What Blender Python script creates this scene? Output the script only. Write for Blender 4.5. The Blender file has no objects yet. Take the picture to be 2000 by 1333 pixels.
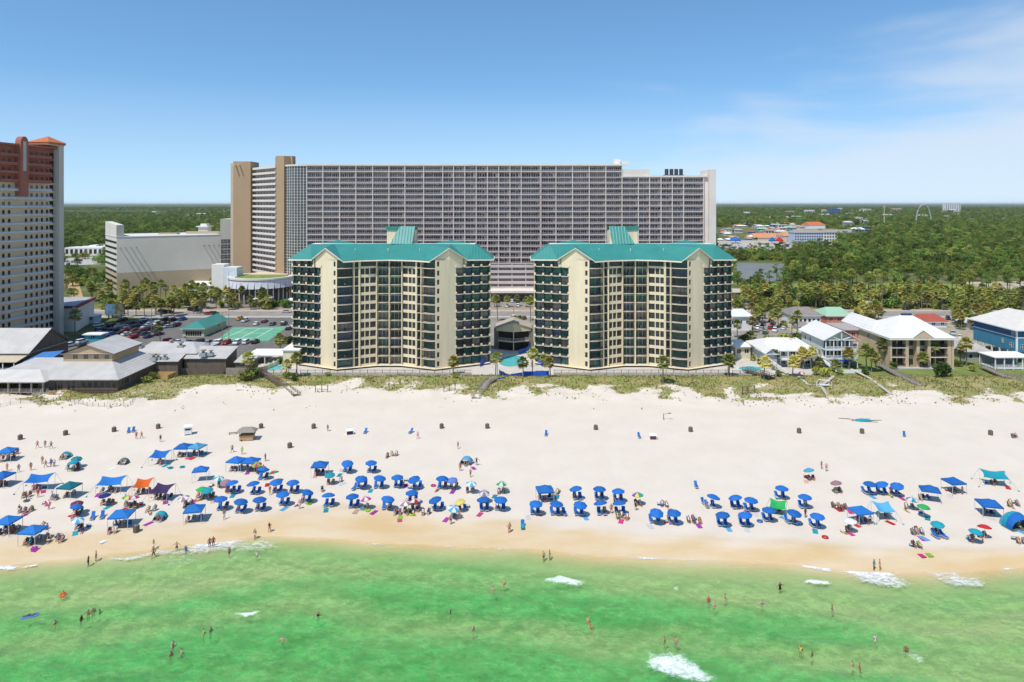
import bpy, math, random
from mathutils import Vector, Matrix, noise
R = random.Random(11)
SC = bpy.context.scene
COL = SC.collection
# ------------------------------------------------------------------ camera
F, H, HY = 1333.33, 55.0, 398.0      # focal length in photo pixels, eye height, horizon row
cam = bpy.data.cameras.new('camera'); cam_o = bpy.data.objects.new('camera', cam); COL.objects.link(cam_o)
cam.sensor_width = 36; cam.lens = 24; cam.shift_y = -(666.5 - HY) / 2000
cam.clip_start = 1; cam.clip_end = 200000
cam_o.location = (0, 0, H); cam_o.rotation_euler = (math.radians(90), 0, 0)
SC.camera = cam_o
# ------------------------------------------------------------------ sky and sun
SUN_EL, SUN_AZ = math.radians(60), math.radians(37)          # azimuth from behind the camera towards its left
to_sun = Vector((-math.sin(SUN_AZ) * math.cos(SUN_EL), -math.cos(SUN_AZ) * math.cos(SUN_EL), math.sin(SUN_EL)))
W = bpy.data.worlds.new('World'); SC.world = W; W.use_nodes = True
nt = W.node_tree; nt.nodes.clear()
def nd(nt, typ, **k):
    n = nt.nodes.new(typ)
    for a, b in k.items(): setattr(n, a, b)
    return n
sky = nd(nt, 'ShaderNodeTexSky', sky_type='NISHITA', sun_disc=False)
sky.sun_elevation = SUN_EL; sky.sun_rotation = math.atan2(to_sun.x, to_sun.y)
sky.altitude = 0; sky.air_density = 1.0; sky.dust_density = 0.1; sky.ozone_density = 4.0
tc = nd(nt, 'ShaderNodeTexCoord')
# the sky is read a little above the true horizon, so that its lowest band stays pale blue as in the photograph
lift = nd(nt, 'ShaderNodeMapping'); lift.inputs['Location'].default_value = (0, 0, .085); nrm = nd(nt, 'ShaderNodeVectorMath', operation='NORMALIZE')
mp = nd(nt, 'ShaderNodeMapping'); mp.inputs['Scale'].default_value = (1.0, 1.0, 5.2); mp.inputs['Location'].default_value = (7.3, 3.1, 5.2); mp.inputs['Rotation'].default_value = (0, math.radians(-5), 0)
nz = nd(nt, 'ShaderNodeTexNoise'); nz.inputs['Scale'].default_value = 2.6; nz.inputs['Detail'].default_value = 9; nz.inputs['Roughness'].default_value = .5; nz.inputs['Distortion'].default_value = .25
sep = nd(nt, 'ShaderNodeSeparateXYZ')
def wm(op, a, b, clamp=False):
    n = nd(nt, 'ShaderNodeMath', operation=op, use_clamp=clamp)
    for i, x in enumerate((a, b)):
        if isinstance(x, (int, float)): n.inputs[i].default_value = x
        else: nt.links.new(x, n.inputs[i])
    return n.outputs[0]
tint = nd(nt, 'ShaderNodeVectorMath', operation='MULTIPLY'); tint.inputs[1].default_value = (.87, 1.10, 1.15)
mxc = nd(nt, 'ShaderNodeMix', data_type='RGBA')
bg = nd(nt, 'ShaderNodeBackground'); bg.inputs['Strength'].default_value = .14
wo = nd(nt, 'ShaderNodeOutputWorld')
L = nt.links.new
L(tc.outputs['Generated'], lift.inputs['Vector']); L(lift.outputs[0], nrm.inputs[0]); L(nrm.outputs[0], sky.inputs['Vector'])
L(tc.outputs['Generated'], mp.inputs['Vector']); L(mp.outputs['Vector'], nz.inputs['Vector']); L(tc.outputs['Generated'], sep.inputs[0])
# a thin cloud bank lies towards the right (north-east) and low over the land; it thins out upwards and westwards
bank = wm('ADD', wm('MULTIPLY', sep.outputs[0], .52), wm('MULTIPLY', sep.outputs[2], -2.5))
dens = wm('ADD', nz.outputs['Fac'], bank)
mr = nd(nt, 'ShaderNodeMapRange', interpolation_type='SMOOTHSTEP'); mr.inputs[1].default_value = .20; mr.inputs[2].default_value = .66; mr.inputs[4].default_value = .72; L(dens, mr.inputs[0])
veil = wm('ADD', wm('MULTIPLY', sep.outputs[2], -2.5), .42, True)                     # pale haze that thickens towards the horizon all around
L(wm('MAXIMUM', mr.outputs[0], veil), mxc.inputs[0]); L(sky.outputs['Color'], tint.inputs[0]); L(tint.outputs[0], mxc.inputs[6]); mxc.inputs[7].default_value = (5.3, 5.7, 6.3, 1)
L(mxc.outputs[2], bg.inputs['Color']); L(bg.outputs['Background'], wo.inputs['Surface'])
sl = bpy.data.lights.new('sun', 'SUN'); sl.energy = 4.3; sl.angle = math.radians(.53); sl.color = (1, .955, .89)
so = bpy.data.objects.new('sun', sl); COL.objects.link(so); so.rotation_euler = (-to_sun).to_track_quat('-Z', 'Y').to_euler(); so.location = (-100, -80, 250)
vs = SC.view_settings; vs.view_transform = 'Standard'; vs.look = 'None'; vs.exposure = 0.06; vs.gamma = 1; vs.use_curve_mapping = False
SC.cycles.use_denoising = True; SC.cycles.use_adaptive_sampling = True; SC.cycles.adaptive_threshold = .025
SC.cycles.max_bounces = 8; SC.cycles.transparent_max_bounces = 16; SC.cycles.volume_bounces = 0
SC.cycles.diffuse_bounces = 3; SC.cycles.glossy_bounces = 3

# ------------------------------------------------------------------ helpers
def gp(x, y, z=0.0):
    Y = F * (H - z) / (y - HY); return Vector(((x - 1000) * Y / F, Y, z))
def lerp(a, b, t): return a + (b - a) * t
def sm(a, b, x):
    t = min(1, max(0, (x - a) / (b - a))); return t * t * (3 - 2 * t)
MATS = {}
def M(name, col, rough=.75, var=.10, scale=.5, metal=0.0, bump=0.0, bscale=3.0, spec=.3, trans=0.0, rnd=0.0, aniso=(1, 1, 1)):
    """plain procedural surface: base colour with cloudy variation, fine relief, optional variation per object"""
    if name in MATS: return MATS[name]
    m = bpy.data.materials.new(name); m.use_nodes = True; t = m.node_tree; t.nodes.clear(); K = t.links.new
    out = nd(t, 'ShaderNodeOutputMaterial'); p = nd(t, 'ShaderNodeBsdfPrincipled')
    p.inputs['Roughness'].default_value = rough; p.inputs['Metallic'].default_value = metal; p.inputs['Specular IOR Level'].default_value = spec
    g = nd(t, 'ShaderNodeNewGeometry'); mpp = nd(t, 'ShaderNodeMapping'); mpp.inputs['Scale'].default_value = aniso
    K(g.outputs['Position'], mpp.inputs['Vector'])
    n = nd(t, 'ShaderNodeTexNoise'); n.inputs['Scale'].default_value = scale; n.inputs['Detail'].default_value = 5; n.inputs['Roughness'].default_value = .62
    K(mpp.outputs['Vector'], n.inputs['Vector'])
    mr = nd(t, 'ShaderNodeMapRange'); mr.inputs[1].default_value = .3; mr.inputs[2].default_value = .7; mr.inputs[3].default_value = 1 - var; mr.inputs[4].default_value = 1 + var
    K(n.outputs['Fac'], mr.inputs[0]); fac = mr.outputs[0]
    if rnd:
        oi = nd(t, 'ShaderNodeObjectInfo'); r2 = nd(t, 'ShaderNodeMapRange'); r2.inputs[3].default_value = 1 - rnd; r2.inputs[4].default_value = 1 + rnd
        K(oi.outputs['Random'], r2.inputs[0]); mu = nd(t, 'ShaderNodeMath', operation='MULTIPLY'); K(fac, mu.inputs[0]); K(r2.outputs[0], mu.inputs[1]); fac = mu.outputs[0]
    vm = nd(t, 'ShaderNodeVectorMath', operation='SCALE'); vm.inputs[0].default_value = col; K(fac, vm.inputs['Scale'])
    K(vm.outputs[0], p.inputs['Base Color'])
    if bump:
        b = nd(t, 'ShaderNodeBump'); b.inputs['Strength'].default_value = bump; b.inputs['Distance'].default_value = .05
        n2 = nd(t, 'ShaderNodeTexNoise'); n2.inputs['Scale'].default_value = bscale; n2.inputs['Detail'].default_value = 4
        K(mpp.outputs['Vector'], n2.inputs['Vector']); K(n2.outputs['Fac'], b.inputs['Height']); K(b.outputs['Normal'], p.inputs['Normal'])
    if trans:
        tr = nd(t, 'ShaderNodeBsdfTranslucent'); K(vm.outputs[0], tr.inputs['Color']); ms = nd(t, 'ShaderNodeMixShader'); ms.inputs[0].default_value = trans
        K(p.outputs[0], ms.inputs[1]); K(tr.outputs[0], ms.inputs[2]); K(ms.outputs[0], out.inputs['Surface'])
    else: K(p.outputs[0], out.inputs['Surface'])
    MATS[name] = m; return m
def seam_mat(name, col, freq=1.6, axis='X', var=.08, rough=.4, metal=0.0, depth=.25):
    """standing seam metal sheet: narrow raised ribs as fine relief"""
    if name in MATS: return MATS[name]
    m = M(name, col, rough, var, .25, metal, spec=.4); t = m.node_tree; K = t.links.new
    p = next(n for n in t.nodes if n.type == 'BSDF_PRINCIPLED')
    tcx = nd(t, 'ShaderNodeTexCoord'); w = nd(t, 'ShaderNodeTexWave', wave_type='BANDS', bands_direction=axis, wave_profile='SIN'); w.inputs['Scale'].default_value = freq; w.inputs['Distortion'].default_value = 0
    K(tcx.outputs['Object'], w.inputs['Vector']); pw = nd(t, 'ShaderNodeMath', operation='POWER'); pw.inputs[1].default_value = 6; K(w.outputs['Fac'], pw.inputs[0])
    b = nd(t, 'ShaderNodeBump'); b.inputs['Strength'].default_value = depth; b.inputs['Distance'].default_value = .15; K(pw.outputs[0], b.inputs['Height']); K(b.outputs['Normal'], p.inputs['Normal'])
    return m
class MB:
    def __init__(s): s.v = []; s.f = []; s.m = []
    def poly(s, pts, mi=0):
        n = len(s.v); s.v += [tuple(p) for p in pts]; s.f.append(tuple(range(n, n + len(pts)))); s.m.append(mi); return s
    def box(s, x0, x1, y0, y1, z0, z1, mi=0):
        n = len(s.v); s.v += [(x0, y0, z0), (x1, y0, z0), (x1, y1, z0), (x0, y1, z0), (x0, y0, z1), (x1, y0, z1), (x1, y1, z1), (x0, y1, z1)]
        for q in ((3, 2, 1, 0), (4, 5, 6, 7), (0, 1, 5, 4), (1, 2, 6, 5), (2, 3, 7, 6), (3, 0, 4, 7)): s.f.append(tuple(n + i for i in q)); s.m.append(mi)
        return s
    def prism(s, pl, z0, z1, mi=0, cap=None):
        """pl: 2-D outline counter-clockwise; z0, z1 heights (numbers or lists)"""
        k = len(pl); a = z0 if isinstance(z0, (list, tuple)) else [z0] * k; b = z1 if isinstance(z1, (list, tuple)) else [z1] * k
        n = len(s.v); s.v += [(p[0], p[1], a[i]) for i, p in enumerate(pl)] + [(p[0], p[1], b[i]) for i, p in enumerate(pl)]
        s.f.append(tuple(n + i for i in reversed(range(k)))); s.m.append(mi); s.f.append(tuple(n + k + i for i in range(k))); s.m.append(mi if cap is None else cap)
        for i in range(k): j = (i + 1) % k; s.f.append((n + i, n + j, n + k + j, n + k + i)); s.m.append(mi)
        return s
    def beam(s, p, q, w, h=None, mi=0):
        p, q = Vector(p), Vector(q); h = w if h is None else h; d = (q - p).normalized()
        up = Vector((0, 0, 1)) if abs(d.z) < .95 else Vector((0, 1, 0)); a = d.cross(up).normalized() * w / 2; b = a.cross(d).normalized() * h / 2
        n = len(s.v); s.v += [tuple(c + e) for c in (p, q) for e in (-a - b, a - b, a + b, -a + b)]
        for qd in ((3, 2, 1, 0), (4, 5, 6, 7), (0, 1, 5, 4), (1, 2, 6, 5), (2, 3, 7, 6), (3, 0, 4, 7)): s.f.append(tuple(n + i for i in qd)); s.m.append(mi)
        return s
    def tube(s, pts, rad, k=6, mi=0):
        pts = [Vector(p) for p in pts]; rad = rad if isinstance(rad, (list, tuple)) else [rad] * len(pts); n = len(s.v)
        for i, p in enumerate(pts):
            d = (pts[min(i + 1, len(pts) - 1)] - pts[max(i - 1, 0)]).normalized(); u = Vector((0, 0, 1)) if abs(d.z) < .9 else Vector((1, 0, 0))
            a = d.cross(u).normalized(); b = a.cross(d)
            for j in range(k): th = 2 * math.pi * j / k; s.v.append(tuple(p + (a * math.cos(th) + b * math.sin(th)) * rad[i]))
        for i in range(len(pts) - 1):
            for j in range(k): jj = (j + 1) % k; s.f.append((n + i * k + j, n + i * k + jj, n + (i + 1) * k + jj, n + (i + 1) * k + j)); s.m.append(mi)
        s.f.append(tuple(n + j for j in reversed(range(k)))); s.m.append(mi); e = n + (len(pts) - 1) * k; s.f.append(tuple(e + j for j in range(k))); s.m.append(mi)
        return s
    def lathe(s, prof, k=10, mi=0, c=(0, 0)):
        n = len(s.v)
        for r, z in prof:
            for j in range(k): th = 2 * math.pi * j / k; s.v.append((c[0] + r * math.cos(th), c[1] + r * math.sin(th), z))
        for i in range(len(prof) - 1):
            for j in range(k): jj = (j + 1) % k; s.f.append((n + i * k + j, n + i * k + jj, n + (i + 1) * k + jj, n + (i + 1) * k + j)); s.m.append(mi if not callable(mi) else mi(j))
        return s
    def mesh(s, name, mats, smooth=False):
        me = bpy.data.meshes.new(name); me.from_pydata(s.v, [], s.f); mats = mats if isinstance(mats, (list, tuple)) else [mats]
        for m in mats: me.materials.append(m)
        if len(mats) > 1: me.polygons.foreach_set('material_index', s.m)
        if smooth: me.polygons.foreach_set('use_smooth', [True] * len(s.f))
        me.update(); return me
def ob(name, me, parent=None, loc=(0, 0, 0), rz=0.0, s=None, rot=None):
    o = bpy.data.objects.new(name, me); COL.objects.link(o); o.location = loc; o.rotation_euler = rot if rot else (0, 0, rz)
    if s is not None: o.scale = (s, s, s) if isinstance(s, (int, float)) else s
    if parent: o.parent = parent
    return o
def tag(o, label=None, cat=None, group=None, kind=None):
    if label: o['label'] = label
    if cat: o['category'] = cat
    if group: o['group'] = group
    if kind: o['kind'] = kind
    return o
THINGS = []
def thing(name, label, cat, loc, rz=0.0, group=None, s=None, me=None, where=None):
    o = ob(name, me, None, loc, rz, s); tag(o, label, cat, group); THINGS.append((o, where)); return o
def structure(name, me): return tag(ob(name, me), kind='structure')
def slot(o, mats):
    for i, m in enumerate(mats):
        o.material_slots[i].link = 'OBJECT'; o.material_slots[i].material = m
    return o
# ------------------------------------------------------------------ beach, sea floor, dunes
WL = -0.9                                                     # water level; the dry beach is at 0
def curve(px, z):
    p = sorted((gp(x, y, z).x, gp(x, y, z).y) for x, y in px)
    def f(x):
        if x <= p[0][0]: return p[0][1] + (x - p[0][0]) * .02
        for (a, b), (c, d) in zip(p, p[1:]):
            if x <= c: return lerp(b, d, sm(0, 1, (x - a) / (c - a)))
        return p[-1][1] + (x - p[-1][0]) * .04
    return f
shore = curve([(0, 1106), (120, 1093), (250, 1079), (400, 1062), (520, 1047), (620, 1052), (760, 1062), (900, 1068), (1000, 1070), (1200, 1087), (1350, 1092), (1500, 1099), (1700, 1117), (1850, 1118), (2000, 1108)], WL)
wet = curve([(0, 1054), (200, 1042), (400, 1027), (540, 1010), (650, 998), (760, 1000), (900, 1016), (1100, 1033), (1300, 1050), (1500, 1062), (1700, 1074), (2000, 1080)], 0)
dune0 = curve([(0, 792), (120, 800), (260, 802), (400, 775), (520, 776), (700, 765), (930, 785), (1100, 780), (1250, 785), (1440, 792), (1600, 795), (1800, 790), (2000, 795)], 0)
def fbm(x, y, s, o=4): return noise.fractal(Vector((x / s, y / s, 3.7)), 1.0, 2.0, o)
def depth(x, y):
    s = shore(x) - y
    b = 1.55 * (1 - math.exp(-s / 9.5)) + .006 * s
    b += .30 * math.sin(2 * math.pi * (s + 5 * fbm(x, y, 26, 2)) / 12.5) * sm(3, 10, s) - .30 * (1 - abs(fbm(x * 1.0, y * 1.2, 2.8, 3)) * 2.2) * .5 * sm(1, 6, s)
    b += .42 * fbm(x * .42 + y * .35, y * 1.5 - x * .25, 17, 3) * sm(1, 9, s)
    b += .55 * math.exp(-((x + 22) / 34) ** 2 - ((s - 6 - .03 * x) / 4.2) ** 2)       # trough off the middle of the beach
    b += .5 * math.exp(-((x - 18 - (s - 12) * 1.6) / 26) ** 2 - ((s - 14) / 6) ** 2)
    b -= .55 * math.exp(-((x + 48) / 20) ** 2 - ((s - 9) / 5) ** 2)                    # bar on the left
    b -= .5 * math.exp(-((x - 50) / 34) ** 2 - ((s - 17) / 9) ** 2)                    # bar on the right
    b += .7 * sm(24, 40, s)
    return max(.03 * s, b)
def gz(x, y):
    yw, ys = wet(x), shore(x)
    if y >= yw:
        z = .0
        d0 = dune0(x); t = sm(d0 - 6, d0 + 8, y) * (1 - sm(212, 219, y))
        if t > 0: z += t * max(0, .75 + .9 * fbm(x, y, 9, 4))
        z += .035 * fbm(x, y, 2.2, 3) * (1 - sm(212, 219, y)) * sm(yw, yw + 4, y)
        return z
    if y >= ys: return WL * ((yw - y) / (yw - ys)) ** 1.15
    return WL - depth(x, y)
def axis(segs):
    o = [segs[0][0]]
    for a, b, st in segs:
        n = max(1, round((b - a) / st)); o += [a + (b - a) * i / n for i in range(1, n + 1)]
    return o
def grid(xs, ys, zf, name, mats):
    v = [(x, y, zf(x, y)) for y in ys for x in xs]; n = len(xs)
    f = [(j * n + i, j * n + i + 1, (j + 1) * n + i + 1, (j + 1) * n + i) for j in range(len(ys) - 1) for i in range(n - 1)]
    me = bpy.data.meshes.new(name); me.from_pydata(v, [], f)
    for m in mats: me.materials.append(m)
    me.polygons.foreach_set('use_smooth', [True] * len(f)); me.update(); return me
def attr(me, name, fn):
    a = me.attributes.new(name, 'FLOAT', 'POINT'); a.data.foreach_set('value', [fn(v.co.x, v.co.y) for v in me.vertices])
def veg(x, y):
    """how densely plants cover the dune: bare near the sand, thick by the buildings"""
    d0 = dune0(x) - 1; t = sm(d0 + 2, d0 + 24, y)
    return max(0, min(1, t * 1.05 + .34 * sm(d0 - 3, d0 + 5, y) + .95 * fbm(x, y, 8, 5) - .16 + .45 * sm(203, 213, y))) * sm(d0 - 3, d0 + 4, y) * (1 - .0 * y)
def ramp_mix(t, K, fac, a, b):
    m = nd(t, 'ShaderNodeMix', data_type='RGBA'); m.inputs[6].default_value = (*a, 1) if isinstance(a, tuple) else (0, 0, 0, 1)
    if not isinstance(a, tuple): K(a, m.inputs[6])
    if isinstance(b, tuple): m.inputs[7].default_value = (*b, 1)
    else: K(b, m.inputs[7])
    K(fac, m.inputs[0]); return m.outputs[2]
def nz_(t, K, scale, detail=5, rough=.6, vec=None, lo=.35, hi=.65, aniso=None):
    n = nd(t, 'ShaderNodeTexNoise'); n.inputs['Scale'].default_value = scale; n.inputs['Detail'].default_value = detail; n.inputs['Roughness'].default_value = rough
    g = nd(t, 'ShaderNodeNewGeometry').outputs['Position']
    if aniso:
        mm = nd(t, 'ShaderNodeMapping'); mm.inputs['Scale'].default_value = aniso; K(g, mm.inputs['Vector']); g = mm.outputs[0]
    K(g, n.inputs['Vector']); r = nd(t, 'ShaderNodeMapRange'); r.inputs[1].default_value = lo; r.inputs[2].default_value = hi; K(n.outputs['Fac'], r.inputs[0]); return r.outputs[0]
def at_(t, name): n = nd(t, 'ShaderNodeAttribute', attribute_name=name); return n.outputs['Fac']
def math_(t, K, op, a, b):
    n = nd(t, 'ShaderNodeMath', operation=op, use_clamp=True)
    for i, x in enumerate((a, b)):
        if isinstance(x, (int, float)): n.inputs[i].default_value = x
        else: K(x, n.inputs[i])
    return n.outputs[0]
def base_mat(name, rough=.9, spec=.2):
    m = bpy.data.materials.new(name); m.use_nodes = True; t = m.node_tree; p = t.nodes['Principled BSDF']; p.inputs['Roughness'].default_value = rough; p.inputs['Specular IOR Level'].default_value = spec
    MATS[name] = m; return m, t, t.links.new, p
m, t, K, p = base_mat('beach_sand', .95, .15)
sand = ramp_mix(t, K, nz_(t, K, .12, 6), (.665, .585, .485), (.625, .545, .445))
sand = ramp_mix(t, K, math_(t, K, 'MULTIPLY', nz_(t, K, .7, 7, .8, lo=.50, hi=.75), .18), sand, (.46, .385, .30))
damp = math_(t, K, 'MULTIPLY', at_(t, 'wet'), 1.0)
sand = ramp_mix(t, K, damp, sand, ramp_mix(t, K, nz_(t, K, .25, 5, aniso=(.3, 1, 1)), (.55, .395, .205), (.60, .475, .315)))
sand = ramp_mix(t, K, at_(t, 'bed'), sand, ramp_mix(t, K, nz_(t, K, .5, 6, .7), (.46, .43, .25), (.40, .39, .22)))
vg = math_(t, K, 'GREATER_THAN', math_(t, K, 'ADD', math_(t, K, 'MULTIPLY', at_(t, 'veg'), .85), math_(t, K, 'MULTIPLY', nz_(t, K, 1.1, 6, .75, lo=.3, hi=.7), .6)), .76)
vcol = ramp_mix(t, K, nz_(t, K, .35, 5), (.29, .245, .10), (.40, .32, .165)); vcol = ramp_mix(t, K, nz_(t, K, .13, 4), vcol, (.20, .225, .06))
K(ramp_mix(t, K, vg, sand, vcol), p.inputs['Base Color'])
bmp = nd(t, 'ShaderNodeBump'); bmp.inputs['Strength'].default_value = .5; bmp.inputs['Distance'].default_value = .12; K(nz_(t, K, 1.7, 5, .65, lo=0, hi=1), bmp.inputs['Height']); K(bmp.outputs[0], p.inputs['Normal'])
xs = axis([(-420, -260, 16), (-260, -130, 4), (-130, 130, .8), (130, 190, 2), (190, 260, 4), (260, 420, 16)])
ys = axis([(-160, 40, 10), (40, 72, 2), (72, 126, .55), (126, 178, 2), (178, 219, .8)])
me = grid(xs, ys, gz, 'beach', [MATS['beach_sand']])
def wetness(x, y):
    yw, ys_ = wet(x), shore(x); 
    return 1 - sm(-2.4, 3.4, y - yw + 2.2 * fbm(x, y * 2, 11, 4)) if y > ys_ else 1.0
attr(me, 'wet', wetness); attr(me, 'bed', lambda x, y: sm(.3, 5, shore(x) - y)); attr(me, 'veg', veg)
structure('beach', me)
# ------------------------------------------------------------------ sea: closed body of green water over the sand
FOAM = []                                                      # x, y, half length, half width, turn, strength
def foam_px(x, y, w, h, turn=0.0, k=1.0, yoff=0):
    c = gp(x, y, WL); FOAM.append((c.x, c.y + yoff, w / 2 * c.y / F * 1.1, h / 2 * c.y * c.y / (F * H) * 1.3, math.radians(turn), k))
for a in ((1098, 1137, 90, 15, -6, 1.1), (1326, 1153, 18, 9, 0, .7), (1594, 1138, 68, 11, -5, 1.1), (1568, 1102, 110, 15, -22, 1.0), (1722, 1131, 145, 40, -12, .85), (1878, 1134, 95, 28, -8, .8),
          (1928, 1104, 100, 12, 0, 1.0), (1330, 1308, 165, 48, -30, 1.0), (1790, 1287, 42, 22, -20, .7), (1852, 1305, 18, 8, 0, .5), (488, 1200, 48, 9, 0, 1.0), (10, 1109, 60, 9, 0, .8), (60, 1107, 60, 6, 5, .6),
          (290, 1084, 190, 12, 14, .72), (400, 1071, 210, 22, 14, .74), (505, 1066, 130, 26, 10, .70), (350, 1097, 160, 28, 12, .52), (450, 1085, 160, 30, 12, .45), (280, 1115, 70, 26, 25, .30), (45, 1172, 60, 28, 15, .28), (640, 1064, 60, 10, 0, .35),
          (730, 1067, 70, 8, 0, .3), (1185, 1078, 60, 26, 40, .28), (1250, 1090, 80, 8, -8, .35), (1378, 1068, 30, 8, -5, .6), (1492, 1087, 40, 8, -8, .8), (1690, 1107, 130, 8, -6, .6), (1905, 1205, 70, 20, -10, .22), (1800, 1108, 60, 8, 0, .5)): foam_px(*a)
def foam_at(x, y):
    s = 0; x, y = x + 1.3 * fbm(x, y, 4.5, 3), y + .8 * fbm(x + 31, y, 3.5, 3)
    for cx, cy, a, b, th, k in FOAM:
        dx, dy = x - cx, y - cy
        if abs(dx) > a * 1.6 + 2 or abs(dy) > a * 1.6 + 4: continue
        u = dx * math.cos(th) + dy * math.sin(th); w = -dx * math.sin(th) + dy * math.cos(th)
        s = max(s, k * (1 - sm(.35, 1.15, math.sqrt((u / a) ** 2 + (w / max(b, .35)) ** 2))))
    return s
def edge_foam(x, y):
    s = shore(x) - y; e = math.exp(-((s - .3 - .5 * fbm(x, 1, 6, 2)) / .55) ** 2) * (.62 + .6 * fbm(x, 5, 19, 3))
    return max(0, e)
def water_z(x, y):
    s = shore(x) - y
    w = .10 * math.sin((y + .28 * x + 3 * fbm(x, y, 30, 2)) * 1.05) + .09 * fbm(x, y, 3.0, 4) + .07 * math.sin((y * .9 - .35 * x) * .8)
    return WL + w * sm(0, 7, s) + .22 * foam_at(x, y) * sm(1.5, 5, s)
xs = axis([(-420, -130, 10), (-130, -86, 2), (-86, 86, .5), (86, 130, 2), (130, 420, 10)]); ys = axis([(-160, 50, 10), (50, 70, 2), (70, 118, .42), (118, 131, 2)])
me = grid(xs, ys, water_z, 'sea_water', [])
m = bpy.data.materials.new('sea_water'); m.use_nodes = True; t = m.node_tree; t.nodes.clear(); K = t.links.new
out = nd(t, 'ShaderNodeOutputMaterial'); tr = nd(t, 'ShaderNodeBsdfTransparent'); gl = nd(t, 'ShaderNodeBsdfGlossy'); gl.inputs['Roughness'].default_value = .12
gl.inputs['Color'].default_value = (.8, .8, .8, 1)
fr = nd(t, 'ShaderNodeFresnel'); fr.inputs['IOR'].default_value = 1.30
b1 = nd(t, 'ShaderNodeBump'); b1.inputs['Strength'].default_value = .8; b1.inputs['Distance'].default_value = .25; K(nz_(t, K, 1.1, 4, .6, lo=0, hi=1, aniso=(.7, 1.3, 1)), b1.inputs['Height'])
K(b1.outputs[0], gl.inputs['Normal']); K(b1.outputs[0], fr.inputs['Normal'])
mx = nd(t, 'ShaderNodeMixShader'); K(fr.outputs[0], mx.inputs[0]); K(tr.outputs[0], mx.inputs[1]); K(gl.outputs[0], mx.inputs[2])
df = nd(t, 'ShaderNodeBsdfDiffuse'); df.inputs['Color'].default_value = (.82, .84, .82, 1)
# milky, sediment-laden water: the water's own body colour plus painted caustic lines, shaded by real ripples
b2 = nd(t, 'ShaderNodeBump'); b2.inputs['Strength'].default_value = 1.0; b2.inputs['Distance'].default_value = .5; K(nz_(t, K, .62, 7, .72, lo=0, hi=1, aniso=(.75, 1.2, 1)), b2.inputs['Height'])
dm = nd(t, 'ShaderNodeBsdfDiffuse'); K(b2.outputs[0], dm.inputs['Normal'])
body_c = ramp_mix(t, K, at_(t, 'bar'), (.43, .64, .22), (.13, .58, .15))      # sandier over the bars, greener over the troughs
caustic_web = nz_(t, K, .8, 6, .7, aniso=(.7, 1.25, 1), lo=.45, hi=.68)  # pale network painted into the water colour, imitating caustic light
K(ramp_mix(t, K, math_(t, K, 'MULTIPLY', caustic_web, .30), body_c, (.56, .72, .33)), dm.inputs['Color'])
mm = nd(t, 'ShaderNodeMixShader'); K(math_(t, K, 'MULTIPLY', at_(t, 'deep'), math_(t, K, 'ADD', math_(t, K, 'MULTIPLY', nz_(t, K, .5, 7, .78, aniso=(.8, 1.2, 1), lo=.42, hi=.60), .30), .26)), mm.inputs[0]); K(mx.outputs[0], mm.inputs[1]); K(dm.outputs[0], mm.inputs[2])
fn = nz_(t, K, 1.5, 10, .86, lo=.26, hi=.74, aniso=(.8, 1.3, 1))
fo = math_(t, K, 'MULTIPLY', math_(t, K, 'SUBTRACT', math_(t, K, 'ADD', math_(t, K, 'MULTIPLY', fn, .56), math_(t, K, 'MULTIPLY', at_(t, 'foam'), .46)), .545), 4.2)
fo = math_(t, K, 'MULTIPLY', fo, .93)
mf = nd(t, 'ShaderNodeMixShader'); K(fo, mf.inputs[0]); K(mm.outputs[0], mf.inputs[1]); K(df.outputs[0], mf.inputs[2]); K(mf.outputs[0], out.inputs['Surface'])
va = nd(t, 'ShaderNodeVolumeAbsorption'); va.inputs['Color'].default_value = (.02, .78, .22, 1); va.inputs['Density'].default_value = .27; K(va.outputs[0], out.inputs['Volume'])
attr(me, 'foam', lambda x, y: min(1, foam_at(x, y) + edge_foam(x, y))); attr(me, 'deep', lambda x, y: sm(0, 9, shore(x) - y)); attr(me, 'bar', lambda x, y: sm(.75, 1.75, depth(x, y) - .006 * (shore(x) - y)) if y < shore(x) else 0.0)
# close the body below and around
nx, ny = len(xs), len(ys); v = [tuple(q.co) for q in me.vertices]; f = [tuple(q.vertices) for q in me.polygons]
fa = [d.value for d in me.attributes['foam'].data]; da = [d.value for d in me.attributes['deep'].data]; ba = [d.value for d in me.attributes['bar'].data]
ring = list(range(nx)) + [j * nx + nx - 1 for j in range(1, ny)] + [(ny - 1) * nx + i for i in reversed(range(nx - 1))] + [j * nx for j in reversed(range(1, ny - 1))]
n0 = len(v); v += [(v[i][0], v[i][1], -9) for i in ring]; k = len(ring)
f += [(ring[(i + 1) % k], ring[i], n0 + i, n0 + (i + 1) % k) for i in range(k)] + [tuple(n0 + i for i in reversed(range(k)))]
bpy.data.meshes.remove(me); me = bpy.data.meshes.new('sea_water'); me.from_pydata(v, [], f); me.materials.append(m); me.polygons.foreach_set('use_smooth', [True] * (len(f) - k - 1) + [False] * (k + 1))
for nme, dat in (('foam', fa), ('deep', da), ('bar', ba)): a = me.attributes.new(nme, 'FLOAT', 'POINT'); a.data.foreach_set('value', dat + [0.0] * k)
me.update(); structure('sea_water', me)
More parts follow.
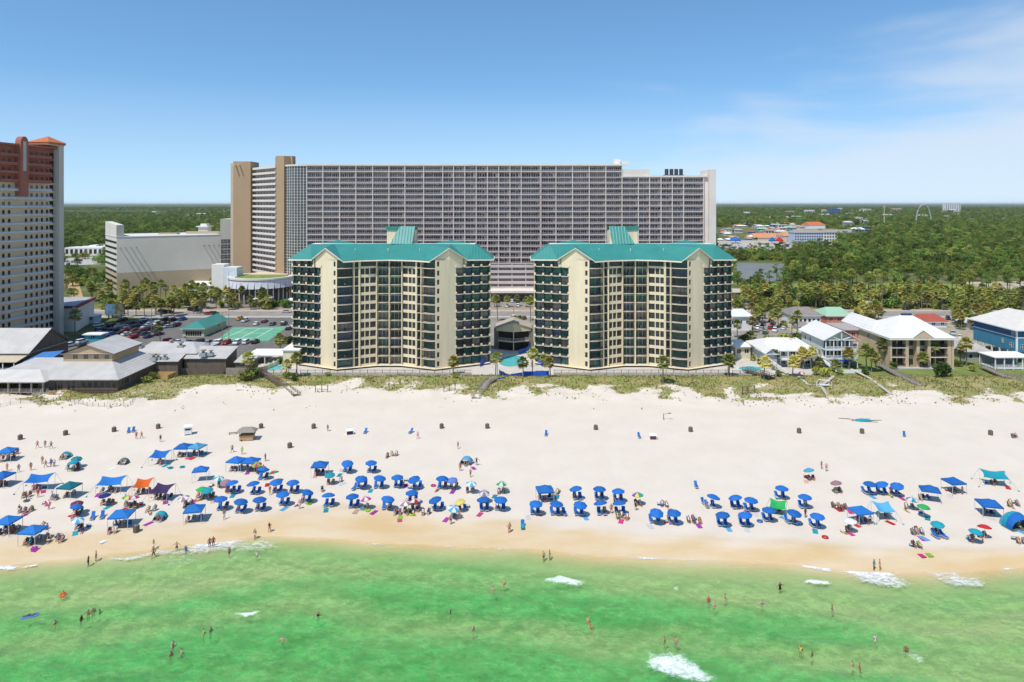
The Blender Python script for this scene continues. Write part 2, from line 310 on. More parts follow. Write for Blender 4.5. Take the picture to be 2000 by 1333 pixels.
# ------------------------------------------------------------------ land behind the dunes, out to the horizon
m, t, K, p = base_mat('land', .95, .1)
lc = ramp_mix(t, K, nz_(t, K, .05, 6), (.075, .105, .028), (.15, .15, .055)); lc = ramp_mix(t, K, math_(t, K, 'MULTIPLY', nz_(t, K, .018, 4, lo=.5, hi=.7), .6), lc, (.30, .25, .14))
K(lc, p.inputs['Base Color'])
xs = axis([(-90000, -9000, 9000), (-9000, -900, 900), (-900, 900, 60), (900, 9000, 900), (9000, 90000, 9000)]); ys = axis([(219, 900, 20), (900, 9000, 270), (9000, 120000, 9000)])
structure('ground', grid(xs, ys, lambda x, y: 0.0, 'ground', [MATS['land']]))
def sheet(name, pts, z, mat):
    """flat piece of ground: photo pixels of its corners"""
    me = MB().poly([gp(x, y, 0).to_2d().to_3d() + Vector((0, 0, z)) for x, y in pts]).mesh(name, mat); return structure(name, me)
def slab(name, x0, x1, y0, y1, z, mat): return structure(name, MB().poly([(x0, y0, z), (x1, y0, z), (x1, y1, z), (x0, y1, z)]).mesh(name, mat))
ASPH = M('asphalt', (.15, .14, .128), .95, .18, .25); ASPH2 = M('worn_asphalt', (.27, .24, .205), .95, .2, .2); CONC = M('concrete', (.42, .40, .37), .9, .14, .3); PALEC = M('pool_deck_concrete', (.52, .48, .42), .9, .12, .4)
MULCH = M('sandy_mulch', (.42, .29, .13), .95, .2, .4); LAWN = M('lawn_grass', (.16, .20, .05), .95, .25, .12); WHITE_P = M('white_paint', (.78, .78, .76), .6, .05)
slab('road', -420, 420, 333, 348, .004, ASPH2)
for n, a, b in (('kerb', 332.5, 333), ('kerb', 348, 348.5)): structure(n, MB().box(-420, 420, a, b, -.05, .14).mesh('kerb', CONC))
slab('pavement', -420, 420, 328.5, 332.5, .10, CONC); slab('pavement', -420, 420, 348.5, 351, .10, CONC)
slab('verge', -420, 420, 351, 357, .012, MULCH)
mb = MB()
for i in range(70): mb.poly([(-420 + i * 12, 340.4, .008), (-415 + i * 12, 340.4, .008), (-415 + i * 12, 340.6, .008), (-420 + i * 12, 340.6, .008)])
for y in (333.6, 347.3): mb.poly([(-420, y, .008), (420, y, .008), (420, y + .16, .008), (-420, y + .16, .008)])
structure('road_markings', mb.mesh('road_markings', M('line_paint', (.62, .58, .42), .8, .1)))
slab('parking_lot', -178, -84, 236, 328, .004, ASPH)
slab('hotel_car_park', -84, -62, 262, 328, .006, ASPH2)
slab('condominium_car_park', -62, 100, 258, 328, .008, ASPH2)
slab('resort_driveway', -175, 130, 357, 420, .006, ASPH2)
slab('house_car_park', 100, 120, 258, 328, .010, ASPH2)
slab('house_plots', 120, 260, 252, 328, .012, M('pale_plot', (.34, .29, .20), .95, .25, .1))
slab('pool_terrace', -86, 100, 219.2, 258, .03, PALEC)
slab('front_lawn', 100, 260, 219, 252, .02, LAWN)
slab('fairway', 150, 420, 418, 470, .01, M('fairway_grass', (.20, .25, .05), .95, .2, .08))
sheet('sandy_track', [(1880, 552), (2060, 548), (2060, 572), (1930, 566)], .02, M('pale_dirt', (.46, .38, .28), .95, .15, .1))
sheet('pond', [(1436, 549), (1500, 552), (1528, 546), (1532, 516), (1440, 513)], .03, M('pond_water', (.19, .19, .17), .5, .1, .05, spec=.3))
sheet('fairground_plaza', [(1400, 470), (1550, 470), (1640, 478), (1640, 488), (1400, 489)], .04, M('pale_paving', (.42, .38, .33), .9, .1, .02))
sheet('service_lot', [(126, 520), (215, 515), (215, 500), (126, 505)], .03, CONC)
sheet('beach_access_lane', [(140, 590), (165, 590), (150, 540), (128, 540)], .05, MULCH)
# ------------------------------------------------------------------ the two teal-roofed condominiums
CREAM = M('cream_stucco', (.72, .615, .415), .9, .09, .35, bump=.08, aniso=(1, 1, .12)); CREAM2 = M('pale_cream_trim', (.74, .68, .52), .85, .06, .3)
TEAL = seam_mat('teal_metal_roof', (.04, .225, .19), 0.30, 'X', .09, .42, 0.0, .4); GLASS = M('dark_green_glass', (.032, .10, .082), .14, .5, .35, spec=.55)
GLASS2 = M('dark_glass', (.04, .042, .044), .16, .5, .5, spec=.5); BLUEG = M('blue_grey_glass', (.05, .08, .14), .14, .4, .5, spec=.6)
RAIL = M('bronze_rail', (.035, .03, .028), .5, .1); FRAMEC = M('bronze_frame', (.06, .055, .05), .5, .1); SLABW = M('pale_slab_edge', (.64, .57, .45), .8, .07, .4); FLATR = M('white_membrane_roof', (.72, .70, .66), .8, .06, .1)
WHITE = M('white_render', (.74, .70, .63), .8, .06, .15)
def wall_holes(mb, p0, p1, z0, z1, holes, rec=.3, mi=0, z1b=None):
    """upright wall from p0 to p1 (outside on the right of the walk) with real openings and reveals"""
    p0, p1 = Vector(p0), Vector(p1); d = p1 - p0; Ln = d.length; d = d / Ln; n = Vector((d.y, -d.x))
    us = sorted({0.0, Ln, *[h[0] for h in holes], *[h[1] for h in holes]}); zs = sorted({z0, z1, *[h[2] for h in holes], *[h[3] for h in holes]})
    P = lambda u, z, o=0: (p0.x + d.x * u - n.x * o, p0.y + d.y * u - n.y * o, z)
    for a, b in zip(us, us[1:]):
        for c, e in zip(zs, zs[1:]):
            uc, zc = (a + b) / 2, (c + e) / 2
            if any(h[0] < uc < h[1] and h[2] < zc < h[3] for h in holes): continue
            mb.poly([P(a, c), P(b, c), P(b, e), P(a, e)], mi)
    for a, b, c, e in holes:
        mb.poly([P(a, c), P(a, c, rec), P(a, e, rec), P(a, e)], mi); mb.poly([P(b, c, rec), P(b, c), P(b, e), P(b, e, rec)], mi)
        mb.poly([P(a, c), P(b, c), P(b, c, rec), P(a, c, rec)], mi); mb.poly([P(a, e, rec), P(b, e, rec), P(b, e), P(a, e)], mi)
    return lambda u, o=0: (p0.x + d.x * u - n.x * o, p0.y + d.y * u - n.y * o), math.atan2(d.y, d.x)
WINM = {}
def window(parent, xy, z, w, h, rz, nx=2, nz=1, glass=None, frame=None, name='window', kids=True):
    """pane with a frame of its own; meshes are shared between windows of one size"""
    glass = glass or GLASS2; frame = frame or FRAMEC; key = (round(w, 2), round(h, 2), nx, nz, glass.name, frame.name)
    if key not in WINM:
        a = MB().box(-w / 2, w / 2, 0, .05, 0, h); b = MB(); t = .05
        for i in range(nx + 1): x = -w / 2 + i * w / nx; b.box(max(-w / 2, x - t), min(w / 2, x + t), -.06, -.004, 0, h)
        for i in range(nz + 1): zz = i * h / nz; b.box(-w / 2, w / 2, -.05, -.006, max(0, zz - t), min(h, zz + t))
        WINM[key] = (a.mesh(name, glass), b.mesh('window_frame', frame))
    o = ob(name, WINM[key][0], parent, (xy[0], xy[1], z), rz)
    if kids: ob('window_frame', WINM[key][1], o)
    return o
def balcony_meshes(w, bulge, dep, glass, tag_):
    """curved slab, railing and glazed wall for a bay of width w; the front faces -y, the glass stands dep behind"""
    N = 8; arc = [(-w / 2 + w * i / N, -bulge * (1 - (2 * i / N - 1) ** 2)) for i in range(N + 1)]
    s = MB().prism([(w / 2, dep), (-w / 2, dep)] + arc, -.19, 0); r = MB()
    for i in range(N):
        a, b = arc[i], arc[i + 1]
        r.beam((a[0], a[1] + .08, 1.02), (b[0], b[1] + .08, 1.02), .06); r.beam((a[0], a[1] + .08, .1), (b[0], b[1] + .08, .1), .05)
        for k in range(3): q = k / 3; x, y = lerp(a[0], b[0], q), lerp(a[1], b[1], q) + .08; r.box(x - .022, x + .022, y - .022, y + .022, .08, 1.02)
    g = MB().box(-w / 2, w / 2, dep - .1, dep - .04, 0, 2.74); f = MB(); n = max(2, round(w / 1.3))
    for i in range(n + 1): x = -w / 2 + w * i / n; f.box(max(-w / 2, x - .05), min(w / 2, x + .05), dep - .16, dep - .104, 0, 2.74)
    f.box(-w / 2, w / 2, dep - .15, dep - .106, 2.1, 2.2)
    return s.mesh('balcony', SLABW), r.mesh('railing', RAIL), g.mesh('glass_door', glass), f.mesh('door_frame', CREAM2 if tag_ else FRAMEC)
GV = [GLASS, GLASS, GLASS, GLASS2, M('green_glass_light', (.06, .15, .125), .12, .5, .4, spec=.6), M('drawn_curtain_glass', (.24, .21, .17), .2, .3, .6, spec=.5), BLUEG]
NF, FH, Z0 = 12, 3.0, .6
PA, PB, PC, PD, PE, PF = (33.8, 9.2), (22.7, 4.1), (20.6, 2.7), (16.2, 0.0), (9.4, 3.4), (4.2, 6.2)
chairs_on_balconies = []
def condo(xc, label, flip):
    root = thing('condominium', label, 'apartment building', (xc, 225, 0), 0, 'twin teal-roofed condominiums')
    mir = lambda p: (-p[0], p[1]); core = MB(); top = Z0 + NF * FH
    wins = []
    for sd in (-1, 1):
        P = (lambda p: (p[0] * sd, p[1])); od = lambda a, b: (P(a), P(b)) if sd == -1 else (P(b), P(a))
        # gable wall with the column of small windows
        a, b = od(PC, PD); Ln = math.dist(a, b); hl = [(Ln - 1.55, Ln - .65, Z0 + i * FH + .55, Z0 + i * FH + 2.25) if sd == -1 else (.65, 1.55, Z0 + i * FH + .55, Z0 + i * FH + 2.25) for i in range(NF)]
        at, rz = wall_holes(core, a, b, 0, 36.2, hl)
        for h in hl: wins.append((at((h[0] + h[1]) / 2, .26), h[2], .9, 1.7, rz, 1, 2))
        a, b = od((26.2, 6.9), PC); wall_holes(core, a, b, 33.4, 36.2, [])
        a, b = od(PB, PC); wall_holes(core, a, b, 0, 33.4, [])
        # gable peak: two faces folded about the upright edge
        c = P(PC); d = (14.6 * sd, .9); g1 = (26.2 * sd, 6.9)
        f1 = [(c[0], c[1], 36.2), (d[0], d[1], 36.2), (c[0], c[1], 40.1)]; f2 = [(g1[0], g1[1], 36.2), (c[0], c[1], 36.2), (c[0], c[1], 40.1)]
        for q in (f1, f2): core.poly(q if sd == -1 else q[::-1])
        # window wall between the balconies
        a, b = od(PE, PF); Ln = math.dist(a, b); ws = [(.25, 1.6), (1.85, 3.2), (3.5, 5.5)] if sd == -1 else [(.35, 2.5), (2.8, 4.1), (4.35, 5.6)]
        hl = [(u0, u1, Z0 + i * FH + .6, Z0 + i * FH + 2.62) for i in range(NF) for u0, u1 in ws if i < NF - 1]
        hl += [(.3, Ln - .3, Z0 + (NF - 1) * FH + .3, Z0 + (NF - 1) * FH + 2.6)]
        at, rz = wall_holes(core, a, b, 0, 36.2, hl)
        for h in hl: wins.append((at((h[0] + h[1]) / 2, .26), h[2], h[1] - h[0], h[3] - h[2], rz, 2 if h[1] - h[0] < 3 else 5, 1))
        # end, back and inner walls
        core.poly([(PA[0] * sd, PA[1] + 2.2, 0), (PA[0] * sd, 22, 0), (PA[0] * sd, 22, 36.2), (PA[0] * sd, PA[1] + 2.2, 36.2)][::(1 if sd == 1 else -1)])
    core.poly([(33.8, 22, 0), (-33.8, 22, 0), (-33.8, 22, 36.2), (33.8, 22, 36.2)])
    # bays: (outer point, inner point, number of balconies, curve, depth, glass)
    bays = [((-33.8, 9.2), PB_ := (-22.7, 4.1), 4, .5, 1.3, GLASS), ((-16.2, 0), (-11.2, 2.4), 1, .75, 1.9, GLASS), ((-11.0, 2.5), (-9.4, 3.3), 1, .15, 1.2, GLASS), ((-4.1, 6.0), (-.12, 6.0), 1, .55, 1.9, GLASS2),
            ((.12, 6.0), (4.1, 6.0), 1, .55, 1.9, GLASS2), ((9.4, 3.3), (11.0, 2.5), 1, .15, 1.2, GLASS), ((11.2, 2.4), (16.2, 0), 1, .75, 1.9, GLASS), ((22.7, 4.1), (33.8, 9.2), 4, .5, 1.3, GLASS)]
    divs = []
    for a, b, n, bu, dep, gl in bays:
        a, b = Vector(a), Vector(b); d = b - a; w = d.length / n; rz = math.atan2(d.y, d.x); dn = d.normalized(); nn = Vector((dn.y, -dn.x))
        ms = balcony_meshes(w - .14, bu, dep, gl, gl is GLASS2)
        # rear wall behind the glass and side walls between flats
        q0, q1 = a - nn * (dep + .02), b - nn * (dep + .02); core.poly([(q0.x, q0.y, 0), (q1.x, q1.y, 0), (q1.x, q1.y, 36.2), (q0.x, q0.y, 36.2)])
        for k in range(n + 1): c = a + dn * (w * k); divs.append((c, nn, dep, rz, n))
        for i in range(NF):
            for k in range(n):
                c = a + dn * (w * (k + .5))
                if i == NF - 1 and n == 4 and ((a.x < 0 and k == 3) or (a.x > 0 and k == 0)): continue
                o = ob('balcony', ms[0], root, (c.x, c.y, Z0 + i * FH), rz)
                if i: ob('railing', ms[1], o)
                g = slot(ob('glass_door', ms[2], root, (c.x, c.y, Z0 + i * FH), rz), [R.choice(GV)]); ob('door_frame', ms[3], g)
                if i and R.random() < .55 and w > 2: chairs_on_balconies.append((xc + c.x - nn.x * .8, 225 + c.y - nn.y * .8, Z0 + i * FH, rz))
    pm = MB().box(-.32, .32, -.16, .16, 0, .75).mesh('planter', CREAM)
    for c, nn, dep, rz, n in divs:
        fin = MB().box(-.07, .07, .05 if n < 4 else .5, dep, 0, 36.2).mesh('party_wall', CREAM if n < 4 else GLASS); ob('party_wall', fin, root, (c.x, c.y, 0), rz)
        if n == 4:
            for i in range(1, NF): ob('planter', pm, root, (c.x + nn.x * .02, c.y + nn.y * .02, Z0 + i * FH), rz)
    for sx in (-4.3, 0, 4.3): core.box(sx - .14, sx + .14, 5.5, 6.6, 0, 36.2)
    for sd in (-1, 1): core.box(sd * 9.55 - .2, sd * 9.55 + .2, 3.0, 4.6, 0, 36.2)
    core.poly([(-34, 8, .58), (-16, -1.2, .58), (-4, 4, .58), (4, 4, .58), (16, -1.2, .58), (34, 8, .58), (34, 22, .58), (-34, 22, .58)])
    ob('wall', core.mesh('wall', CREAM), root)
    for xy, z, w, h, rz, nx, nz in wins: window(root, xy, z, w, h, rz, nx, nz)
    # roof: facets from eave to ridge on each side, flat white deck behind
    rf, fl, fs = MB(), MB(), MB()
    for sd in (-1, 1):
        q = lambda x, y, z: (x * sd, y, z)
        A0, G1, Cx, D1, E1, C0 = q(-35.2, 9.2, 36.0), q(-26.3, 6.0, 36.2), q(-20.6, 2.2, 40.25), q(-14.4, .2, 36.05), q(-8.2, 2.6, 36.25), q(0, 4.6, 36.3)
        R0, Rc, Rm, Ab, Rb = q(-28.6, 12.5, 40.9), q(-20.2, 12.2, 41.0), q(0, 14.5, 41.0), q(-35.0, 23, 36.0), q(-28.6, 19, 40.9)
        Re = q(-8.2, 13.4, 41.0)
        for tri in ((A0, G1, R0), (G1, Cx, Rc, R0), (Cx, D1, Re, Rc), (D1, E1, Re), (E1, C0, Rm, Re), (Ab, A0, R0, Rb)): rf.poly(tri if sd == -1 else tri[::-1])
        for tri in ((R0, Rc, q(-20.2, 19, 40.8), Rb), (Rc, Re, Rm, q(0, 19, 40.8), q(-20.2, 19, 40.8))): fl.poly(tri if sd == -1 else tri[::-1])
        rf.poly([q(-35, 23, 36), Rb, q(0, 19, 40.8), q(0, 23, 36)][::(-1 if sd == -1 else 1)])
        for a, b in ((A0, G1), (D1, E1), (E1, C0), (Ab, A0)):
            a2, b2 = Vector(a) - Vector((0, 0, .34)), Vector(b) - Vector((0, 0, .34)); fs.beam(a2 + Vector((0, .25, 0)), b2 + Vector((0, .25, 0)), .4, .5)
        for a, b in ((G1, Cx), (Cx, D1)): fs.beam(Vector(a) + Vector((0, -.12, -.16)), Vector(b) + Vector((0, -.12, -.16)), .16, .22)
        rf.poly([q(-27, 17, 40.85), q(-13, 16.5, 40.85), q(-20, 16.9, 42.1)][::sd * -1])
    r = ob('roof', rf.mesh('roof', TEAL), root); ob('roof_deck', fl.mesh('roof_deck', FLATR), r); ob('fascia', fs.mesh('fascia', CREAM2), r)
    # lift tower with its long sloping teal roof
    s = -1 if flip else 1; tw = MB(); pl = [(-3.1 * s, 18.5), (6.8 * s, 18.5), (6.8 * s, 26), (-3.1 * s, 26)]; tw.prism(pl if s == 1 else pl[::-1], 38, 45.6)
    t_ = ob('lift_tower', tw.mesh('lift_tower', CREAM), root); tr = MB()
    sl_ = [(-1.2 * s, 13.6, 40.9), (6.5 * s, 13.6, 40.9), (7.1 * s, 18.3, 46.9), (1.6 * s, 18.3, 46.9)]; tr.poly(sl_ if s == 1 else sl_[::-1]); tr.poly([(p[0], p[1] + .25, p[2] - .3) for p in (sl_ if s == -1 else sl_[::-1])])
    e1 = [(7.1 * s, 18.3, 46.9), (7.1 * s, 26.5, 45.4), (-3.5 * s, 26.5, 45.4), (-3.5 * s, 18.3, 46.9)]; tr.poly(e1 if s == 1 else e1[::-1])
    for u in ((-3.5, 1.6),): tr.poly([(u[0] * s, 18.25, 45.4), (u[1] * s, 18.25, 45.4), (u[1] * s, 18.25, 46.9), (u[0] * s, 18.25, 46.9)][::s])
    ob('tower_roof', tr.mesh('tower_roof', TEAL), t_)
    for k in range(3):
        vp = MB().lathe([(.12, 0), (.12, .8), (.2, .8), (.2, .95), (.01, 1.0)], 8).mesh('vent_pipe', WHITE); ob('vent_pipe', vp, r, (-12 + 11 * k, 8.2 + k % 2, 38.6))
    return root
condo(-41.5, 'cream condominium with teal roof, the one with the smaller oval pool at its outer side', False)
condo(41.7, 'cream condominium with teal roof, the one beside the low white-roofed beach houses', True)
# ------------------------------------------------------------------ the long slab hotel behind
MAUVE = M('mauve_wall', (.45, .37, .34), .9, .12, .12); LWHITE = M('off_white_concrete', (.70, .63, .555), .85, .08, .1); BROWN = M('brown_render', (.42, .285, .17), .9, .05, .08); TAN = M('tan_render', (.46, .36, .235), .9, .06, .1)
DKWIN = M('black_window', (.014, .014, .020), .2, .5, .7, spec=.5); GREYC = M('grey_cladding', (.64, .585, .50), .85, .05, .1); RAILW = M('grey_white_rail', (.40, .345, .35), .7, .06, .1); PODR = M('podium_wall', (.50, .43, .40), .85, .1, .1)
sx = lambda x, Y: (x - 1000) * Y / F
hz = lambda y, Y: H - (y - HY) * Y / F
LY = 392.0
root = thing('hotel_slab', 'very long grey-white balcony hotel filling the middle, behind both teal-roofed condominiums', 'hotel', (0, LY, 0))
cols = [598.8, 630.5, 663, 695, 727.7, 759.6, 790.8, 827.3, 864.7, 885.6, 907.8, 930, 952, 974, 996, 1018, 1056, 1086, 1118.4, 1151, 1183.4, 1215, 1247, 1269, 1291.3, 1313.4, 1335.5, 1374.5]
CX = [sx(c, LY) for c in cols]; LZ0, LFH, NL = 20.6, 3.3, 17
xe = CX[-1]; x0 = CX[0]; xm = CX[21]
ob('core', MB().box(x0, xm, 1.5, 16, 0, LZ0 + NL * LFH).box(xm + .01, xe + 2, 1.52, 16, 0, LZ0 + 15 * LFH).mesh('core', MAUVE), root)
for i in range(NL + 1):
    b = xe if i <= 15 else xm; z = LZ0 + i * LFH
    ob('floor_slab', MB().box(x0, b, 0, 1.5, z - .14, z + .1).mesh('floor_slab', LWHITE), root)
    if i < NL and not (i >= 15 and b == xe):
        r = MB(); x = x0; r.box(x0, b, .06, .14, z + 1.05, z + 1.15).box(x0, b, .07, .13, z + .1, z + .3)
        while x < b: r.box(x, x + .1, .08, .12, z + .3, z + 1.05); x += .30
        ob('railing', r.mesh('railing', RAILW), root)
for k, c in enumerate(CX):
    tp = LZ0 + (NL if k <= 21 else 15) * LFH
    if k == 16: ob('recess', MB().box(c - .5, c + .5, -.25, 1.5, LZ0 - .3, tp + .1).mesh('recess', MAUVE), root)
    else: ob('party_wall', MB().box(c - .17, c + .17, -.1, 1.5, LZ0, tp + .1).mesh('party_wall', LWHITE), root)
# windows of each flat: two groups of sliding panes set in the rear wall
WM = {}
def flat_windows(w, v):
    k = (round(w, 1), v)
    if k not in WM:
        m_ = MB(); g = (w - 1.2) / 2; rr = random.Random(int(w * 10) + v)
        for s_ in (0, 1):
            a = -w / 2 + .45 + s_ * (g + .3); n = max(2, round(g / 1.15)); n_ = n - (v % 2 if s_ else 0)
            for j in range(n_): m_.box(a + j * g / n + .19, a + (j + 1) * g / n - .19, -.06, .02, .15, 2.35 if rr.random() < .8 else 2.0)
        WM[k] = m_.mesh('window_group', DKWIN)
    return WM[k]
WV = [DKWIN, DKWIN, M('window_brown', (.045, .035, .03), .25, .4, .6), M('window_drapes', (.16, .145, .13), .3, .4, .6), M('window_blue', (.04, .055, .085), .15, .4, .5, spec=.6)]
rest = MB(); cnt = 0; cells = sorted(((i, k) for i in range(NL) for k in range(len(CX) - 1) if not (i >= 15 and k >= 21)), key=lambda c: -c[0])
for i, k in cells:
    a, b = CX[k], CX[k + 1]; z = LZ0 + i * LFH + .1; me = flat_windows(b - a, (i * 7 + k * 3) % 4)
    if cnt < 300: slot(ob('window_group', me, root, ((a + b) / 2, 1.46, z)), [R.choice(WV)]); cnt += 1
    else:
        n = len(rest.v); rest.v += [(v.co.x + (a + b) / 2, v.co.y + 1.46, v.co.z + z) for v in me.vertices]; rest.f += [tuple(n + q for q in p.vertices) for p in me.polygons]; rest.m += [0] * len(me.polygons)
tag(ob('lower_windows', rest.mesh('lower_windows', DKWIN), root), kind='stuff')
cap = MB().box(x0 - .3, xm + .2, -.25, 16, LZ0 + NL * LFH + .1, LZ0 + NL * LFH + .95).box(xm + .2, xe + 2, -.22, 16, LZ0 + 15 * LFH + .1, LZ0 + 15 * LFH + 1.0); ob('parapet', cap.mesh('parapet', LWHITE), root)
ob('penthouse', MB().box(xm + .2, sx(1270, LY), .4, 12, LZ0 + 15 * LFH + 1, hz(331, LY)).mesh('penthouse', LWHITE), root)
ob('end_wall', MB().box(xe + 2.5, sx(1396, LY), -2.5, 16.5, 0, hz(332, LY)).box(xe, xe + 2.5, 1, 14, 0, hz(341, LY)).mesh('end_wall', LWHITE), root)
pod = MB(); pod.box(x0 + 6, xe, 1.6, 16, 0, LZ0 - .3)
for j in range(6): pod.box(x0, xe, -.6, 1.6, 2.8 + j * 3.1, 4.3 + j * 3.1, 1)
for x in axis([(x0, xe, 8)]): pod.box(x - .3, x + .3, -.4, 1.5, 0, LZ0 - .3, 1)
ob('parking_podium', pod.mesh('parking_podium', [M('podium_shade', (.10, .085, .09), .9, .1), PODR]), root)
ob('canopy', MB().box(sx(955, 386), sx(1052, 386), -12, -.7, 5.2, 6.4).mesh('canopy', LWHITE), root)
for x in axis([(sx(960, 386), sx(1050, 386), 4)]): ob('canopy_post', MB().box(x - .2, x + .2, -11.6, -11.2, 0, 5.2).mesh('canopy_post', FRAMEC), root)
# rooftop plant
for k in range(4): ob('cooling_unit', MB().lathe([(0, 0), (1.1, 0), (1.1, 3.2), (1.25, 3.4), (.9, 4.0), (.8, 3.6), (0, 3.5)], 10).mesh('cooling_unit', M('dark_metal', (.07, .07, .075), .5, .2, metal=.4)), root, (sx(1305 + k * 9.5, LY), 4, LZ0 + 15 * LFH + 1.0))
ob('equipment_frame', MB().box(sx(1299, LY), sx(1338, LY), 2.6, 5.4, LZ0 + 15 * LFH + 1, LZ0 + 15 * LFH + 1.5).mesh('equipment_frame', MATS['dark_metal']), root)
ob('roof_hatch', MB().box(sx(1203, LY), sx(1215, LY), 6, 9, 77.6, 81).box(sx(1217, LY), sx(1232, LY), 6, 9, 77.6, 79.6).mesh('roof_hatch', WHITE), root)
for x, h in ((748, 3.5), (762, 2.2), (770, 3), (1385, 2.5)): ob('antenna', MB().lathe([(.12, 0), (.1, h), (.01, h)], 6).mesh('antenna', WHITE), root, (sx(x, LY), 7, 77.5 if x < 1300 else 72))
# glazed stair corner with white grid, brown lift towers and the angled wing
g0, g1 = (sx(556, 396), 5.0), (x0, .4); N = 8; arc = [(lerp(g0[0], g1[0], i / N), lerp(g0[1], g1[1], i / N) - 2.6 * math.sin(math.pi * i / N)) for i in range(N + 1)]
cw = MB(); gr = MB(); zt = LZ0 + NL * LFH - .2
for (a, b), (c, d) in zip(arc, arc[1:]): cw.poly([(a, b, 4), (c, d, 4), (c, d, zt), (a, b, zt)])
o = ob('curtain_wall', cw.mesh('curtain_wall', M('smoky_glass', (.07, .085, .085), .2, .35, .4, spec=.5)), root)
for (a, b) in arc: gr.box(a - .12, a + .12, b - .2, b + .1, 4, zt)
for i in range(45):
    z = 4 + (zt - 4) * i / 44
    for (a, b), (c, d) in zip(arc, arc[1:]): gr.beam((a, b - .06, z), (c, d - .06, z), .14, .16)
ob('mullion_grid', gr.mesh('mullion_grid', LWHITE), o)
ob('roof_edge', MB().prism([(p[0], p[1] - .6) for p in arc] + [(x0, 8), (g0[0], 9)], zt, zt + 1.0).mesh('roof_edge', LWHITE), o)
ob('lift_tower', MB().prism([(sx(537, 399), 7.5), (sx(555, 396), 3.8), (sx(555, 396) + 3, 12), (sx(537, 399) + 2, 14)], 0, hz(306, 398)).box(sx(541, 402), sx(572, 402), 9, 15, 78, hz(305, 402)).mesh('lift_tower', BROWN), root)
p0, p1 = Vector((-162, 33)), Vector((-138.2, 6.5)); d = (p1 - p0).normalized(); n = Vector((d.y, -d.x)); nf = 23
wg = MB().prism([tuple(p0 - n * 1.6), tuple(p1 - n * 1.6), tuple(p1 - n * 14), tuple(p0 - n * 14)], 0, 76); w_ = ob('wing', wg.mesh('wing', MAUVE), root); Ln = (p1 - p0).length
for i in range(nf):
    z = 3.5 + i * 3.3; a, b = p0 + n * .0, p1 + n * .0
    ob('gallery_parapet', MB().prism([tuple(a), tuple(b), tuple(b - n * 1.6), tuple(a - n * 1.6)], z - .25, z).prism([tuple(a), tuple(b), tuple(b - n * .2), tuple(a - n * .2)], z + .001, z + 1.05).mesh('gallery_parapet', LWHITE), root)
dm = MB().box(-.5, .5, -.05, .03, 0, 2.1).mesh('gallery_door', DKWIN)
for i in range(nf - 1):
    for k in range(8): q = p0 + d * (Ln * (k + .5) / 8) - n * 1.55; ob('gallery_door', dm, w_, (q.x, q.y, 3.5 + i * 3.3), math.atan2(d.y, d.x))
eb = MB().box(sx(458, 425), -162, 31, 45, 0, hz(316, 425)); ob('end_tower', eb.mesh('end_tower', BROWN), root)
sb = MB()
for i in range(22): sb.box(sx(453.5, 427), sx(458, 427) - .02, 34, 44, 2 + i * 3.5, 3.4 + i * 3.5, 1)
sb.box(sx(453, 427), sx(458, 427) - .02, 33, 34, 0, 80).box(sx(453, 427) + .3, sx(458, 427) - .02, 34, 45, 0, 79.5); ob('stair_strip', sb.mesh('stair_strip', [M('pale_tan', (.55, .46, .34), .9, .05), DKWIN]), root)
for x in (463, 471): ob('roof_bracket', MB().box(-.3, .3, -3.2, 0, 0, .5).mesh('roof_bracket', WHITE), root, (sx(x, 425), 31, hz(324, 425)))
ob('roof_plant', MB().lathe([(.8, 0), (1.5, .6), (1.2, 1.6), (.2, 1.9)], 8).mesh('roof_plant', MATS['dark_metal']), root, (sx(484, 430), 40, 76))
# ------------------------------------------------------------------ parking garage
root = thing('parking_garage', 'blank grey and tan parking garage block with slotted left side', 'garage', (0, 0, 0))
a, b, c = Vector((-262, 440)), Vector((-235.7, 407)), Vector((-186.5, 436.5)); e = Vector((-213, 470)); GZ = 34.8
mb = MB().prism([tuple(b), tuple(c), tuple(e), tuple(a)], 13.5, GZ, 0); ob('upper_wall', mb.mesh('upper_wall', GREYC), root)
sh = lambda p, k: tuple(p + (Vector((-224, 439)) - p).normalized() * k)
ob('lower_wall', MB().prism([sh(b, .05), sh(c, .05), sh(e, .05), sh(a, .05)], 0, 13.49).mesh('lower_wall', TAN), root)
ob('roof_parapet', MB().prism([sh(b, -.3), sh(c, -.3), sh(e, -.3), sh(a, -.3)], GZ, GZ + .5).mesh('roof_parapet', M('pale_grey_cap', (.62, .6, .57), .85, .05)), root)
d = (b - a).normalized(); n = Vector((d.y, -d.x)); Ln = (b - a).length
for i in range(9):
    for k in range(3): q = a + d * (Ln * (k + .5) / 3) + n * .04; ob('parking_slot', MB().box(-Ln / 6 + .5, Ln / 6 - .5, -.12, .0, 0, 1.3).mesh('parking_slot', DKWIN), root, (q.x, q.y, 3 + i * 3.5), math.atan2(d.y, d.x))
st = MB().prism([tuple(a + n * .1), tuple(b + n * .1), tuple(b + Vector((2, 4))), tuple(a + Vector((2, 4)))], GZ + .5, [hz(433, 440), hz(437, 440), hz(437, 440), hz(433, 440)]); ob('stair_tower', st.mesh('stair_tower', GREYC), root)
d = (c - b).normalized(); n = Vector((d.y, -d.x)); Ln = (c - b).length
for t_ in (.03, .08, .13, .18, .83, .88, .93, .98): q = b + d * Ln * t_; ob('wall_lamp', MB().beam((0, 0, 0), (n.x * 5.5, n.y * 5.5, .3), .3).mesh('wall_lamp', M('dark_metal2', (.08, .08, .08), .5)), root, (q.x, q.y, 28.5))
bl = MB().prism([tuple(c), (sx(453, 440), 440), (sx(453, 440), 462), (-190, 462)], 0, hz(428, 440)); ob('corner_block', bl.mesh('corner_block', GREYC), root)
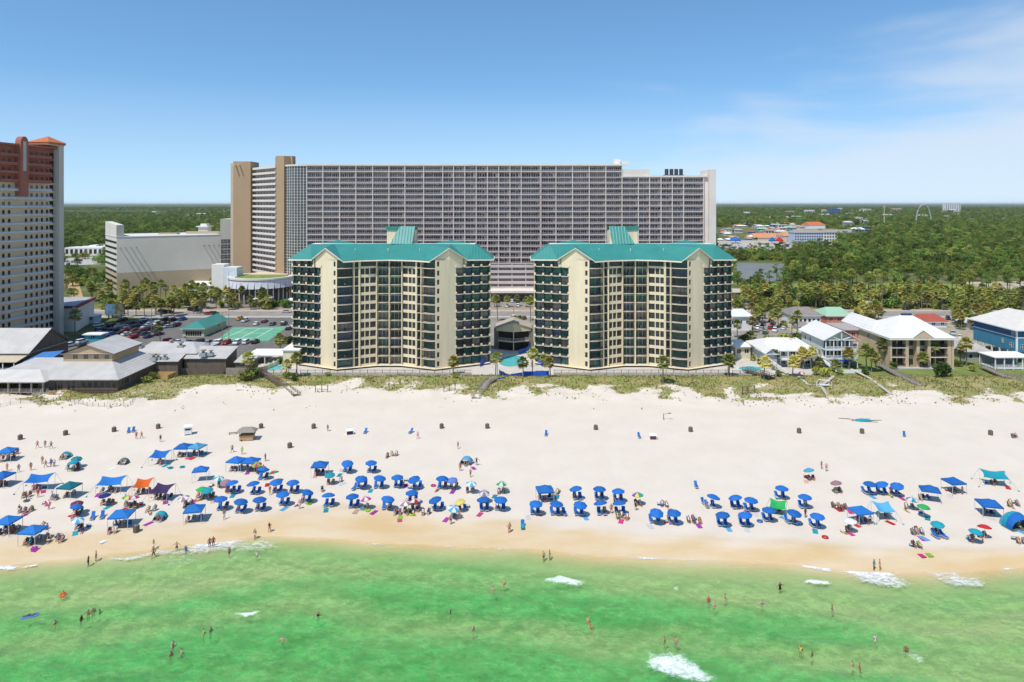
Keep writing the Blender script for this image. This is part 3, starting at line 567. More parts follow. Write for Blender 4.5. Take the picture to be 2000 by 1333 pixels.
for i in range(6):
    for k in range(3): window(root, (lerp(c.x, sx(453, 440), .18 + .28 * k), lerp(c.y, 440, .18 + .28 * k) - .12), 13 + i * 3.3, 1.6, 2.6, math.atan2(440 - c.y, sx(453, 440) - c.x), 2, 2, DKWIN, WHITE)
ob('roof_pavilion', MB().box(-205, -199, 446, 452, GZ + .5, GZ + 5).prism([(-206, 445), (-198, 445), (-198, 453), (-206, 453)], GZ + 5, GZ + 5.5).prism([(-204, 447), (-200, 447), (-200, 451), (-204, 451)], GZ + 5.5, GZ + 7).mesh('roof_pavilion', WHITE), root)
ob('roof_wall', MB().box(-212, -190, 444, 444.4, GZ + .5, GZ + 2.2).box(-226, -214, 436, 440, GZ + .5, GZ + 1.4).mesh('roof_wall', TAN), root)
# ------------------------------------------------------------------ round lobby with a grass roof
root = thing('round_lobby', 'round low lobby with a lawn on its roof and slanted pale panels', 'building', (-142, 387, 0)); RD = 17.5
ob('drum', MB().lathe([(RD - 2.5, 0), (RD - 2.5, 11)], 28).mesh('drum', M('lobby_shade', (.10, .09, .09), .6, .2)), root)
ob('rim', MB().lathe([(0, 13.6), (RD - 1.5, 13.6), (RD - 1.5, 14.2), (RD + .6, 14.2), (RD + .6, 13.2), (RD - 2, 13.0)], 36).mesh('rim', LWHITE), root)
ob('roof_lawn', MB().lathe([(0, 14.25), (RD - 3.5, 14.0), (RD - 3.5, 13.7)], 28).mesh('roof_lawn', M('roof_grass', (.17, .25, .05), .95, .3, .2)), root)
ob('roof_terrace', MB().prism([(-9, 4), (13, 5), (13, 18), (-9, 18)], 13.65, 14.4).mesh('roof_terrace', M('peach_terrace', (.6, .48, .34), .9, .08)), root)
pm = MB().poly([(-1.7, 0, 13), (1.7, 0, 13), (1.5, -.9, 8.6), (-1.5, -.9, 8.6)][::-1]).poly([(-1.7, .12, 13), (1.7, .12, 13), (1.5, -.78, 8.6), (-1.5, -.78, 8.6)]).mesh('panel', M('pale_panel', (.6, .6, .62), .5, .1, .6))
for k in range(17): th = math.radians(-175 + k * 11); ob('panel', pm, root, (RD * math.cos(th), RD * math.sin(th), 0), th + math.pi / 2)
for k in range(18): th = math.radians(-180 + k * 11); ob('column', MB().lathe([(.35, 0), (.3, 9)], 8).mesh('column', LWHITE), root, ((RD - 1.2) * math.cos(th), (RD - 1.2) * math.sin(th), 0))
root = thing('plant_block', 'two white boxes stacked side by side beside the round grass-roofed lobby', 'building', (-163, 384, 0))
ob('tall_box', MB().box(-6, 1, 0, 8, 0, hz(517, 384)).mesh('tall_box', WHITE), root); ob('low_box', MB().box(1.05, 9, -2, 7, 0, hz(523, 382)).mesh('low_box', M('pale_blue_white', (.6, .64, .66), .7, .05)), root)
# ------------------------------------------------------------------ tall beige tower at the left edge
T1 = Vector((-189.9, 285)); td = Vector((.15, 1)).normalized(); tn = Vector((td.y, -td.x)); T0 = T1 - td * 46; TF, NT = 3.34, 23
root = thing('beach_tower', 'tall beige apartment tower with red crown and pale blue balcony rails', 'apartment building', (T0.x, T0.y, 0), math.atan2(td.y, td.x))   # local x runs along the facade, front is -y
BEI = M('beige_render', (.70, .57, .41), .9, .06, .2); REDT = M('brick_red_render', (.35, .125, .085), .9, .08, .2); PBLUE = M('pale_blue_rail', (.50, .54, .58), .6, .06, .2); GREYT = M('tower_grey', (.56, .50, .43), .9, .05, .1)
LT = 46.0; zr = 4 * TF
ob('wall', MB().box(-10, LT, 1.6, 20, 0, (NT - 4) * TF).mesh('wall', BEI), root); ob('crown', MB().box(-10, LT, 1.6, 20, (NT - 4) * TF + .01, NT * TF + .8).mesh('crown', REDT), root)
ob('cornice', MB().box(-10, LT + .3, -.4, 20, NT * TF + .8, NT * TF + 1.5).mesh('cornice', REDT), root)
wmm = {}
for i in range(NT):
    z = i * TF; red = i >= NT - 4
    s_ = ob('balcony', MB().box(-10, LT - 2.5, 0, 1.6, z - .2, z).mesh('balcony', REDT if red else BEI), root)
    r = MB().box(-10, LT - 2.5, .05, .13, z + .95, z + 1.05).box(-10, LT - 2.5, .07, .11, z + .05, z + .75) if not red else MB().box(-10, LT - 2.5, .05, .2, z, z + 1.0)
    ob('railing', r.mesh('railing', REDT if red else PBLUE), s_)
    for k in range(13):
        x = 12 + k * 2.55
        if 27 < x < 31.5: continue
        window(root, (x, 1.56), z + .35, 1.1, 2.0, 0, 2, 1, DKWIN, REDT if red else LWHITE, kids=i > NT - 8)
    window(root, (LT - 1.2, 1.56), z + .2, 2.0, 2.4, 0, 2, 1, DKWIN, GREYT, kids=False)
fin = MB(); prof = [(27.4, 58), (31.0, 58), (31.0, NT * TF + 2)] + [(29.2 + 1.8 * math.cos(math.radians(a)), NT * TF + 2 + 2.6 * math.sin(math.radians(a))) for a in (25, 50, 75, 105, 130, 155)] + [(27.4, NT * TF + 2)]
k = len(prof); n0 = len(fin.v); fin.v += [(x, -.9, z) for x, z in prof] + [(x, 1.6, z) for x, z in prof]; fin.f += [tuple(range(k)), tuple(range(2 * k - 1, k - 1, -1))] + [(i, k + i, k + (i + 1) % k, (i + 1) % k) for i in range(k)]; fin.m += [0] * (k + 2)
ob('crest', fin.mesh('crest', REDT), root); ob('crest_panel', MB().box(28.5, 29.9, -1.0, -.905, NT * TF - 9, NT * TF + 2.6).mesh('crest_panel', M('crest_grey', (.42, .42, .40), .7)), root)
ob('end_pier', MB().box(LT, LT + 2.4, -1.0, 20, 0, NT * TF + 2.2).mesh('end_pier', GREYT), root)
cp = MB().prism([(LT - 5.6, -1.2), (LT + 2.5, -1.2), (LT + 2.5, 8), (LT - 5.6, 8)], NT * TF + 2.2, NT * TF + 3.4).mesh('turret', M('turret_cream', (.6, .5, .36), .9)); t_ = ob('turret', cp, root)
q = [(LT - 6.4, -1.8, NT * TF + 3.4), (LT + 3.0, -1.8, NT * TF + 3.4), (LT + 3.0, 8.8, NT * TF + 3.4), (LT - 6.4, 8.8, NT * TF + 3.4)]; ap = (LT - 1.1, 3.2, NT * TF + 6.2); mb = MB().poly(q[::-1])
for i in range(4): mb.poly([q[i], q[(i + 1) % 4], ap])
mb.box(LT - 6.2, LT + 2.8, -1.6, 8.6, NT * TF + 2.6, NT * TF + 3.39); ob('turret_roof', mb.mesh('turret_roof', M('orange_tile', (.46, .15, .06), .8, .15, 1.5, bump=.3)), t_)
root = thing('tower_annex', 'low white annex with a dark red roof edge beside the beige tower', 'building', (0, 0, 0))
pl = [(-190.5, 293), (-197.5, 321), (-224, 321), (-224, 293)]; pl = [(-224, 293), (-187, 293), (-196.5, 321), (-224, 321)]
ob('wall', MB().prism(pl, 0, 10.0).mesh('wall', WHITE), root); ob('roof_edge', MB().prism([(-224, 292.6), (-186.5, 292.6), (-196, 321.5), (-224, 321.5)], 10.0, 11.0).mesh('roof_edge', M('dark_red_trim', (.22, .05, .05), .7)), root); ob('roof_deck', MB().prism([(-223, 293.5), (-188, 293.5), (-197, 320.5), (-223, 320.5)], 11.0, 11.1).mesh('roof_deck', M('grey_roof', (.36, .36, .37), .9, .1)), root)
# ------------------------------------------------------------------ low buildings between the dunes and the road
GALV = seam_mat('galvanised_roof', (.49, .465, .43), 0.33, 'X', .12, .5, 0.0, .6); GALVY = seam_mat('galvanised_roof_2', (.48, .455, .42), 0.33, 'Y', .12, .5, 0.0, .6); WROOF = seam_mat('white_metal_roof', (.68, .66, .62), 0.35, 'X', .07, .5, 0.0, .5)
WOOD = M('weathered_wood', (.15, .115, .085), .95, .3, .8, bump=.3, aniso=(4, 4, .3)); DECKW = M('grey_boards', (.30, .26, .22), .95, .25, .8); TANW = M('tan_siding', (.45, .33, .20), .9, .08, .3); WHITEW = M('white_siding', (.72, .72, .70), .8, .05, .3); DARKIN = M('dark_interior', (.03, .027, .025), .8, .3, .4)
NEWW = M('new_pine', (.50, .31, .12), .9, .2, .5)
def hip(x0, x1, y0, y1, ze, zr, ax='x', ia=0, ib=0, fas=.28):
    m_ = MB()
    if ax == 'x': r0, r1 = (x0 + ia, (y0 + y1) / 2, zr), (x1 - ib, (y0 + y1) / 2, zr)
    else: r0, r1 = ((x0 + x1) / 2, y0 + ia, zr), ((x0 + x1) / 2, y1 - ib, zr)
    A, B, C, D = (x0, y0, ze), (x1, y0, ze), (x1, y1, ze), (x0, y1, ze)
    if ax == 'x':
        for q in ((A, B, r1, r0), (C, D, r0, r1)) + (((D, A, r0),) if ia else ()) + (((B, C, r1),) if ib else ()): m_.poly(q)
    else:
        for q in ((B, C, r1, r0), (D, A, r0, r1)) + (((A, B, r0),) if ia else ()) + (((C, D, r1),) if ib else ()): m_.poly(q)
    m_.poly([D, C, B, A]); m_.box(x0 + .03, x1 - .03, y0 + .03, y1 - .03, ze - fas, ze - .01, 1); return m_
def box_walls(root, x0, x1, y0, y1, z0, z1, mat, front=(), right=(), left=(), wz=1.0, wh=1.4, ww=1.2, frame=None, glass=None, name='wall'):
    """four walls with window openings on the camera side and both ends"""
    mb = MB(); rows = []
    for p0, p1, us in (((x0, y0), (x1, y0), front), ((x1, y0), (x1, y1), right), ((x1, y1), (x0, y1), ()), ((x0, y1), (x0, y0), left)):
        hl = [(u[0] - u[1] / 2, u[0] + u[1] / 2, u[2], u[2] + u[3]) if isinstance(u, tuple) else (u - ww / 2, u + ww / 2, z0 + wz, z0 + wz + wh) for u in us]
        at, rz = wall_holes(mb, p0, p1, z0, z1, hl, .15)
        for h in hl: rows.append((at((h[0] + h[1]) / 2, .12), h[2], h[1] - h[0], h[3] - h[2], rz))
    w = ob(name, mb.mesh(name, mat), root)
    for xy, z, a, b, rz in rows: window(root, xy, z, a, b, rz, max(1, round(a / .9)), 1, glass or GLASS2, frame or WHITE)
    return w
def rail(root, pts, z, mat, h=1.0, n=.5, posts=2.0, name='railing'):
    mb = MB()
    for a, b in zip(pts, pts[1:]):
        a, b = Vector((*a, z)) if len(a) == 2 else Vector(a), Vector((*b, z)) if len(b) == 2 else Vector(b); Ln = (b - a).length; up = Vector((0, 0, 1))
        mb.beam(a + up * h, b + up * h, .1, .08); mb.beam(a + up * .15, b + up * .15, .07); mb.beam(a + up * h * .55, b + up * h * .55, .04)
        k = max(1, round(Ln / n))
        for i in range(k + 1): p = a.lerp(b, i / k); w = .07 if i % max(1, round(posts / n)) == 0 else .03; mb.box(p.x - w, p.x + w, p.y - w, p.y + w, p.z, p.z + h)
    return ob(name, mb.mesh(name, mat), root)
def posts(root, pts, z0, z1, mat, w=.12, name='post'):
    me = MB().box(-w, w, -w, w, 0, z1 - z0).mesh(name, mat)
    for p in pts: ob(name, me, root, (p[0], p[1], z0))
def planks(root, x0, x1, y0, y1, z, mat, along='x', st=.6, name='plank'):
    lo, hi = (y0, y1) if along == 'x' else (x0, x1); k = max(1, round((hi - lo) / st)); st = (hi - lo) / k
    me = MB().box(x0, x1, 0, st - .03, -.12, 0).mesh(name, mat) if along == 'x' else MB().box(0, st - .03, y0, y1, -.12, 0).mesh(name, mat)
    for i in range(k): ob(name, me, root, (0, lo + i * st, z + .01 * R.random()) if along == 'x' else (lo + i * st, 0, z + .01 * R.random()))
# --- barn-like hall at the left edge
root = thing('beach_hall', 'large grey metal-roofed hall with dark wooden gable at the left edge', 'building', (0, 0, 0))
hb = MB().box(-205, -160.6, 227.5, 247, 0, 5.3); hb.poly([(-160.6, 227.5, 5.3), (-160.6, 247, 5.3), (-160.6, 237, 11.4)]); ob('wall', hb.mesh('wall', WOOD), root)
ob('roof', hip(-205, -159.8, 225.8, 248.2, 5.4, 11.8, 'x').mesh('roof', [GALV, DECKW]), root)
ob('porch_roof', MB().prism([(-205, 221), (-160.5, 221), (-160.5, 227.4), (-205, 227.4)], [3.5, 3.5, 4.8, 4.8], [3.7, 3.7, 5.0, 5.0]).mesh('porch_roof', M('tan_roof', (.5, .42, .3), .8, .1)), root)
posts(root, [(-161.5 - k * 3.6, 221.4) for k in range(9)], 0, 3.5, WHITEW, .15); rail(root, [(-196, 221.3), (-161.5, 221.3)], .6, WHITEW); ob('porch_floor', MB().box(-205, -161, 221, 227.4, 0, .6).mesh('porch_floor', DECKW), root)
ob('service_window', MB().box(-200, -163, 227.3, 227.48, .8, 3.1).mesh('service_window', DARKIN), root)
# --- blue shade cloth and flag
root = thing('shade_awning', 'blue shade cloth stretched between the metal-roofed hall and restaurant', 'awning', (0, 0, 0)); ob('cloth', MB().prism([(-158.5, 221), (-150, 222.5), (-150.5, 229.5), (-157, 228.5)], [3.6, 4.4, 5.6, 5.2], [3.66, 4.46, 5.66, 5.26]).mesh('cloth', M('blue_tarp', (.05, .17, .42), .7, .12)), root); posts(root, [(-158.3, 221.2), (-150.2, 222.7)], 0, 3.7, DECKW, .06)
FP = gp(115, 652); root = thing('flagpole', 'white flagpole behind the metal-roofed hall flying a striped flag', 'flag', (FP.x, FP.y, 0)); ob('pole', MB().lathe([(.12, 0), (.07, 12.2), (.12, 12.2), (.02, 12.5)], 8).mesh('pole', WHITE), root)
RED_ = M('flag_red', (.45, .03, .05), .8); NAVY = M('navy_cloth', (.03, .05, .16), .8)
fl = ob('flag', MB().box(.12, 3.0, -.02, .02, 10.2, 12.0).mesh('flag', M('flag_white', (.7, .7, .7), .8)), root, rot=(0, math.radians(18), .5))
for i in range(7): ob('stripe', MB().box(.13, 3.01, -.03, .03, 10.2 + i * .2769, 10.338 + i * .2769).mesh('stripe', RED_), fl)
ob('canton', MB().box(.125, 1.3, -.04, .04, 11.03, 12.01).mesh('canton', NAVY), fl)
# --- restaurant with tan upper storey
root = thing('beach_restaurant', 'sprawling restaurant with stacked grey metal roofs and tan upper storey', 'restaurant', (0, 0, 0))
box_walls(root, -137, -114, 197.2, 222, .0, 4.4, WOOD, [(13.2, 1.3, 1.9, 1.9), (15.0, 1.3, 1.9, 1.9), (16.8, 1.3, 1.9, 1.9), (18.6, 1.3, 1.9, 1.9), (20.4, 1.3, 1.9, 1.9), (22, 1.0, 1.9, 1.9), (6, 2.4, .9, 2.9), (9.6, 2.2, .9, 2.9)], [(2, 2.4, 1.9, 1.9), (5, 2.2, 1.9, 1.9)], frame=DECKW)
lr = MB(); A, B, C, D = (-138.5, 196, 4.4), (-113, 196, 4.4), (-113, 222.5, 4.4), (-138.5, 222.5, 4.4); a, b, c, d = (-135, 205.2, 7.5), (-120.1, 205.2, 7.5), (-120.1, 220, 7.5), (-135, 220, 7.5)
for q in ((A, B, b, a), (B, C, c, b), (C, D, d, c), (D, A, a, d), (a, b, c, d), (D, C, B, A)): lr.poly(q)
lr.box(-138.4, -113.1, 196.1, 222.4, 4.1, 4.39, 1); ob('lower_roof', lr.mesh('lower_roof', [GALV, DECKW]), root)
up = MB(); hl = [(2.9 + k * 3.15, 4.3 + k * 3.15, 8.3, 9.9) for k in range(4)]; at, rz = wall_holes(up, (-134.9, 205.3), (-120.2, 205.3), 7, 9.95, hl, .15); up.poly([(-134.9, 205.3, 9.95), (-120.2, 205.3, 9.95), (-127.5, 205.3, 12.5)]); up.poly([(-120.2, 205.3, 7), (-120.2, 219.8, 7), (-120.2, 219.8, 9.95), (-120.2, 205.3, 9.95)]); up.poly([(-134.9, 219.8, 7), (-134.9, 205.3, 7), (-134.9, 205.3, 9.95), (-134.9, 219.8, 9.95)])
ob('upper_wall', up.mesh('upper_wall', TANW), root)
for h in hl: window(root, at((h[0] + h[1]) / 2, .12), h[2], 1.4, 1.6, 0, 2, 2, M('grey_blue_glass', (.09, .12, .13), .2, .2), DECKW)
ob('upper_roof', hip(-135.8, -119.3, 204.6, 220.6, 9.95, 12.7, 'y').mesh('upper_roof', [GALVY, M('brown_trim', (.2, .13, .09), .8)]), root)
ob('side_roof', hip(-152, -137.5, 204, 220, 5.2, 7.2, 'x', 4, 0).mesh('side_roof', [GALV, DECKW]), root); ob('side_wall', MB().box(-150, -138, 206, 219, 0, 4.9).mesh('side_wall', WOOD), root)
ob('rear_roof', hip(-124, -103, 223, 240, 6.0, 8.2, 'x', 2, 5).mesh('rear_roof', [GALV, DECKW]), root); ob('rear_wall', MB().box(-123, -104, 224, 239, 0, 5.7).mesh('rear_wall', WOOD), root)
st = MB()
for i in range(7): st.box(-132.0 + i * .5, -131.5 + i * .5, 194.0, 196.4, 0, 1.4 - i * .2)
ob('steps', st.mesh('steps', NEWW), root); rail(root, [(-136.5, 195.0), (-132.2, 195.0)], 1.1, DECKW); rail(root, [(-132.2, 194.0, 1.1), (-128.6, 194.0, 0)], 0, DECKW); ob('deck', MB().box(-136.8, -132.1, 194.6, 197.1, .2, 1.1).mesh('deck', DECKW), root); rail(root, [(-127.5, 196.9), (-114.2, 196.9)], .6, WOOD, h=1.1, n=.35)
# --- open pavilion
root = thing('dining_pavilion', 'open-sided dining pavilion on posts with pale hipped metal roof', 'pavilion', (0, 0, 0))
ob('roof', hip(-172, -132.7, 193.8, 204.5, 4.3, 6.6, 'x', 0, 5).mesh('roof', [M('pale_metal', (.54, .51, .46), .5, .1, .3), DECKW]), root)
planks(root, -172, -133.4, 194.6, 204, 1.15, DECKW, 'x', .55); posts(root, [(-133.8 - k * 3.3, 194.8) for k in range(10)] + [(-133.8, 198), (-133.8, 201.5)], 1.15, 4.1, DECKW, .2); rail(root, [(-168, 194.75), (-133.7, 194.75), (-133.7, 203.5)], 1.15, DECKW, n=.3)
for k in range(10): ob('brace', MB().beam((-135 - k * 3.3, 194.7, 1.0), (-134.2 - k * 3.3, 195.8, -.3), .2).mesh('brace', NEWW), root)
ob('back_wall', MB().box(-172, -133.6, 203.9, 204.2, 1.15, 4.0).mesh('back_wall', WOOD), root)
posts(root, [(-133.8 - k * 3.3, 195) for k in range(10)], -.4, 1.03, DECKW, .16, 'pile')
# --- shed-roofed kitchen blocks to the right of the restaurant
def shed(label, x0, x1, y0, y1, z0, z1, dx=0.0, name='metal_shed'):
    r = thing(name, label, 'building', (0, 0, 0)); ob('wall', MB().prism([(x0 + .4, y0 + .6), (x1 - .4, y0 + .6), (x1 - .4 + dx, y1 - .3), (x0 + .4 + dx, y1 - .3)], 0, [z0 - .2, z0 - .2, z1 - .2, z1 - .2]).mesh('wall', WOOD), r)
    ob('roof', MB().prism([(x0, y0), (x1, y0), (x1 + dx, y1), (x0 + dx, y1)], [z0 - .18, z0 - .18, z1 - .18, z1 - .18], [z0, z0, z1, z1]).mesh('roof', GALV), r); return r
r1 = shed('grey sloping-roofed kitchen block next to the tan upper storey', -115, -105.8, 216.4, 230, 5, 7.0, -1.5); r2 = shed('grey sloping-roofed block with two roof fans and a wooden yard fence', -106.5, -92.2, 220.4, 230, 5, 7); r3 = shed('small low grey-roofed lean-to beside the yellow parasol yard', -89.5, -83.5, 219.5, 226, 4, 5)
ACM = M('grey_unit', (.33, .35, .36), .6, .15, .8)
def ac(label, x, y, z, s=1.0):
    r = thing('roof_fan', label, 'roof unit', (x, y, z), 0, 'roof machinery', s=s); ob('casing', MB().box(-.8, .8, -.6, .6, 0, .9).mesh('casing', ACM), r); ob('hood', MB().lathe([(.35, .9), (.35, 1.4), (.75, 1.5), (.7, 1.75), (0, 1.9)], 10).mesh('hood', DECKW), r)
for i, (x, y) in enumerate(((300, 699), (309, 698), (322, 698), (353, 685), (335, 681), (360, 676), (397, 694), (412, 693), (405, 681), (273, 686))): p_ = gp(x, y, 6); ac('grey vent unit on the metal restaurant roofs', p_.x, p_.y, 5.05 + max(0, (p_.y - 217)) * .15, 1.0 if i % 3 else 1.25)
def wood_fence(label, pts, h, mat, name='board_fence', st=.3):
    r = thing(name, label, 'fence', (pts[0][0], pts[0][1], 0)); ox, oy = pts[0]; me = MB().box(-st / 2 + .012, st / 2 - .012, -.03, .03, 0, h).mesh('board', mat); me2 = MB().box(-st / 2 + .012, st / 2 - .012, -.03, .03, 0, h - .08).mesh('board', mat)
    for a, b in zip(pts, pts[1:]):
        a, b = Vector(a), Vector(b); k = max(1, int((b - a).length / st)); an = math.atan2(b.y - a.y, b.x - a.x)
        for i in range(k): p = a.lerp(b, (i + .5) / k); ob('board', me if i % 3 else me2, r, (p.x - ox, p.y - oy, gz(p.x, p.y) if p.y < 219 else 0), an)
        ob('rail', MB().beam((a.x - ox, a.y - oy + .06, h * .8), (b.x - ox, b.y - oy + .06, h * .8), .06).mesh('rail', mat), r)
wood_fence('grey board fence closing the restaurant yard above the dune grass', [(-92, 219.6), (-83, 219.6), (-79.5, 222)], 2.2, DECKW); wood_fence('dark board fence under the grey sloping roofs', [(-113, 217.5), (-106, 219.2), (-93, 220.2)], 2.2, WOOD)
r = thing('timber_pen', 'small new yellow pine enclosure on the dune beside the restaurant', 'enclosure', (gp(314, 741).x, gp(314, 741).y, .3))
for a, b in (((-3.6, -2), (3.2, -2)), ((3.2, -2), (3.6, 2.4)), ((-3.6, -2), (-3.3, 2.4)), ((-3.3, 2.4), (3.6, 2.4))):
    ob('side', MB().beam((*a, .75), (*b, .75), .12, 1.5).mesh('side', NEWW), r)
# --- teal-roofed store and the tennis court
root = thing('teal_store', 'long low pale green store with a teal hipped roof in the parking lot', 'building', (0, 0, 0)); PGREEN = M('pale_green_wall', (.45, .47, .32), .9, .06)
box_walls(root, -136, -127.2, 282, 304, 0, 3.4, PGREEN, [(4.4, 6.6, .2, 2.1)], [(14, .9, 1.6, 1.0)], glass=DARKIN, frame=CREAM2); ob('roof', hip(-136.8, -126.4, 281, 305, 3.5, 6.0, 'y', 4.5, 0).mesh('roof', [TEAL, CREAM2]), root)
m, t, K, p = base_mat('court_green', .9, .2); K(ramp_mix(t, K, nz_(t, K, .2, 5), (.10, .33, .20), (.16, .38, .25)), p.inputs['Base Color']); sheet('tennis_court', [(420, 667), (523, 667), (562, 638), (455, 640)], .02, m)
mb = MB()
for q in (((440, 661), (480, 642)), ((470, 661), (507, 642)), ((500, 661), (533, 642)), ((440, 661), (500, 661)), ((480, 642), (533, 642)), ((460, 651), (517, 651))): a, b = gp(*q[0]), gp(*q[1]); mb.beam((a.x, a.y, .03), (b.x, b.y, .03), .25, .012)
structure('court_lines', mb.mesh('court_lines', WHITE_P))
# --- white pool bar and cream wall by the left pool
root = thing('pool_house', 'white-roofed pool house with cream walls beside the oval pool', 'building', (0, 0, 0)); box_walls(root, -77.5, -72, 231, 242, 0, 5.2, CREAM, [(3.6, 1.6, 2.2, 1.5)], frame=CREAM); ob('flat_roof', MB().box(-78, -71.8, 230.6, 242.5, 5.2, 5.6).mesh('flat_roof', FLATR), root); ob('awning', hip(-91, -78.2, 233, 243, 3.2, 4.4, 'x', 2, 0).mesh('awning', [FLATR, WHITE]), root); posts(root, [(-90.5, 233.4), (-84.5, 233.4), (-78.6, 233.4)], 0, 2.9, WHITE)
root = thing('garden_wall', 'cream balustraded wall running back from the oval pool', 'wall', (0, 0, 0)); a, b = Vector((-83.0, 217.5)), Vector((-79, 236)); ob('wall', MB().prism([(-83.3, 219.2), (-82.9, 219.2), (-78.8, 236), (-79.2, 236)], 0, 1.5).mesh('wall', CREAM), root); posts(root, [tuple(Vector((-83.1, 219.4)).lerp(Vector((-79, 235.6)), k / 6)) for k in range(7)], 0, 1.9, CREAM2, .28, 'pier')
# --- swimming pools
POOLW = M('pool_water', (.10, .48, .50), .08, .1, .3, spec=.5, bump=.1, bscale=2)
def pool(label, cx, cy, a, b, rot, wob, z=.05):
    r = thing('swimming_pool', label, 'pool', (cx, cy, z), rot); N = 28; o = [((1 + wob * math.sin(2 * th + .6)) * a * math.cos(th), (1 + wob * math.sin(2 * th + .6)) * b * math.sin(th)) for th in (2 * math.pi * i / N for i in range(N))]
    cop = MB()
    for i in range(N):
        p, q = o[i], o[(i + 1) % N]; f_ = 1.0 + .45 / a; g_ = 1.0 + .45 / b
        cop.prism([p, (p[0] * f_, p[1] * g_), (q[0] * f_, q[1] * g_), q], 0, .12)
    ob('coping', cop.mesh('coping', M('pool_coping', (.66, .6, .5), .8, .06)), r); ob('water', MB().poly([(x, y, .05) for x, y in o]).mesh('water', POOLW), r); return r
c = gp(537, 719); pool('oval turquoise pool at the outer side of a teal-roofed condominium', c.x, c.y, 4.4, 3.6, .1, .15); c = gp(1466, 721); pool('kidney-shaped turquoise pool between condominium and white-roofed house', c.x, c.y, 3.6, 3.8, -.1, .2)
c = gp(1000, 706); pool('large turquoise pool between the two teal-roofed condominiums', c.x, c.y, 4.4, 9.0, 0, .1)
# --- prow-fronted lounge in the gap
root = thing('lounge_building', 'two-storey cream lounge with a pointed prow front between the condominiums', 'building', (.6, 254.5, 0))
for sd in (-1, 1):
    q = lambda x, y: (x * sd, y); pr = lambda pl: pl if sd == 1 else pl[::-1]; dk, cr, sl_ = MB(), MB(), MB()
    dk.prism(pr([q(0, .6), q(5.6, 3.4), q(5.6, 12), q(0, 12)]), 0, 7.2); ob('glazing', dk.mesh('glazing', DARKIN), root)
    cr.prism(pr([q(0, 0), q(6.6, 3.2), q(6.6, 3.6), q(0, .4)]), [7.0] * 4, [10.6, 7.9, 7.9, 10.6]); ob('gable_wall', cr.mesh('gable_wall', CREAM), root)
    sl_.prism(pr([q(0, -.6), q(5.8, 2.4), q(5.8, 3.4), q(0, .5)]), 3.2, 3.6); ob('terrace', sl_.mesh('terrace', SLABW), root)
    rf = MB().prism(pr([q(0, -.3), q(6.9, 3.0), q(6.9, 13), q(0, 13)]), [10.6, 7.9, 7.9, 10.6], [10.75, 8.05, 8.05, 10.75]); ob('roof', rf.mesh('roof', M('tan_roofing', (.42, .36, .27), .9, .1)), root)
    rail(root, [q(.1, -.5), q(5.7, 2.45)], 3.6, SLABW, n=.6); ob('side_wall', MB().box(min(5.7 * sd, 7.4 * sd), max(5.7 * sd, 7.4 * sd), 3.4, 11, 0, 7.6).mesh('side_wall', M('grey_wood_wall', (.2, .18, .16), .9, .15)), root)
ob('prow_post', MB().box(-.18, .18, -.3, .1, 0, 10.4).mesh('prow_post', SLABW), root)
# --- blue screens around the central pool
BLUET = M('blue_screen', (.02, .10, .50), .6, .15, .8)
def screen(label, pts, h=1.1, nm='fence_screen'):
    a0 = gp(*pts[0]); r = thing(nm, label, 'screen', (a0.x, a0.y, gz(a0.x, min(a0.y, 219)))); mb = MB()
    for p, q in zip(pts, pts[1:]): a, b = gp(*p) - a0, gp(*q) - a0; mb.beam((a.x, a.y, h / 2), (b.x, b.y, h / 2), .06, h)
    ob('cloth', mb.mesh('cloth', BLUET), r)
    for p in pts: a = gp(*p) - a0; ob('post', MB().lathe([(.05, 0), (.05, h + .2)], 6).mesh('post', RAIL), r, (a.x, a.y, 0))
screen('straight blue cloth screen below the central pool', [(1022, 741), (1048, 741), (1072, 740)], 1.5); screen('curved blue cloth screen climbing to the boardwalk', [(1020, 736), (1000, 739), (985, 745), (965, 749), (957, 752)], 1.2); screen('short blue tarp beside the pool deck steps', [(975, 731), (984, 735), (990, 739)], 1.3); screen('blue cloth panel at the foot of the condominium balconies', [(938, 717), (953, 708)], 2.2); screen('blue cloth cover under the balconies beside the central pool', [(1050, 712), (1066, 716)], 1.8); screen('blue windbreak on the lounge terrace', [(1014, 692), (1028, 688), (1036, 682)], 1.6)
# --- fence along the dune edge in front of the condominiums
def iron_fence(label, x0, x1, y):
    r = thing('iron_fence', label, 'fence', (x0, y, 0), 0, 'dark fences before the terraces'); Ln = x1 - x0; ob('kerb_wall', MB().box(0, Ln, -.12, .12, 0, .55).mesh('kerb_wall', CONC), r); mb = MB().box(0, Ln, -.03, .03, 1.5, 1.58).box(0, Ln, -.03, .03, .62, .68)
    k = int(Ln / .25)
    for i in range(k): mb.box(i * .25, i * .25 + .03, -.015, .015, .56, 1.5)
    ob('bars', mb.mesh('bars', RAIL), r); me = MB().box(-.06, .06, -.06, .06, 0, 1.7).mesh('post', RAIL)
    for i in range(int(Ln / 2.4) + 1): ob('post', me, r, (i * 2.4, 0, 0))
iron_fence('dark railing before the terrace of the condominium nearest the restaurant', -68, -13, 219.2); iron_fence('dark railing before the terrace of the condominium nearest the houses', 13.5, 70, 219.2); iron_fence('dark railing around the kidney-shaped pool', 70.5, 82, 218.2); iron_fence('dark railing below the oval pool', -79, -68.6, 219.4)
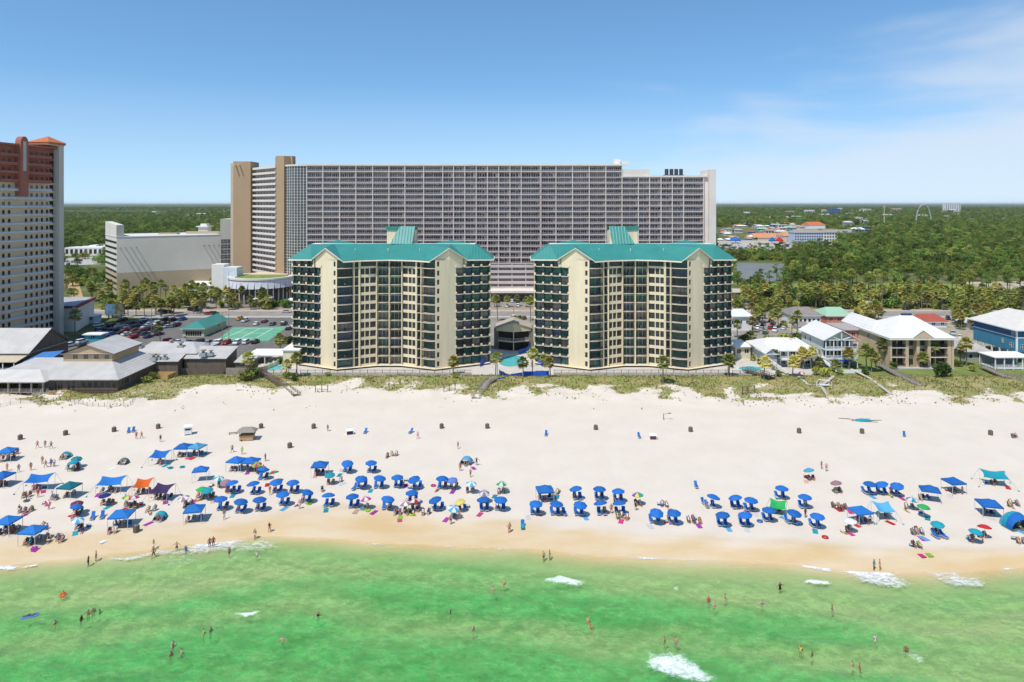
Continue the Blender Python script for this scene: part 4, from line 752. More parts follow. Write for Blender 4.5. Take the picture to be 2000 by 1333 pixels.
# ------------------------------------------------------------------ houses on the right
def deck_front(root, x0, x1, y0, y1, z, mat=None, th=.3, r=True, name='deck'):
    mat = mat or WHITEW; ob(name, MB().box(x0, x1, y0, y1, z - th, z).mesh(name, mat), root)
    if r: rail(root, [(x0 + .1, y0 + .08), (x1 - .1, y0 + .08)], z, mat, n=.35)
root = thing('low_beach_house', 'low white-roofed beach house with a pale deck beside the kidney-shaped pool', 'house', (0, 0, 0))
box_walls(root, 85, 102, 232, 245, 0, 5.4, M('grey_white_wall', (.55, .56, .55), .9, .06), [(7, 2, .4, 2.0), (10, 2, .4, 2.0), (13, 2, .4, 2.0), (15.5, 1.6, .4, 2.0), (7, 1.6, 3.2, 1.5), (10.5, 1.6, 3.2, 1.5), (14, 1.6, 3.2, 1.5)], [(4, 1.2, 3, 1.4)])
ob('roof', hip(84, 103, 229.6, 246, 5.5, 8.4, 'x', 5, 4).mesh('roof', [WROOF, WHITEW]), root); ob('porch_gable', MB().prism([(84.4, 226.8), (88, 226.8), (88, 232), (84.4, 232)], 0, 5.2).poly([(84.4, 226.8, 5.2), (88, 226.8, 5.2), (86.2, 226.8, 6.6)]).mesh('porch_gable', M('pale_grey_siding', (.45, .48, .5), .9, .05)), root); ob('porch_roof', hip(83.9, 88.6, 226, 236, 5.2, 6.9, 'y').mesh('porch_roof', [WROOF, WHITEW]), root)
deck_front(root, 89.5, 102.5, 228, 231.9, 2.9); posts(root, [(89.8 + k * 2.5, 228.2) for k in range(6)], 0, 5.4, WHITEW, .1)
ob('stair', MB().beam((85.2, 226.4, 3.2), (88.6, 219.6, .4), 1.2, .3).mesh('stair', M('cream_stair', (.62, .57, .44), .9)), root); rail(root, [(84.7, 226.4, 3.2), (88.1, 219.6, .4)], 0, WHITEW)
root = thing('gabled_beach_house', 'three-storey white beach house with an open truss gable and double decks', 'house', (0, 0, 0)); PG = M('pale_green_white', (.58, .61, .57), .85, .05)
box_walls(root, 104.8, 115.4, 231, 247, 0, 9.3, PG, [(1.5, 1.8, .5, 2.0), (5, 2.4, .5, 2.0), (8.5, 1.8, .5, 2.0), (1.6, 1.9, 3.6, 2.0), (4.1, 1.9, 3.6, 2.0), (6.6, 1.9, 3.6, 2.0), (9.1, 1.9, 3.6, 2.0), (1.6, 1.9, 6.5, 2.2), (4.1, 1.9, 6.5, 2.2), (6.6, 1.9, 6.5, 2.2), (9.1, 1.9, 6.5, 2.2)], (), [(3, 1.1, 6.6, 1.5), (7, 1.1, 6.6, 1.5), (11, 1.4, 3.4, 1.8), (14, 1.4, 3.4, 1.8)])
ob('roof', MB().prism([(103.9, 227.6), (110.1, 227.6), (110.1, 248), (103.9, 248)], [9.2, 12.5, 12.5, 9.2], [9.4, 12.75, 12.75, 9.4]).prism([(110.1, 227.6), (116.3, 227.6), (116.3, 248), (110.1, 248)], [12.5, 9.2, 9.2, 12.5], [12.75, 9.4, 9.4, 12.75]).mesh('roof', WROOF), root)
ob('gable_wall', MB().poly([(104.8, 231, 9.3), (115.4, 231, 9.3), (110.1, 231, 12.4)]).mesh('gable_wall', PG), root)
tr = MB()
for a, b in (((104.2, 9.4), (116, 9.4)), ((110.1, 9.4), (110.1, 12.4)), ((106.6, 10.6), (110.1, 9.4)), ((113.6, 10.6), (110.1, 9.4)), ((104.2, 9.45), (110.1, 12.5)), ((116, 9.45), (110.1, 12.5))): tr.beam((a[0], 228, a[1]), (b[0], 228, b[1]), .22)
ob('truss', tr.mesh('truss', WHITEW), root); posts(root, [(104.9 + k * 2.65, 228.2) for k in range(5)], 0, 9.3, WHITEW, .13)
for z in (3.2, 6.2): deck_front(root, 104.6, 115.6, 228, 231, z)
ob('side_stair', MB().beam((103.6, 229.5, 3.0), (105.8, 221.5, .4), 1.1, .25).mesh('side_stair', WHITEW), root); rail(root, [(103.1, 229.5, 3.0), (105.3, 221.5, .4)], 0, WHITEW); rail(root, [(104.1, 229.5, 3.0), (106.4, 221.5, .4)], 0, WHITEW); ob('blue_awning', MB().box(107.5, 113, 227.2, 227.6, 2.4, 2.9).mesh('blue_awning', BLUET), root); ob('garden_wall', MB().box(106.5, 116, 221.2, 221.5, 0, 1.1).mesh('garden_wall', WHITEW), root)
root = thing('tan_inn', 'three-storey tan inn with a broad white hipped roof and dark balconies', 'inn', (0, 0, 0)); SAND = M('tan_inn_wall', (.56, .42, .27), .9, .05, .2)
iw = MB(); iw.box(126.9, 147.4, 231, 250, 0, 9.9); iw.box(126.9, 127.5, 229, 231, 0, 9.9)
for x, w in ((132.6, .5), (136.3, .5), (140.0, .5), (146.8, .6)): iw.box(x - w, x + w, 229, 231, 0, 9.9)
ob('wall', iw.mesh('wall', SAND), root)
for i in range(3):
    z = .3 + i * 3.2
    for a, b in ((127.5, 132.1), (140.5, 146.2)): o = ob('balcony', MB().box(a, b, 229.1, 231, z - .3, z).mesh('balcony', SLABW), root); rail(o, [(a, 229.2), (b, 229.2)], z, RAIL, n=.25)
    for x, w in ((128.8, 2.2), (131.2, 1.6), (141.8, 2.2), (144.8, 2.6)): window(root, (x, 230.9), z, w, 2.5, 0, 2, 1, DKWIN, FRAMEC)
    for x in (134.4, 138.2): o = window(root, (x, 230.9), z + .3, 2.4, 2.0, 0, 3, 1, GLASS2, FRAMEC)
    for y in (236, 243): window(root, (126.85, y), z + .5, .8, 1.4, -math.pi / 2, 1, 1, GLASS2, SAND)
rf = MB(); A, B, C, D = (126, 227.8, 10.0), (148.4, 227.8, 10.0), (148.4, 252, 10.0), (126, 252, 10.0); e, f = (136.6, 240, 15.8), (140.6, 240, 15.8)
for q in ((A, B, f, e), (B, C, f), (C, D, e, f), (D, A, e), (D, C, B, A)): rf.poly(q)
rf.box(126.1, 148.3, 227.9, 251.9, 9.4, 9.98, 1); r = ob('roof', rf.mesh('roof', [WROOF, CREAM2]), root)
ob('dormer_roof', hip(133.8, 141.0, 227.9, 238, 10.05, 12.6, 'y').mesh('dormer_roof', [WROOF, SAND]), r); ob('dormer_face', MB().poly([(134.1, 227.86, 10.1), (140.7, 227.86, 10.1), (137.4, 227.86, 12.3)]).mesh('dormer_face', SAND), r); ob('rear_ridge', hip(126.3, 134, 240, 262, 10, 13.4, 'y', 4, 0).mesh('rear_ridge', [WROOF, CREAM2]), r); ob('roof_vent', MB().box(136.8, 140.4, 239.7, 240.3, 15.8, 16.4).mesh('roof_vent', NAVY), r); ob('patio', MB().box(127.5, 147, 226.6, 229, 0, .25).mesh('patio', CONC), root); ob('entry_wall', MB().box(147.6, 148.3, 229, 250, 0, 9.3).mesh('entry_wall', SAND), root)
root = thing('blue_beach_house', 'tall bright blue beach house on white stilts at the right edge', 'house', (0, 0, 0)); BLUEW = M('blue_siding', (.05, .20, .29), .8, .08, .4); DBLUE = M('deep_blue_siding', (.035, .10, .20), .8, .08, .4)
ob('wall', MB().box(173, 192, 234, 256, 4.0, 8.8).mesh('wall', BLUEW), root); ob('upper_wall', MB().box(173, 192, 234, 256, 9.1, 11.6).mesh('upper_wall', DBLUE), root); ob('band', MB().box(172.9, 192.1, 233.9, 256.1, 8.8, 9.1).box(172.85, 173.3, 233.85, 234.3, 4, 11.6).mesh('band', WHITEW), root)
for y, z, w in ((236.3, 5.2, 1.6), (240.5, 6.0, .9), (235.6, 9.4, 1.2)): window(root, (172.92, y), z, w, 1.7, -math.pi / 2, 2, 2, GLASS2, WHITEW)
for k in range(4): window(root, (175 + k * 3, 233.92), 5.0, 1.4, 1.7, 0, 2, 2, GLASS2, WHITEW)
ob('roof', hip(171.8, 194, 232.8, 257.5, 11.7, 16.6, 'y', 9, 6).mesh('roof', [M('pale_shingle', (.60, .56, .50), .8, .08), WHITEW]), root); posts(root, [(173.2, 234.4 + k * 4) for k in range(6)] + [(176.2 + k * 4, 234.4) for k in range(5)], 0, 4, WHITEW, .22, 'stilt')
root = thing('white_pavilion', 'white flat-topped garden pavilion in front of the blue house', 'pavilion', (0, 0, 0)); ob('roof', hip(159.5, 172.4, 225.5, 234, 4.2, 5.3, 'x', 3, 3).mesh('roof', [FLATR, WHITEW]), root); posts(root, [(160 + k * 3, 226) for k in range(5)] + [(160, 233.5), (172, 233.5)], 0, 4.0, WHITEW, .14); ob('back_wall', MB().box(160, 172, 233, 233.3, 0, 3.9).mesh('back_wall', M('grey_green', (.18, .2, .19), .9)), root); deck_front(root, 160, 172.2, 226, 233, .5, WHITEW)
root = thing('long_grey_cottage', 'long grey-shingled cottage between the tan inn and the blue house', 'house', (0, 0, 0)); box_walls(root, 158, 166, 238, 258, 0, 3.6, M('grey_shingle_wall', (.34, .33, .30), .9, .1), [(2, 1.2, 1, 1.4), (5, 1.2, 1, 1.4)], (), [(4, 1.2, 1, 1.4), (9, 1.2, 1, 1.4), (14, 1.2, 1, 1.4)]); ob('roof', hip(157, 167, 237, 259, 3.7, 6.4, 'y', 3, 0).mesh('roof', [M('grey_shingle', (.40, .37, .33), .9, .12), WHITEW]), root)
def cottage(label, px0, px1, pyb, ht, zr, wall, roof, dep=12, wn=4, hipv=3.0, cat='house', name='cottage'):
    a, b = gp(px0, pyb), gp(px1, pyb); y0 = a.y; r = thing(name, label, cat, (a.x, y0, 0)); w = b.x - a.x
    box_walls(r, 0, w, 0, dep, 0, ht, wall, [(w * (k + .5) / wn, min(1.5, w / wn * .6), ht * .45, min(1.5, ht * .38)) for k in range(wn)]); ob('roof', hip(-.7, w + .7, -.8, dep + .8, ht, zr, 'x', min(hipv, w * .45), min(hipv, w * .45)).mesh('roof', [roof, WHITEW]), r); return r
SHG = M('brown_grey_shingle', (.24, .21, .19), .9, .12, .5); CORAL = M('coral_wall', (.55, .20, .13), .9, .08); MINT = M('mint_roof', (.30, .48, .33), .7, .08); REDR = M('red_metal_roof', (.36, .085, .055), .6, .1)
cottage('white cottage with brown-grey hipped roof and row of blue windows', 1551, 1603, 640, 5.4, 8.2, WHITEW, SHG, 14, 6); cottage('small grey-roofed lean-to beside the white cottage', 1560, 1580, 648, 2.6, 3.8, WHITEW, SHG, 6, 2, 1.5); cottage('coral cottage under a mint green hipped roof', 1615, 1664, 636, 4.4, 7.4, CORAL, MINT, 13, 3)
cottage('coral two-storey house with carport behind the gabled beach house', 1650, 1684, 668, 5.0, 6.2, CORAL, M('grey_flat', (.35, .32, .3), .9, .1), 14, 3); cottage('small building with a bright red roof behind the tan inn', 1797, 1850, 640, 2.6, 5.4, WHITEW, REDR, 10, 3); cottage('pair-roofed white shed near the road behind the blue house', 1893, 1925, 643, 2.6, 4.6, WHITEW, M('pale_roof', (.55, .55, .53), .7, .1), 8, 2); cottage('white-roofed house with a red eave line beside the condominium', 1425, 1468, 646, 6.2, 8.4, WHITEW, WROOF, 14, 3, 2); cottage('tan low building across the road beyond the condominium', 1431, 1457, 590, 5.5, 6.6, M('tan_wall3', (.42, .33, .24), .9), M('tan_flat_roof', (.46, .4, .31), .9), 14, 2, 2)
cottage('cream gabled cottage wall below the palms beside the condominium', 1436, 1466, 702, 4.6, 6.0, M('pale_cream_wall', (.62, .56, .42), .9), FLATR, 10, 2); cottage('white flat kiosk by the resort driveway', 496, 521, 599, 4.0, 4.8, WHITEW, FLATR, 8, 2, 1, 'kiosk', 'kiosk'); cottage('second white kiosk beside the resort driveway', 562, 578, 600, 3.6, 4.4, WHITEW, FLATR, 6, 1, 1, 'kiosk', 'kiosk'); cottage('white pool building before the parking garage', 366, 412, 574, 5.0, 7.0, WHITEW, FLATR, 14, 3, 2, 'building', 'pool_building'); cottage('pale blue booth beside the beige tower', 160, 183, 632, 3.4, 4.0, M('pale_blue_wall', (.42, .54, .62), .8), FLATR, 6, 2, 1, 'booth', 'booth'); cottage('white trailer with turquoise side in the parking lot', 165, 196, 668, 3.0, 3.3, M('turquoise_side', (.04, .32, .42), .7), FLATR, 4, 1, .5, 'trailer', 'trailer')
# billboard and signs
c = gp(224, 623); root = thing('billboard', 'large roadside billboard with a blue picture, behind the parking lot', 'billboard', (c.x, c.y, 0)); posts(root, [(-3, .3), (3, .3)], 0, 2.2, FRAMEC, .2); ob('board', MB().box(-4.7, 4.7, 0, .4, 2.0, 7.2).mesh('board', FRAMEC), root); ob('poster', MB().box(-4.5, 0, -.05, -.004, 2.2, 7.0).mesh('poster', M('poster_blue', (.12, .22, .34), .6, .4, .4)), root); ob('poster_photo', MB().box(.02, 4.5, -.05, -.004, 2.2, 7.0).mesh('poster_photo', M('poster_olive', (.12, .13, .08), .6, .8, .5)), root)
c = gp(1696, 604); root = thing('road_sign', 'white board sign with tapered foot beside the road', 'sign', (c.x, c.y, 0)); ob('board', MB().prism([(-2, 0), (2, 0), (2, .3), (-2, .3)], 2.6, 4.2).mesh('board', WHITE), root); ob('foot', MB().prism([(-1.2, .02), (1.2, .02), (1.2, .28), (-1.2, .28)], 0, 2.59).mesh('foot', WHITE), root)
# boardwalks over the dunes
def boardwalk(label, pts, w=1.7, h=.7, mat=None, rails=True, z1=.15, cat='boardwalk'):
    mat = mat or DECKW; P = [gp(*p) for p in pts]; o = P[0]; r = thing('boardwalk', label, cat, (o.x, o.y, 0)); n = len(P); zz = [gz(p.x, min(p.y, 218.5)) + lerp(h, z1, i / (n - 1)) for i, p in enumerate(P)]; me = MB().box(-w / 2, w / 2, -.15, .15, -.07, 0).mesh('plank', mat)
    for i, (a, b) in enumerate(zip(P, P[1:])):
        d = (b - a); k = max(1, int(d.length / .34)); an = math.atan2(d.y, d.x) - math.pi / 2; s_ = Vector((-d.y, d.x, 0)).normalized() * (w / 2)
        for j in range(k): q = a.lerp(b, (j + .5) / k) - o; ob('plank', me, r, (q.x, q.y, lerp(zz[i], zz[i + 1], (j + .5) / k)), an)
        if rails:
            for s2 in (s_, -s_): p0, p1 = a + s2 - o, b + s2 - o; rail(r, [(p0.x, p0.y, zz[i] - .3), (p1.x, p1.y, zz[i + 1] - .3)], 0, mat, h=1.3, n=.9, posts=1.8)
    return r
boardwalk('grey boardwalk stepping down to the sand between the condominiums', [(966, 751), (950, 757), (929, 783)], 2.2, 1.0); boardwalk('dark boardwalk descending from the oval pool', [(505, 731), (540, 752), (580, 775)], 1.8, .8, WOOD); boardwalk('long railed boardwalk beside the tan inn', [(1714, 716), (1755, 738), (1798, 763)], 1.8, 1.0); boardwalk('railed boardwalk leading from the blue house to the beach', [(1918, 721), (1960, 741), (2005, 752)], 1.8, .9); boardwalk('pale low walkway zigzagging from the gabled beach house', [(1601, 720), (1627, 745), (1607, 757), (1588, 760)], 1.0, .3, M('pale_boards', (.5, .45, .38), .9, .15), False); boardwalk('pale sandy walkway running down the dune beside the gabled house', [(1662, 722), (1700, 748), (1740, 776)], 1.0, .25, MATS['pale_boards'], False); boardwalk('pale walkway curving from the red parasol to the beach', [(1560, 740), (1577, 757), (1605, 763), (1624, 788)], .9, .25, MATS['pale_boards'], False); boardwalk('short dark boardwalk below the kidney-shaped pool', [(1455, 727), (1490, 742), (1510, 746)], 1.8, .8, WOOD)
for i, (x, y, w) in enumerate(((628, 768, 24), (878, 768, 22), (1462, 775, 30))):
    c = gp(x, y); r = thing('dune_frame', 'weathered post-and-rail frame standing alone on the dune', 'fence', (c.x, c.y, gz(c.x, c.y)), .2 * i, 'old frames on the dune'); ww = w / 2 * c.y / F
    posts(r, [(-ww, 0), (0, .2), (ww, 0)], -.3, 2.2, WOOD, .09); ob('rail', MB().beam((-ww - .3, 0, 2.1), (ww + .3, 0, 2.1), .12).mesh('rail', WOOD), r); ob('rail', MB().beam((-ww, 0, 1.0), (ww, 0, .8), .1).mesh('rail', WOOD), r)
c = gp(1613, 762); r = thing('white_trellis', 'white arched swing frame standing on the dune', 'frame', (c.x, c.y, gz(c.x, c.y)), .1); mb = MB()
for yy in (0, 1.6): mb.tube([(-1.9, yy, 0), (-1.9, yy, 1.3), (-1.2, yy, 2.0), (1.2, yy, 2.0), (1.9, yy, 1.3), (1.9, yy, 0)], .1, 6)
ob('arches', mb.mesh('arches', WHITEW), r); ob('seat', MB().box(-1.5, 1.5, .3, 1.3, .5, .65).mesh('seat', WHITEW), r)
# wire-and-picket dune fence on the left
P = [(0, 797), (40, 791), (80, 786), (130, 788), (170, 797), (215, 799), (255, 797), (268, 783)]; o = gp(*P[0]); r = thing('sand_fence', 'thin picket sand fence winding along the dune below the restaurant', 'fence', (o.x, o.y, 0)); pk = MB().box(-.04, .04, -.04, .04, -.2, 1.2).mesh('picket', WOOD)
for p, q in zip(P, P[1:]):
    a, b = gp(*p), gp(*q); k = max(2, int((b - a).length / 1.6)); mb = MB()
    for i in range(k): c = a.lerp(b, i / k); ob('picket', pk, r, (c.x - o.x, c.y - o.y, gz(c.x, c.y)), R.random())
    for h in (.3, .6, .9): mb.beam((a.x - o.x, a.y - o.y, gz(a.x, a.y) + h), (b.x - o.x, b.y - o.y, gz(b.x, b.y) + h), .02)
    ob('wire', mb.mesh('wire', WOOD), r)
# ------------------------------------------------------------------ plants
BARK = M('pine_bark', (.14, .10, .075), .95, .3, 2); PBARK = M('palm_bark', (.20, .165, .125), .95, .25, 3)
LEAFS = {k: M(k, c, .65, .42, .035, trans=.2, rnd=.42, spec=.2) for k, c in {'palm_leaf': (.25, .27, .060), 'palm_leaf_yellow': (.40, .34, .08), 'pine_needle': (.14, .20, .04), 'oak_leaf': (.10, .17, .035), 'olive_leaf': (.26, .275, .055), 'spring_leaf': (.18, .265, .05), 'dry_frond': (.36, .25, .12), 'grass_blade': (.24, .24, .06), 'oat_blade': (.38, .31, .12)}.items()}
def leafquad(mb, c, s, rr, mi=0):
    a = Vector((rr.gauss(0, 1), rr.gauss(0, 1), rr.gauss(0, .6))).normalized(); b = a.cross(Vector((rr.gauss(0, 1), rr.gauss(0, 1), rr.gauss(0, 1)))).normalized(); a *= s * rr.uniform(.6, 1.2); b *= s * rr.uniform(.35, .7)
    mb.poly([c - a, c + b * .9, c + a, c - b], mi)
def palm_meshes(seed):
    rr = random.Random(seed); h = rr.uniform(5.2, 6.6); lean = rr.uniform(-.4, .4); lean2 = rr.uniform(-.3, .3)
    tk = MB().tube([(0, 0, -.2), (lean * .2, lean2 * .2, h * .3), (lean * .6, lean2 * .6, h * .7), (lean, lean2, h)], [.24, .17, .16, .2], 7); cr = MB(); c0 = Vector((lean, lean2, h))
    for i in range(34):
        az = i * 2.39996 + rr.uniform(-.2, .2); el = math.radians(lerp(78, -48, i / 33) + rr.uniform(-8, 8)); d = Vector((math.cos(az) * math.cos(el), math.sin(az) * math.cos(el), math.sin(el))); pl = rr.uniform(.7, 1.0); tip = c0 + d * pl; mi = 1 if i > 29 else 0
        side = d.cross(Vector((0, 0, 1))).normalized(); up = side.cross(d)
        cr.poly([c0 - side * .03, c0 + side * .03, tip + side * .05, tip - side * .05], mi)
        for j in range(9):
            a = math.radians(-78 + j * 19.5); e = (d * math.cos(a) + side * math.sin(a)); ln = rr.uniform(.85, 1.1) * (1 - .25 * abs(j - 4) / 4); w = e.cross(up).normalized() * .13; m_ = tip + e * ln * .6 + Vector((0, 0, -.03)); q = tip + e * ln + Vector((0, 0, -.25 * ln))
            cr.poly([tip - w * .3, tip + w * .3, m_ + w, m_ - w], mi); cr.poly([m_ - w, m_ + w, q], mi)
    return tk.mesh('trunk', PBARK), cr.mesh('crown', [LEAFS['palm_leaf'], LEAFS['dry_frond']]), h
PALMS = [palm_meshes(s) for s in (1, 2, 3, 4)]
def clump(mb, c, rx, rz, n, s, rr):
    for _ in range(n):
        d = Vector((rr.gauss(0, 1), rr.gauss(0, 1), rr.gauss(0, 1))).normalized() * (rr.random() ** .35); leafquad(mb, c + Vector((d.x * rx, d.y * rx, d.z * rz)), s, rr)
def pine_meshes(seed, leaf):
    rr = random.Random(seed); h = rr.uniform(13, 15.5); tk = MB(); b = (rr.uniform(-.5, .5), rr.uniform(-.5, .5)); tk.tube([(0, 0, -.3), (b[0] * .4, b[1] * .4, h * .5), (b[0], b[1], h * .93)], [.3, .22, .07], 7); cr = MB()
    for i in range(13):
        z = h * rr.uniform(.48, .98); az = rr.uniform(0, 6.28); r_ = (1 - ((z / h - .7) / .42) ** 2) * 3.4 * rr.uniform(.4, 1.0); c = Vector((b[0] + r_ * math.cos(az), b[1] + r_ * math.sin(az), z)); tk.tube([(b[0] * z / h, b[1] * z / h, z - .8), tuple(c)], [.09, .03], 5); clump(cr, c, rr.uniform(1.2, 2.0), rr.uniform(.6, .95), 60, .42, rr)
    return tk.mesh('trunk', BARK), cr.mesh('crown', LEAFS[leaf])
def oak_meshes(seed, leaf):
    rr = random.Random(seed); tk = MB().tube([(0, 0, -.3), (.2, .1, 2.4), (.1, 0, 4.2)], [.42, .32, .2], 7); cr = MB()
    for i in range(17):
        az = i * 2.4; r_ = rr.uniform(.6, 4.0); z = rr.uniform(2.6, 8.6) * (1 - r_ / 12); c = Vector((r_ * math.cos(az), r_ * math.sin(az), z)); tk.tube([(0, 0, 2.6), tuple(c)], [.13, .03], 5); clump(cr, c, rr.uniform(1.5, 2.3), rr.uniform(1.1, 1.6), 62, .46, rr)
    return tk.mesh('trunk', BARK), cr.mesh('crown', LEAFS[leaf])
def bush_meshes(seed, leaf):
    rr = random.Random(seed); tk = MB().tube([(0, 0, -.2), (.1, 0, .8)], [.1, .04], 5); cr = MB()
    for i in range(6): az = i * 2.4; c = Vector((.7 * math.cos(az) * rr.random(), .7 * math.sin(az) * rr.random(), rr.uniform(.4, 1.3))); clump(cr, c, .75, .6, 42, .24, rr)
    return tk.mesh('stem', BARK), cr.mesh('foliage', LEAFS[leaf])
PINES = [pine_meshes(s, l) for s, l in ((11, 'pine_needle'), (12, 'spring_leaf'), (13, 'olive_leaf'), (14, 'pine_needle'))]; OAKS = [oak_meshes(s, l) for s, l in ((21, 'oak_leaf'), (22, 'olive_leaf'), (23, 'spring_leaf'))]; BUSHES = [bush_meshes(s, l) for s, l in ((31, 'oak_leaf'), (32, 'olive_leaf'), (33, 'palm_leaf'))]
CROWNS = {}
def ground(x, y): return gz(x, y) if y < 219 else 0.0
def palm(x, y, hpx=None, s=None, label='fan palm with ragged olive crown', group='palms', where='land'):
    k = R.randrange(4); tk, cr, h = PALMS[k]; s = s or (hpx * y / F / (h + .9)); sx_ = max(.75, min(1.15, s ** .4)); o = thing('palm_tree', label, 'palm', (x, y, ground(x, y)), R.uniform(0, 6.28), group, where=where)
    t_ = ob('trunk', tk, o, s=(sx_, sx_, s)); lx = cr.vertices[0].co; c = ob('crown', cr, o, (0, 0, 0)); w = sx_ * R.uniform(1.25, 1.6); c.scale = (w, w, w); c.location = (0, 0, h * s - h * w); CROWNS.setdefault('palm', c)
    if R.random() < .3: slot(c, [LEAFS['palm_leaf_yellow'], LEAFS['dry_frond']])
    return o
def tree(kind, x, y, s, label, group, name, cat='tree', where='land'):
    lib = {'pine': PINES, 'oak': OAKS, 'bush': BUSHES}[kind]; k = R.randrange(len(lib)); o = thing(name, label, cat, (x, y, ground(x, y)), R.uniform(0, 6.28), group, s=(s * R.uniform(.9, 1.1), s * R.uniform(.9, 1.1), s), where=where); ob(lib[k][0].name.split('.')[0], lib[k][0], o); c = ob(lib[k][1].name.split('.')[0], lib[k][1], o); CROWNS.setdefault(kind + str(k), c); return o
def palm_px(x, y, hp, **k): c = gp(x, y); return palm(c.x, c.y, hp, **k)
# palms around the houses and terraces: base x, base y, height in photo pixels
for a in ((1729, 714, 46), (1692, 724, 44), (1702, 727, 40), (1711, 726, 32), (1808, 708, 52), (1823, 716, 46), (1800, 719, 24), (1888, 715, 50), (1876, 710, 32), (1547, 706, 42), (1569, 722, 36), (1585, 720, 38), (1548, 737, 34), (1657, 722, 38), (1492, 748, 40), (1424, 736, 34), (1466, 692, 40), (1455, 694, 36), (1546, 656, 34), (1557, 657, 48), (1507, 641, 30), (1630, 727, 18), (1513, 720, 30), (1600, 721, 16),
          (580, 737, 42), (484, 745, 48), (560, 735, 26), (885, 733, 30), (1022, 744, 32), (1040, 733, 48), (968, 738, 42), (1075, 741, 34), (1295, 755, 48), (1422, 737, 36), (547, 700, 42), (490, 742, 22), (1450, 690, 28), (1470, 650, 26), (1440, 660, 30), (313, 672, 38), (972, 628, 48), (1036, 628, 46), (146, 655, 46), (128, 640, 38), (966, 600, 20), (990, 600, 18), (1010, 598, 18), (1028, 600, 16), (1062, 716, 18)):
    palm_px(*a, label='fan palm with ragged olive crown', group='palms among the houses and terraces')
for k in range(76):       # palms before the resort and garage
    palm_px(R.choice([R.uniform(235, 300), R.uniform(290, 560), R.uniform(330, 560)]), R.uniform(585, 607), R.uniform(20, 44), label='street palm before the resort', group='palms along the resort driveway')
for k in range(130):       # belt across the road on the right
    palm_px(R.uniform(1440, 2010), R.choice([R.uniform(592, 607), R.uniform(578, 600)]), R.uniform(20, 38), label='palm in the roadside belt', group='palms in the roadside belt')
for k in range(48): palm_px(R.choice([R.uniform(1440, 1540), R.uniform(1850, 2005), R.uniform(1670, 1720), R.uniform(1850, 1935)]), R.uniform(618, 650), R.uniform(20, 34), label='yard palm between the houses', group='palms in the house yards')
for k in range(16): palm_px(R.uniform(200, 440), R.uniform(612, 622), R.uniform(22, 34), label='kerbside palm at the parking lot', group='palms along the parking lot')
for k in range(12): palm_px(R.uniform(128, 215), R.uniform(560, 600), R.uniform(20, 36), label='palm beside the beige tower', group='palms beside the beige tower')
for k in range(130):
    c = gp(R.uniform(1436, 2020), R.uniform(574, 606)); tree('bush', c.x, c.y, R.uniform(1.8, 4.2), 'green shrub in the roadside belt', 'shrubs in the roadside belt', 'shrub', 'shrub')
for k in range(80):
    c = gp(R.choice([R.uniform(200, 250), R.uniform(230, 560)]), R.uniform(586, 605)); tree('bush', c.x, c.y, R.uniform(1.4, 3.2), 'green shrub before the resort', 'shrubs before the resort', 'shrub', 'shrub')
for x, y, s in ((1842, 741, 3.0), (1595, 733, 1.6), (1612, 741, 1.8), (1640, 733, 1.2), (1478, 705, 1.8), (1485, 712, 1.4), (1745, 721, 1.5), (1690, 732, 1.4), (1520, 742, 1.2), (1560, 700, 2.2), (1530, 672, 2.6), (1555, 668, 2.2), (1500, 668, 1.8), (1900, 726, 1.3), (480, 748, 2.2), (500, 735, 1.6), (560, 742, 1.4), (575, 745, 1.2), (640, 735, .9), (890, 742, 1.0), (285, 752, 1.4), (298, 745, 1.3), (1005, 628, 1.8), (1018, 630, 1.6), (990, 634, 1.4), (565, 672, 2.0), (548, 712, 1.6), (1660, 716, 1.2), (1870, 716, 1.4), (1700, 645, 2.2), (1880, 640, 2.4), (1530, 640, 2), (1935, 690, 1.6), (1685, 690, 1.4)):
    c = gp(x, y); tree('bush', c.x, c.y, s, 'leafy green garden shrub', 'garden shrubs', 'shrub', 'shrub')
for x, y, s in ((70, 655, 1.1), (40, 660, 1.0), (90, 648, .9)): c = gp(x, y); tree('oak', c.x, c.y, s, 'dark evergreen at the foot of the beige tower', 'evergreens by the beige tower', 'evergreen_tree')
for k in range(26): c = gp(R.uniform(128, 205), R.uniform(505, 560)); tree('oak', c.x, c.y, R.uniform(.7, 1.1), 'bushy tree between tower and parking garage', 'trees beside the parking garage', 'evergreen_tree')
for k in range(74):
    c = gp(R.uniform(1560, 2020), R.uniform(548, 576)); tree('pine', c.x, c.y, R.uniform(.75, 1.05), 'pine with bare trunk on the fairway edge', 'pines on the fairway', 'pine_tree')
for k in range(44):
    c = gp(R.uniform(1436, 1660), R.uniform(549, 590)); tree('pine' if k % 3 else 'oak', c.x, c.y, R.uniform(.55, .85), 'tree between the pond and the road', 'trees by the pond', 'pine_tree' if k % 3 else 'evergreen_tree')
for k in range(34):
    c = gp(R.uniform(1590, 2010), R.uniform(576, 588)); tree('oak', c.x, c.y, R.uniform(.4, .75), 'low bushy evergreen below the pines', 'evergreens below the pines', 'evergreen_tree')
for k in range(40):
    qx = R.choice([R.uniform(1440, 1760), R.uniform(1560, 1760)]); c = gp(qx, R.uniform(500, 512)); tree('oak', c.x, c.y, R.uniform(1.1, 1.7) if qx > 1570 else R.uniform(.5, .85), 'large round tree at the forest edge beyond the pond', 'trees beyond the pond', 'evergreen_tree')
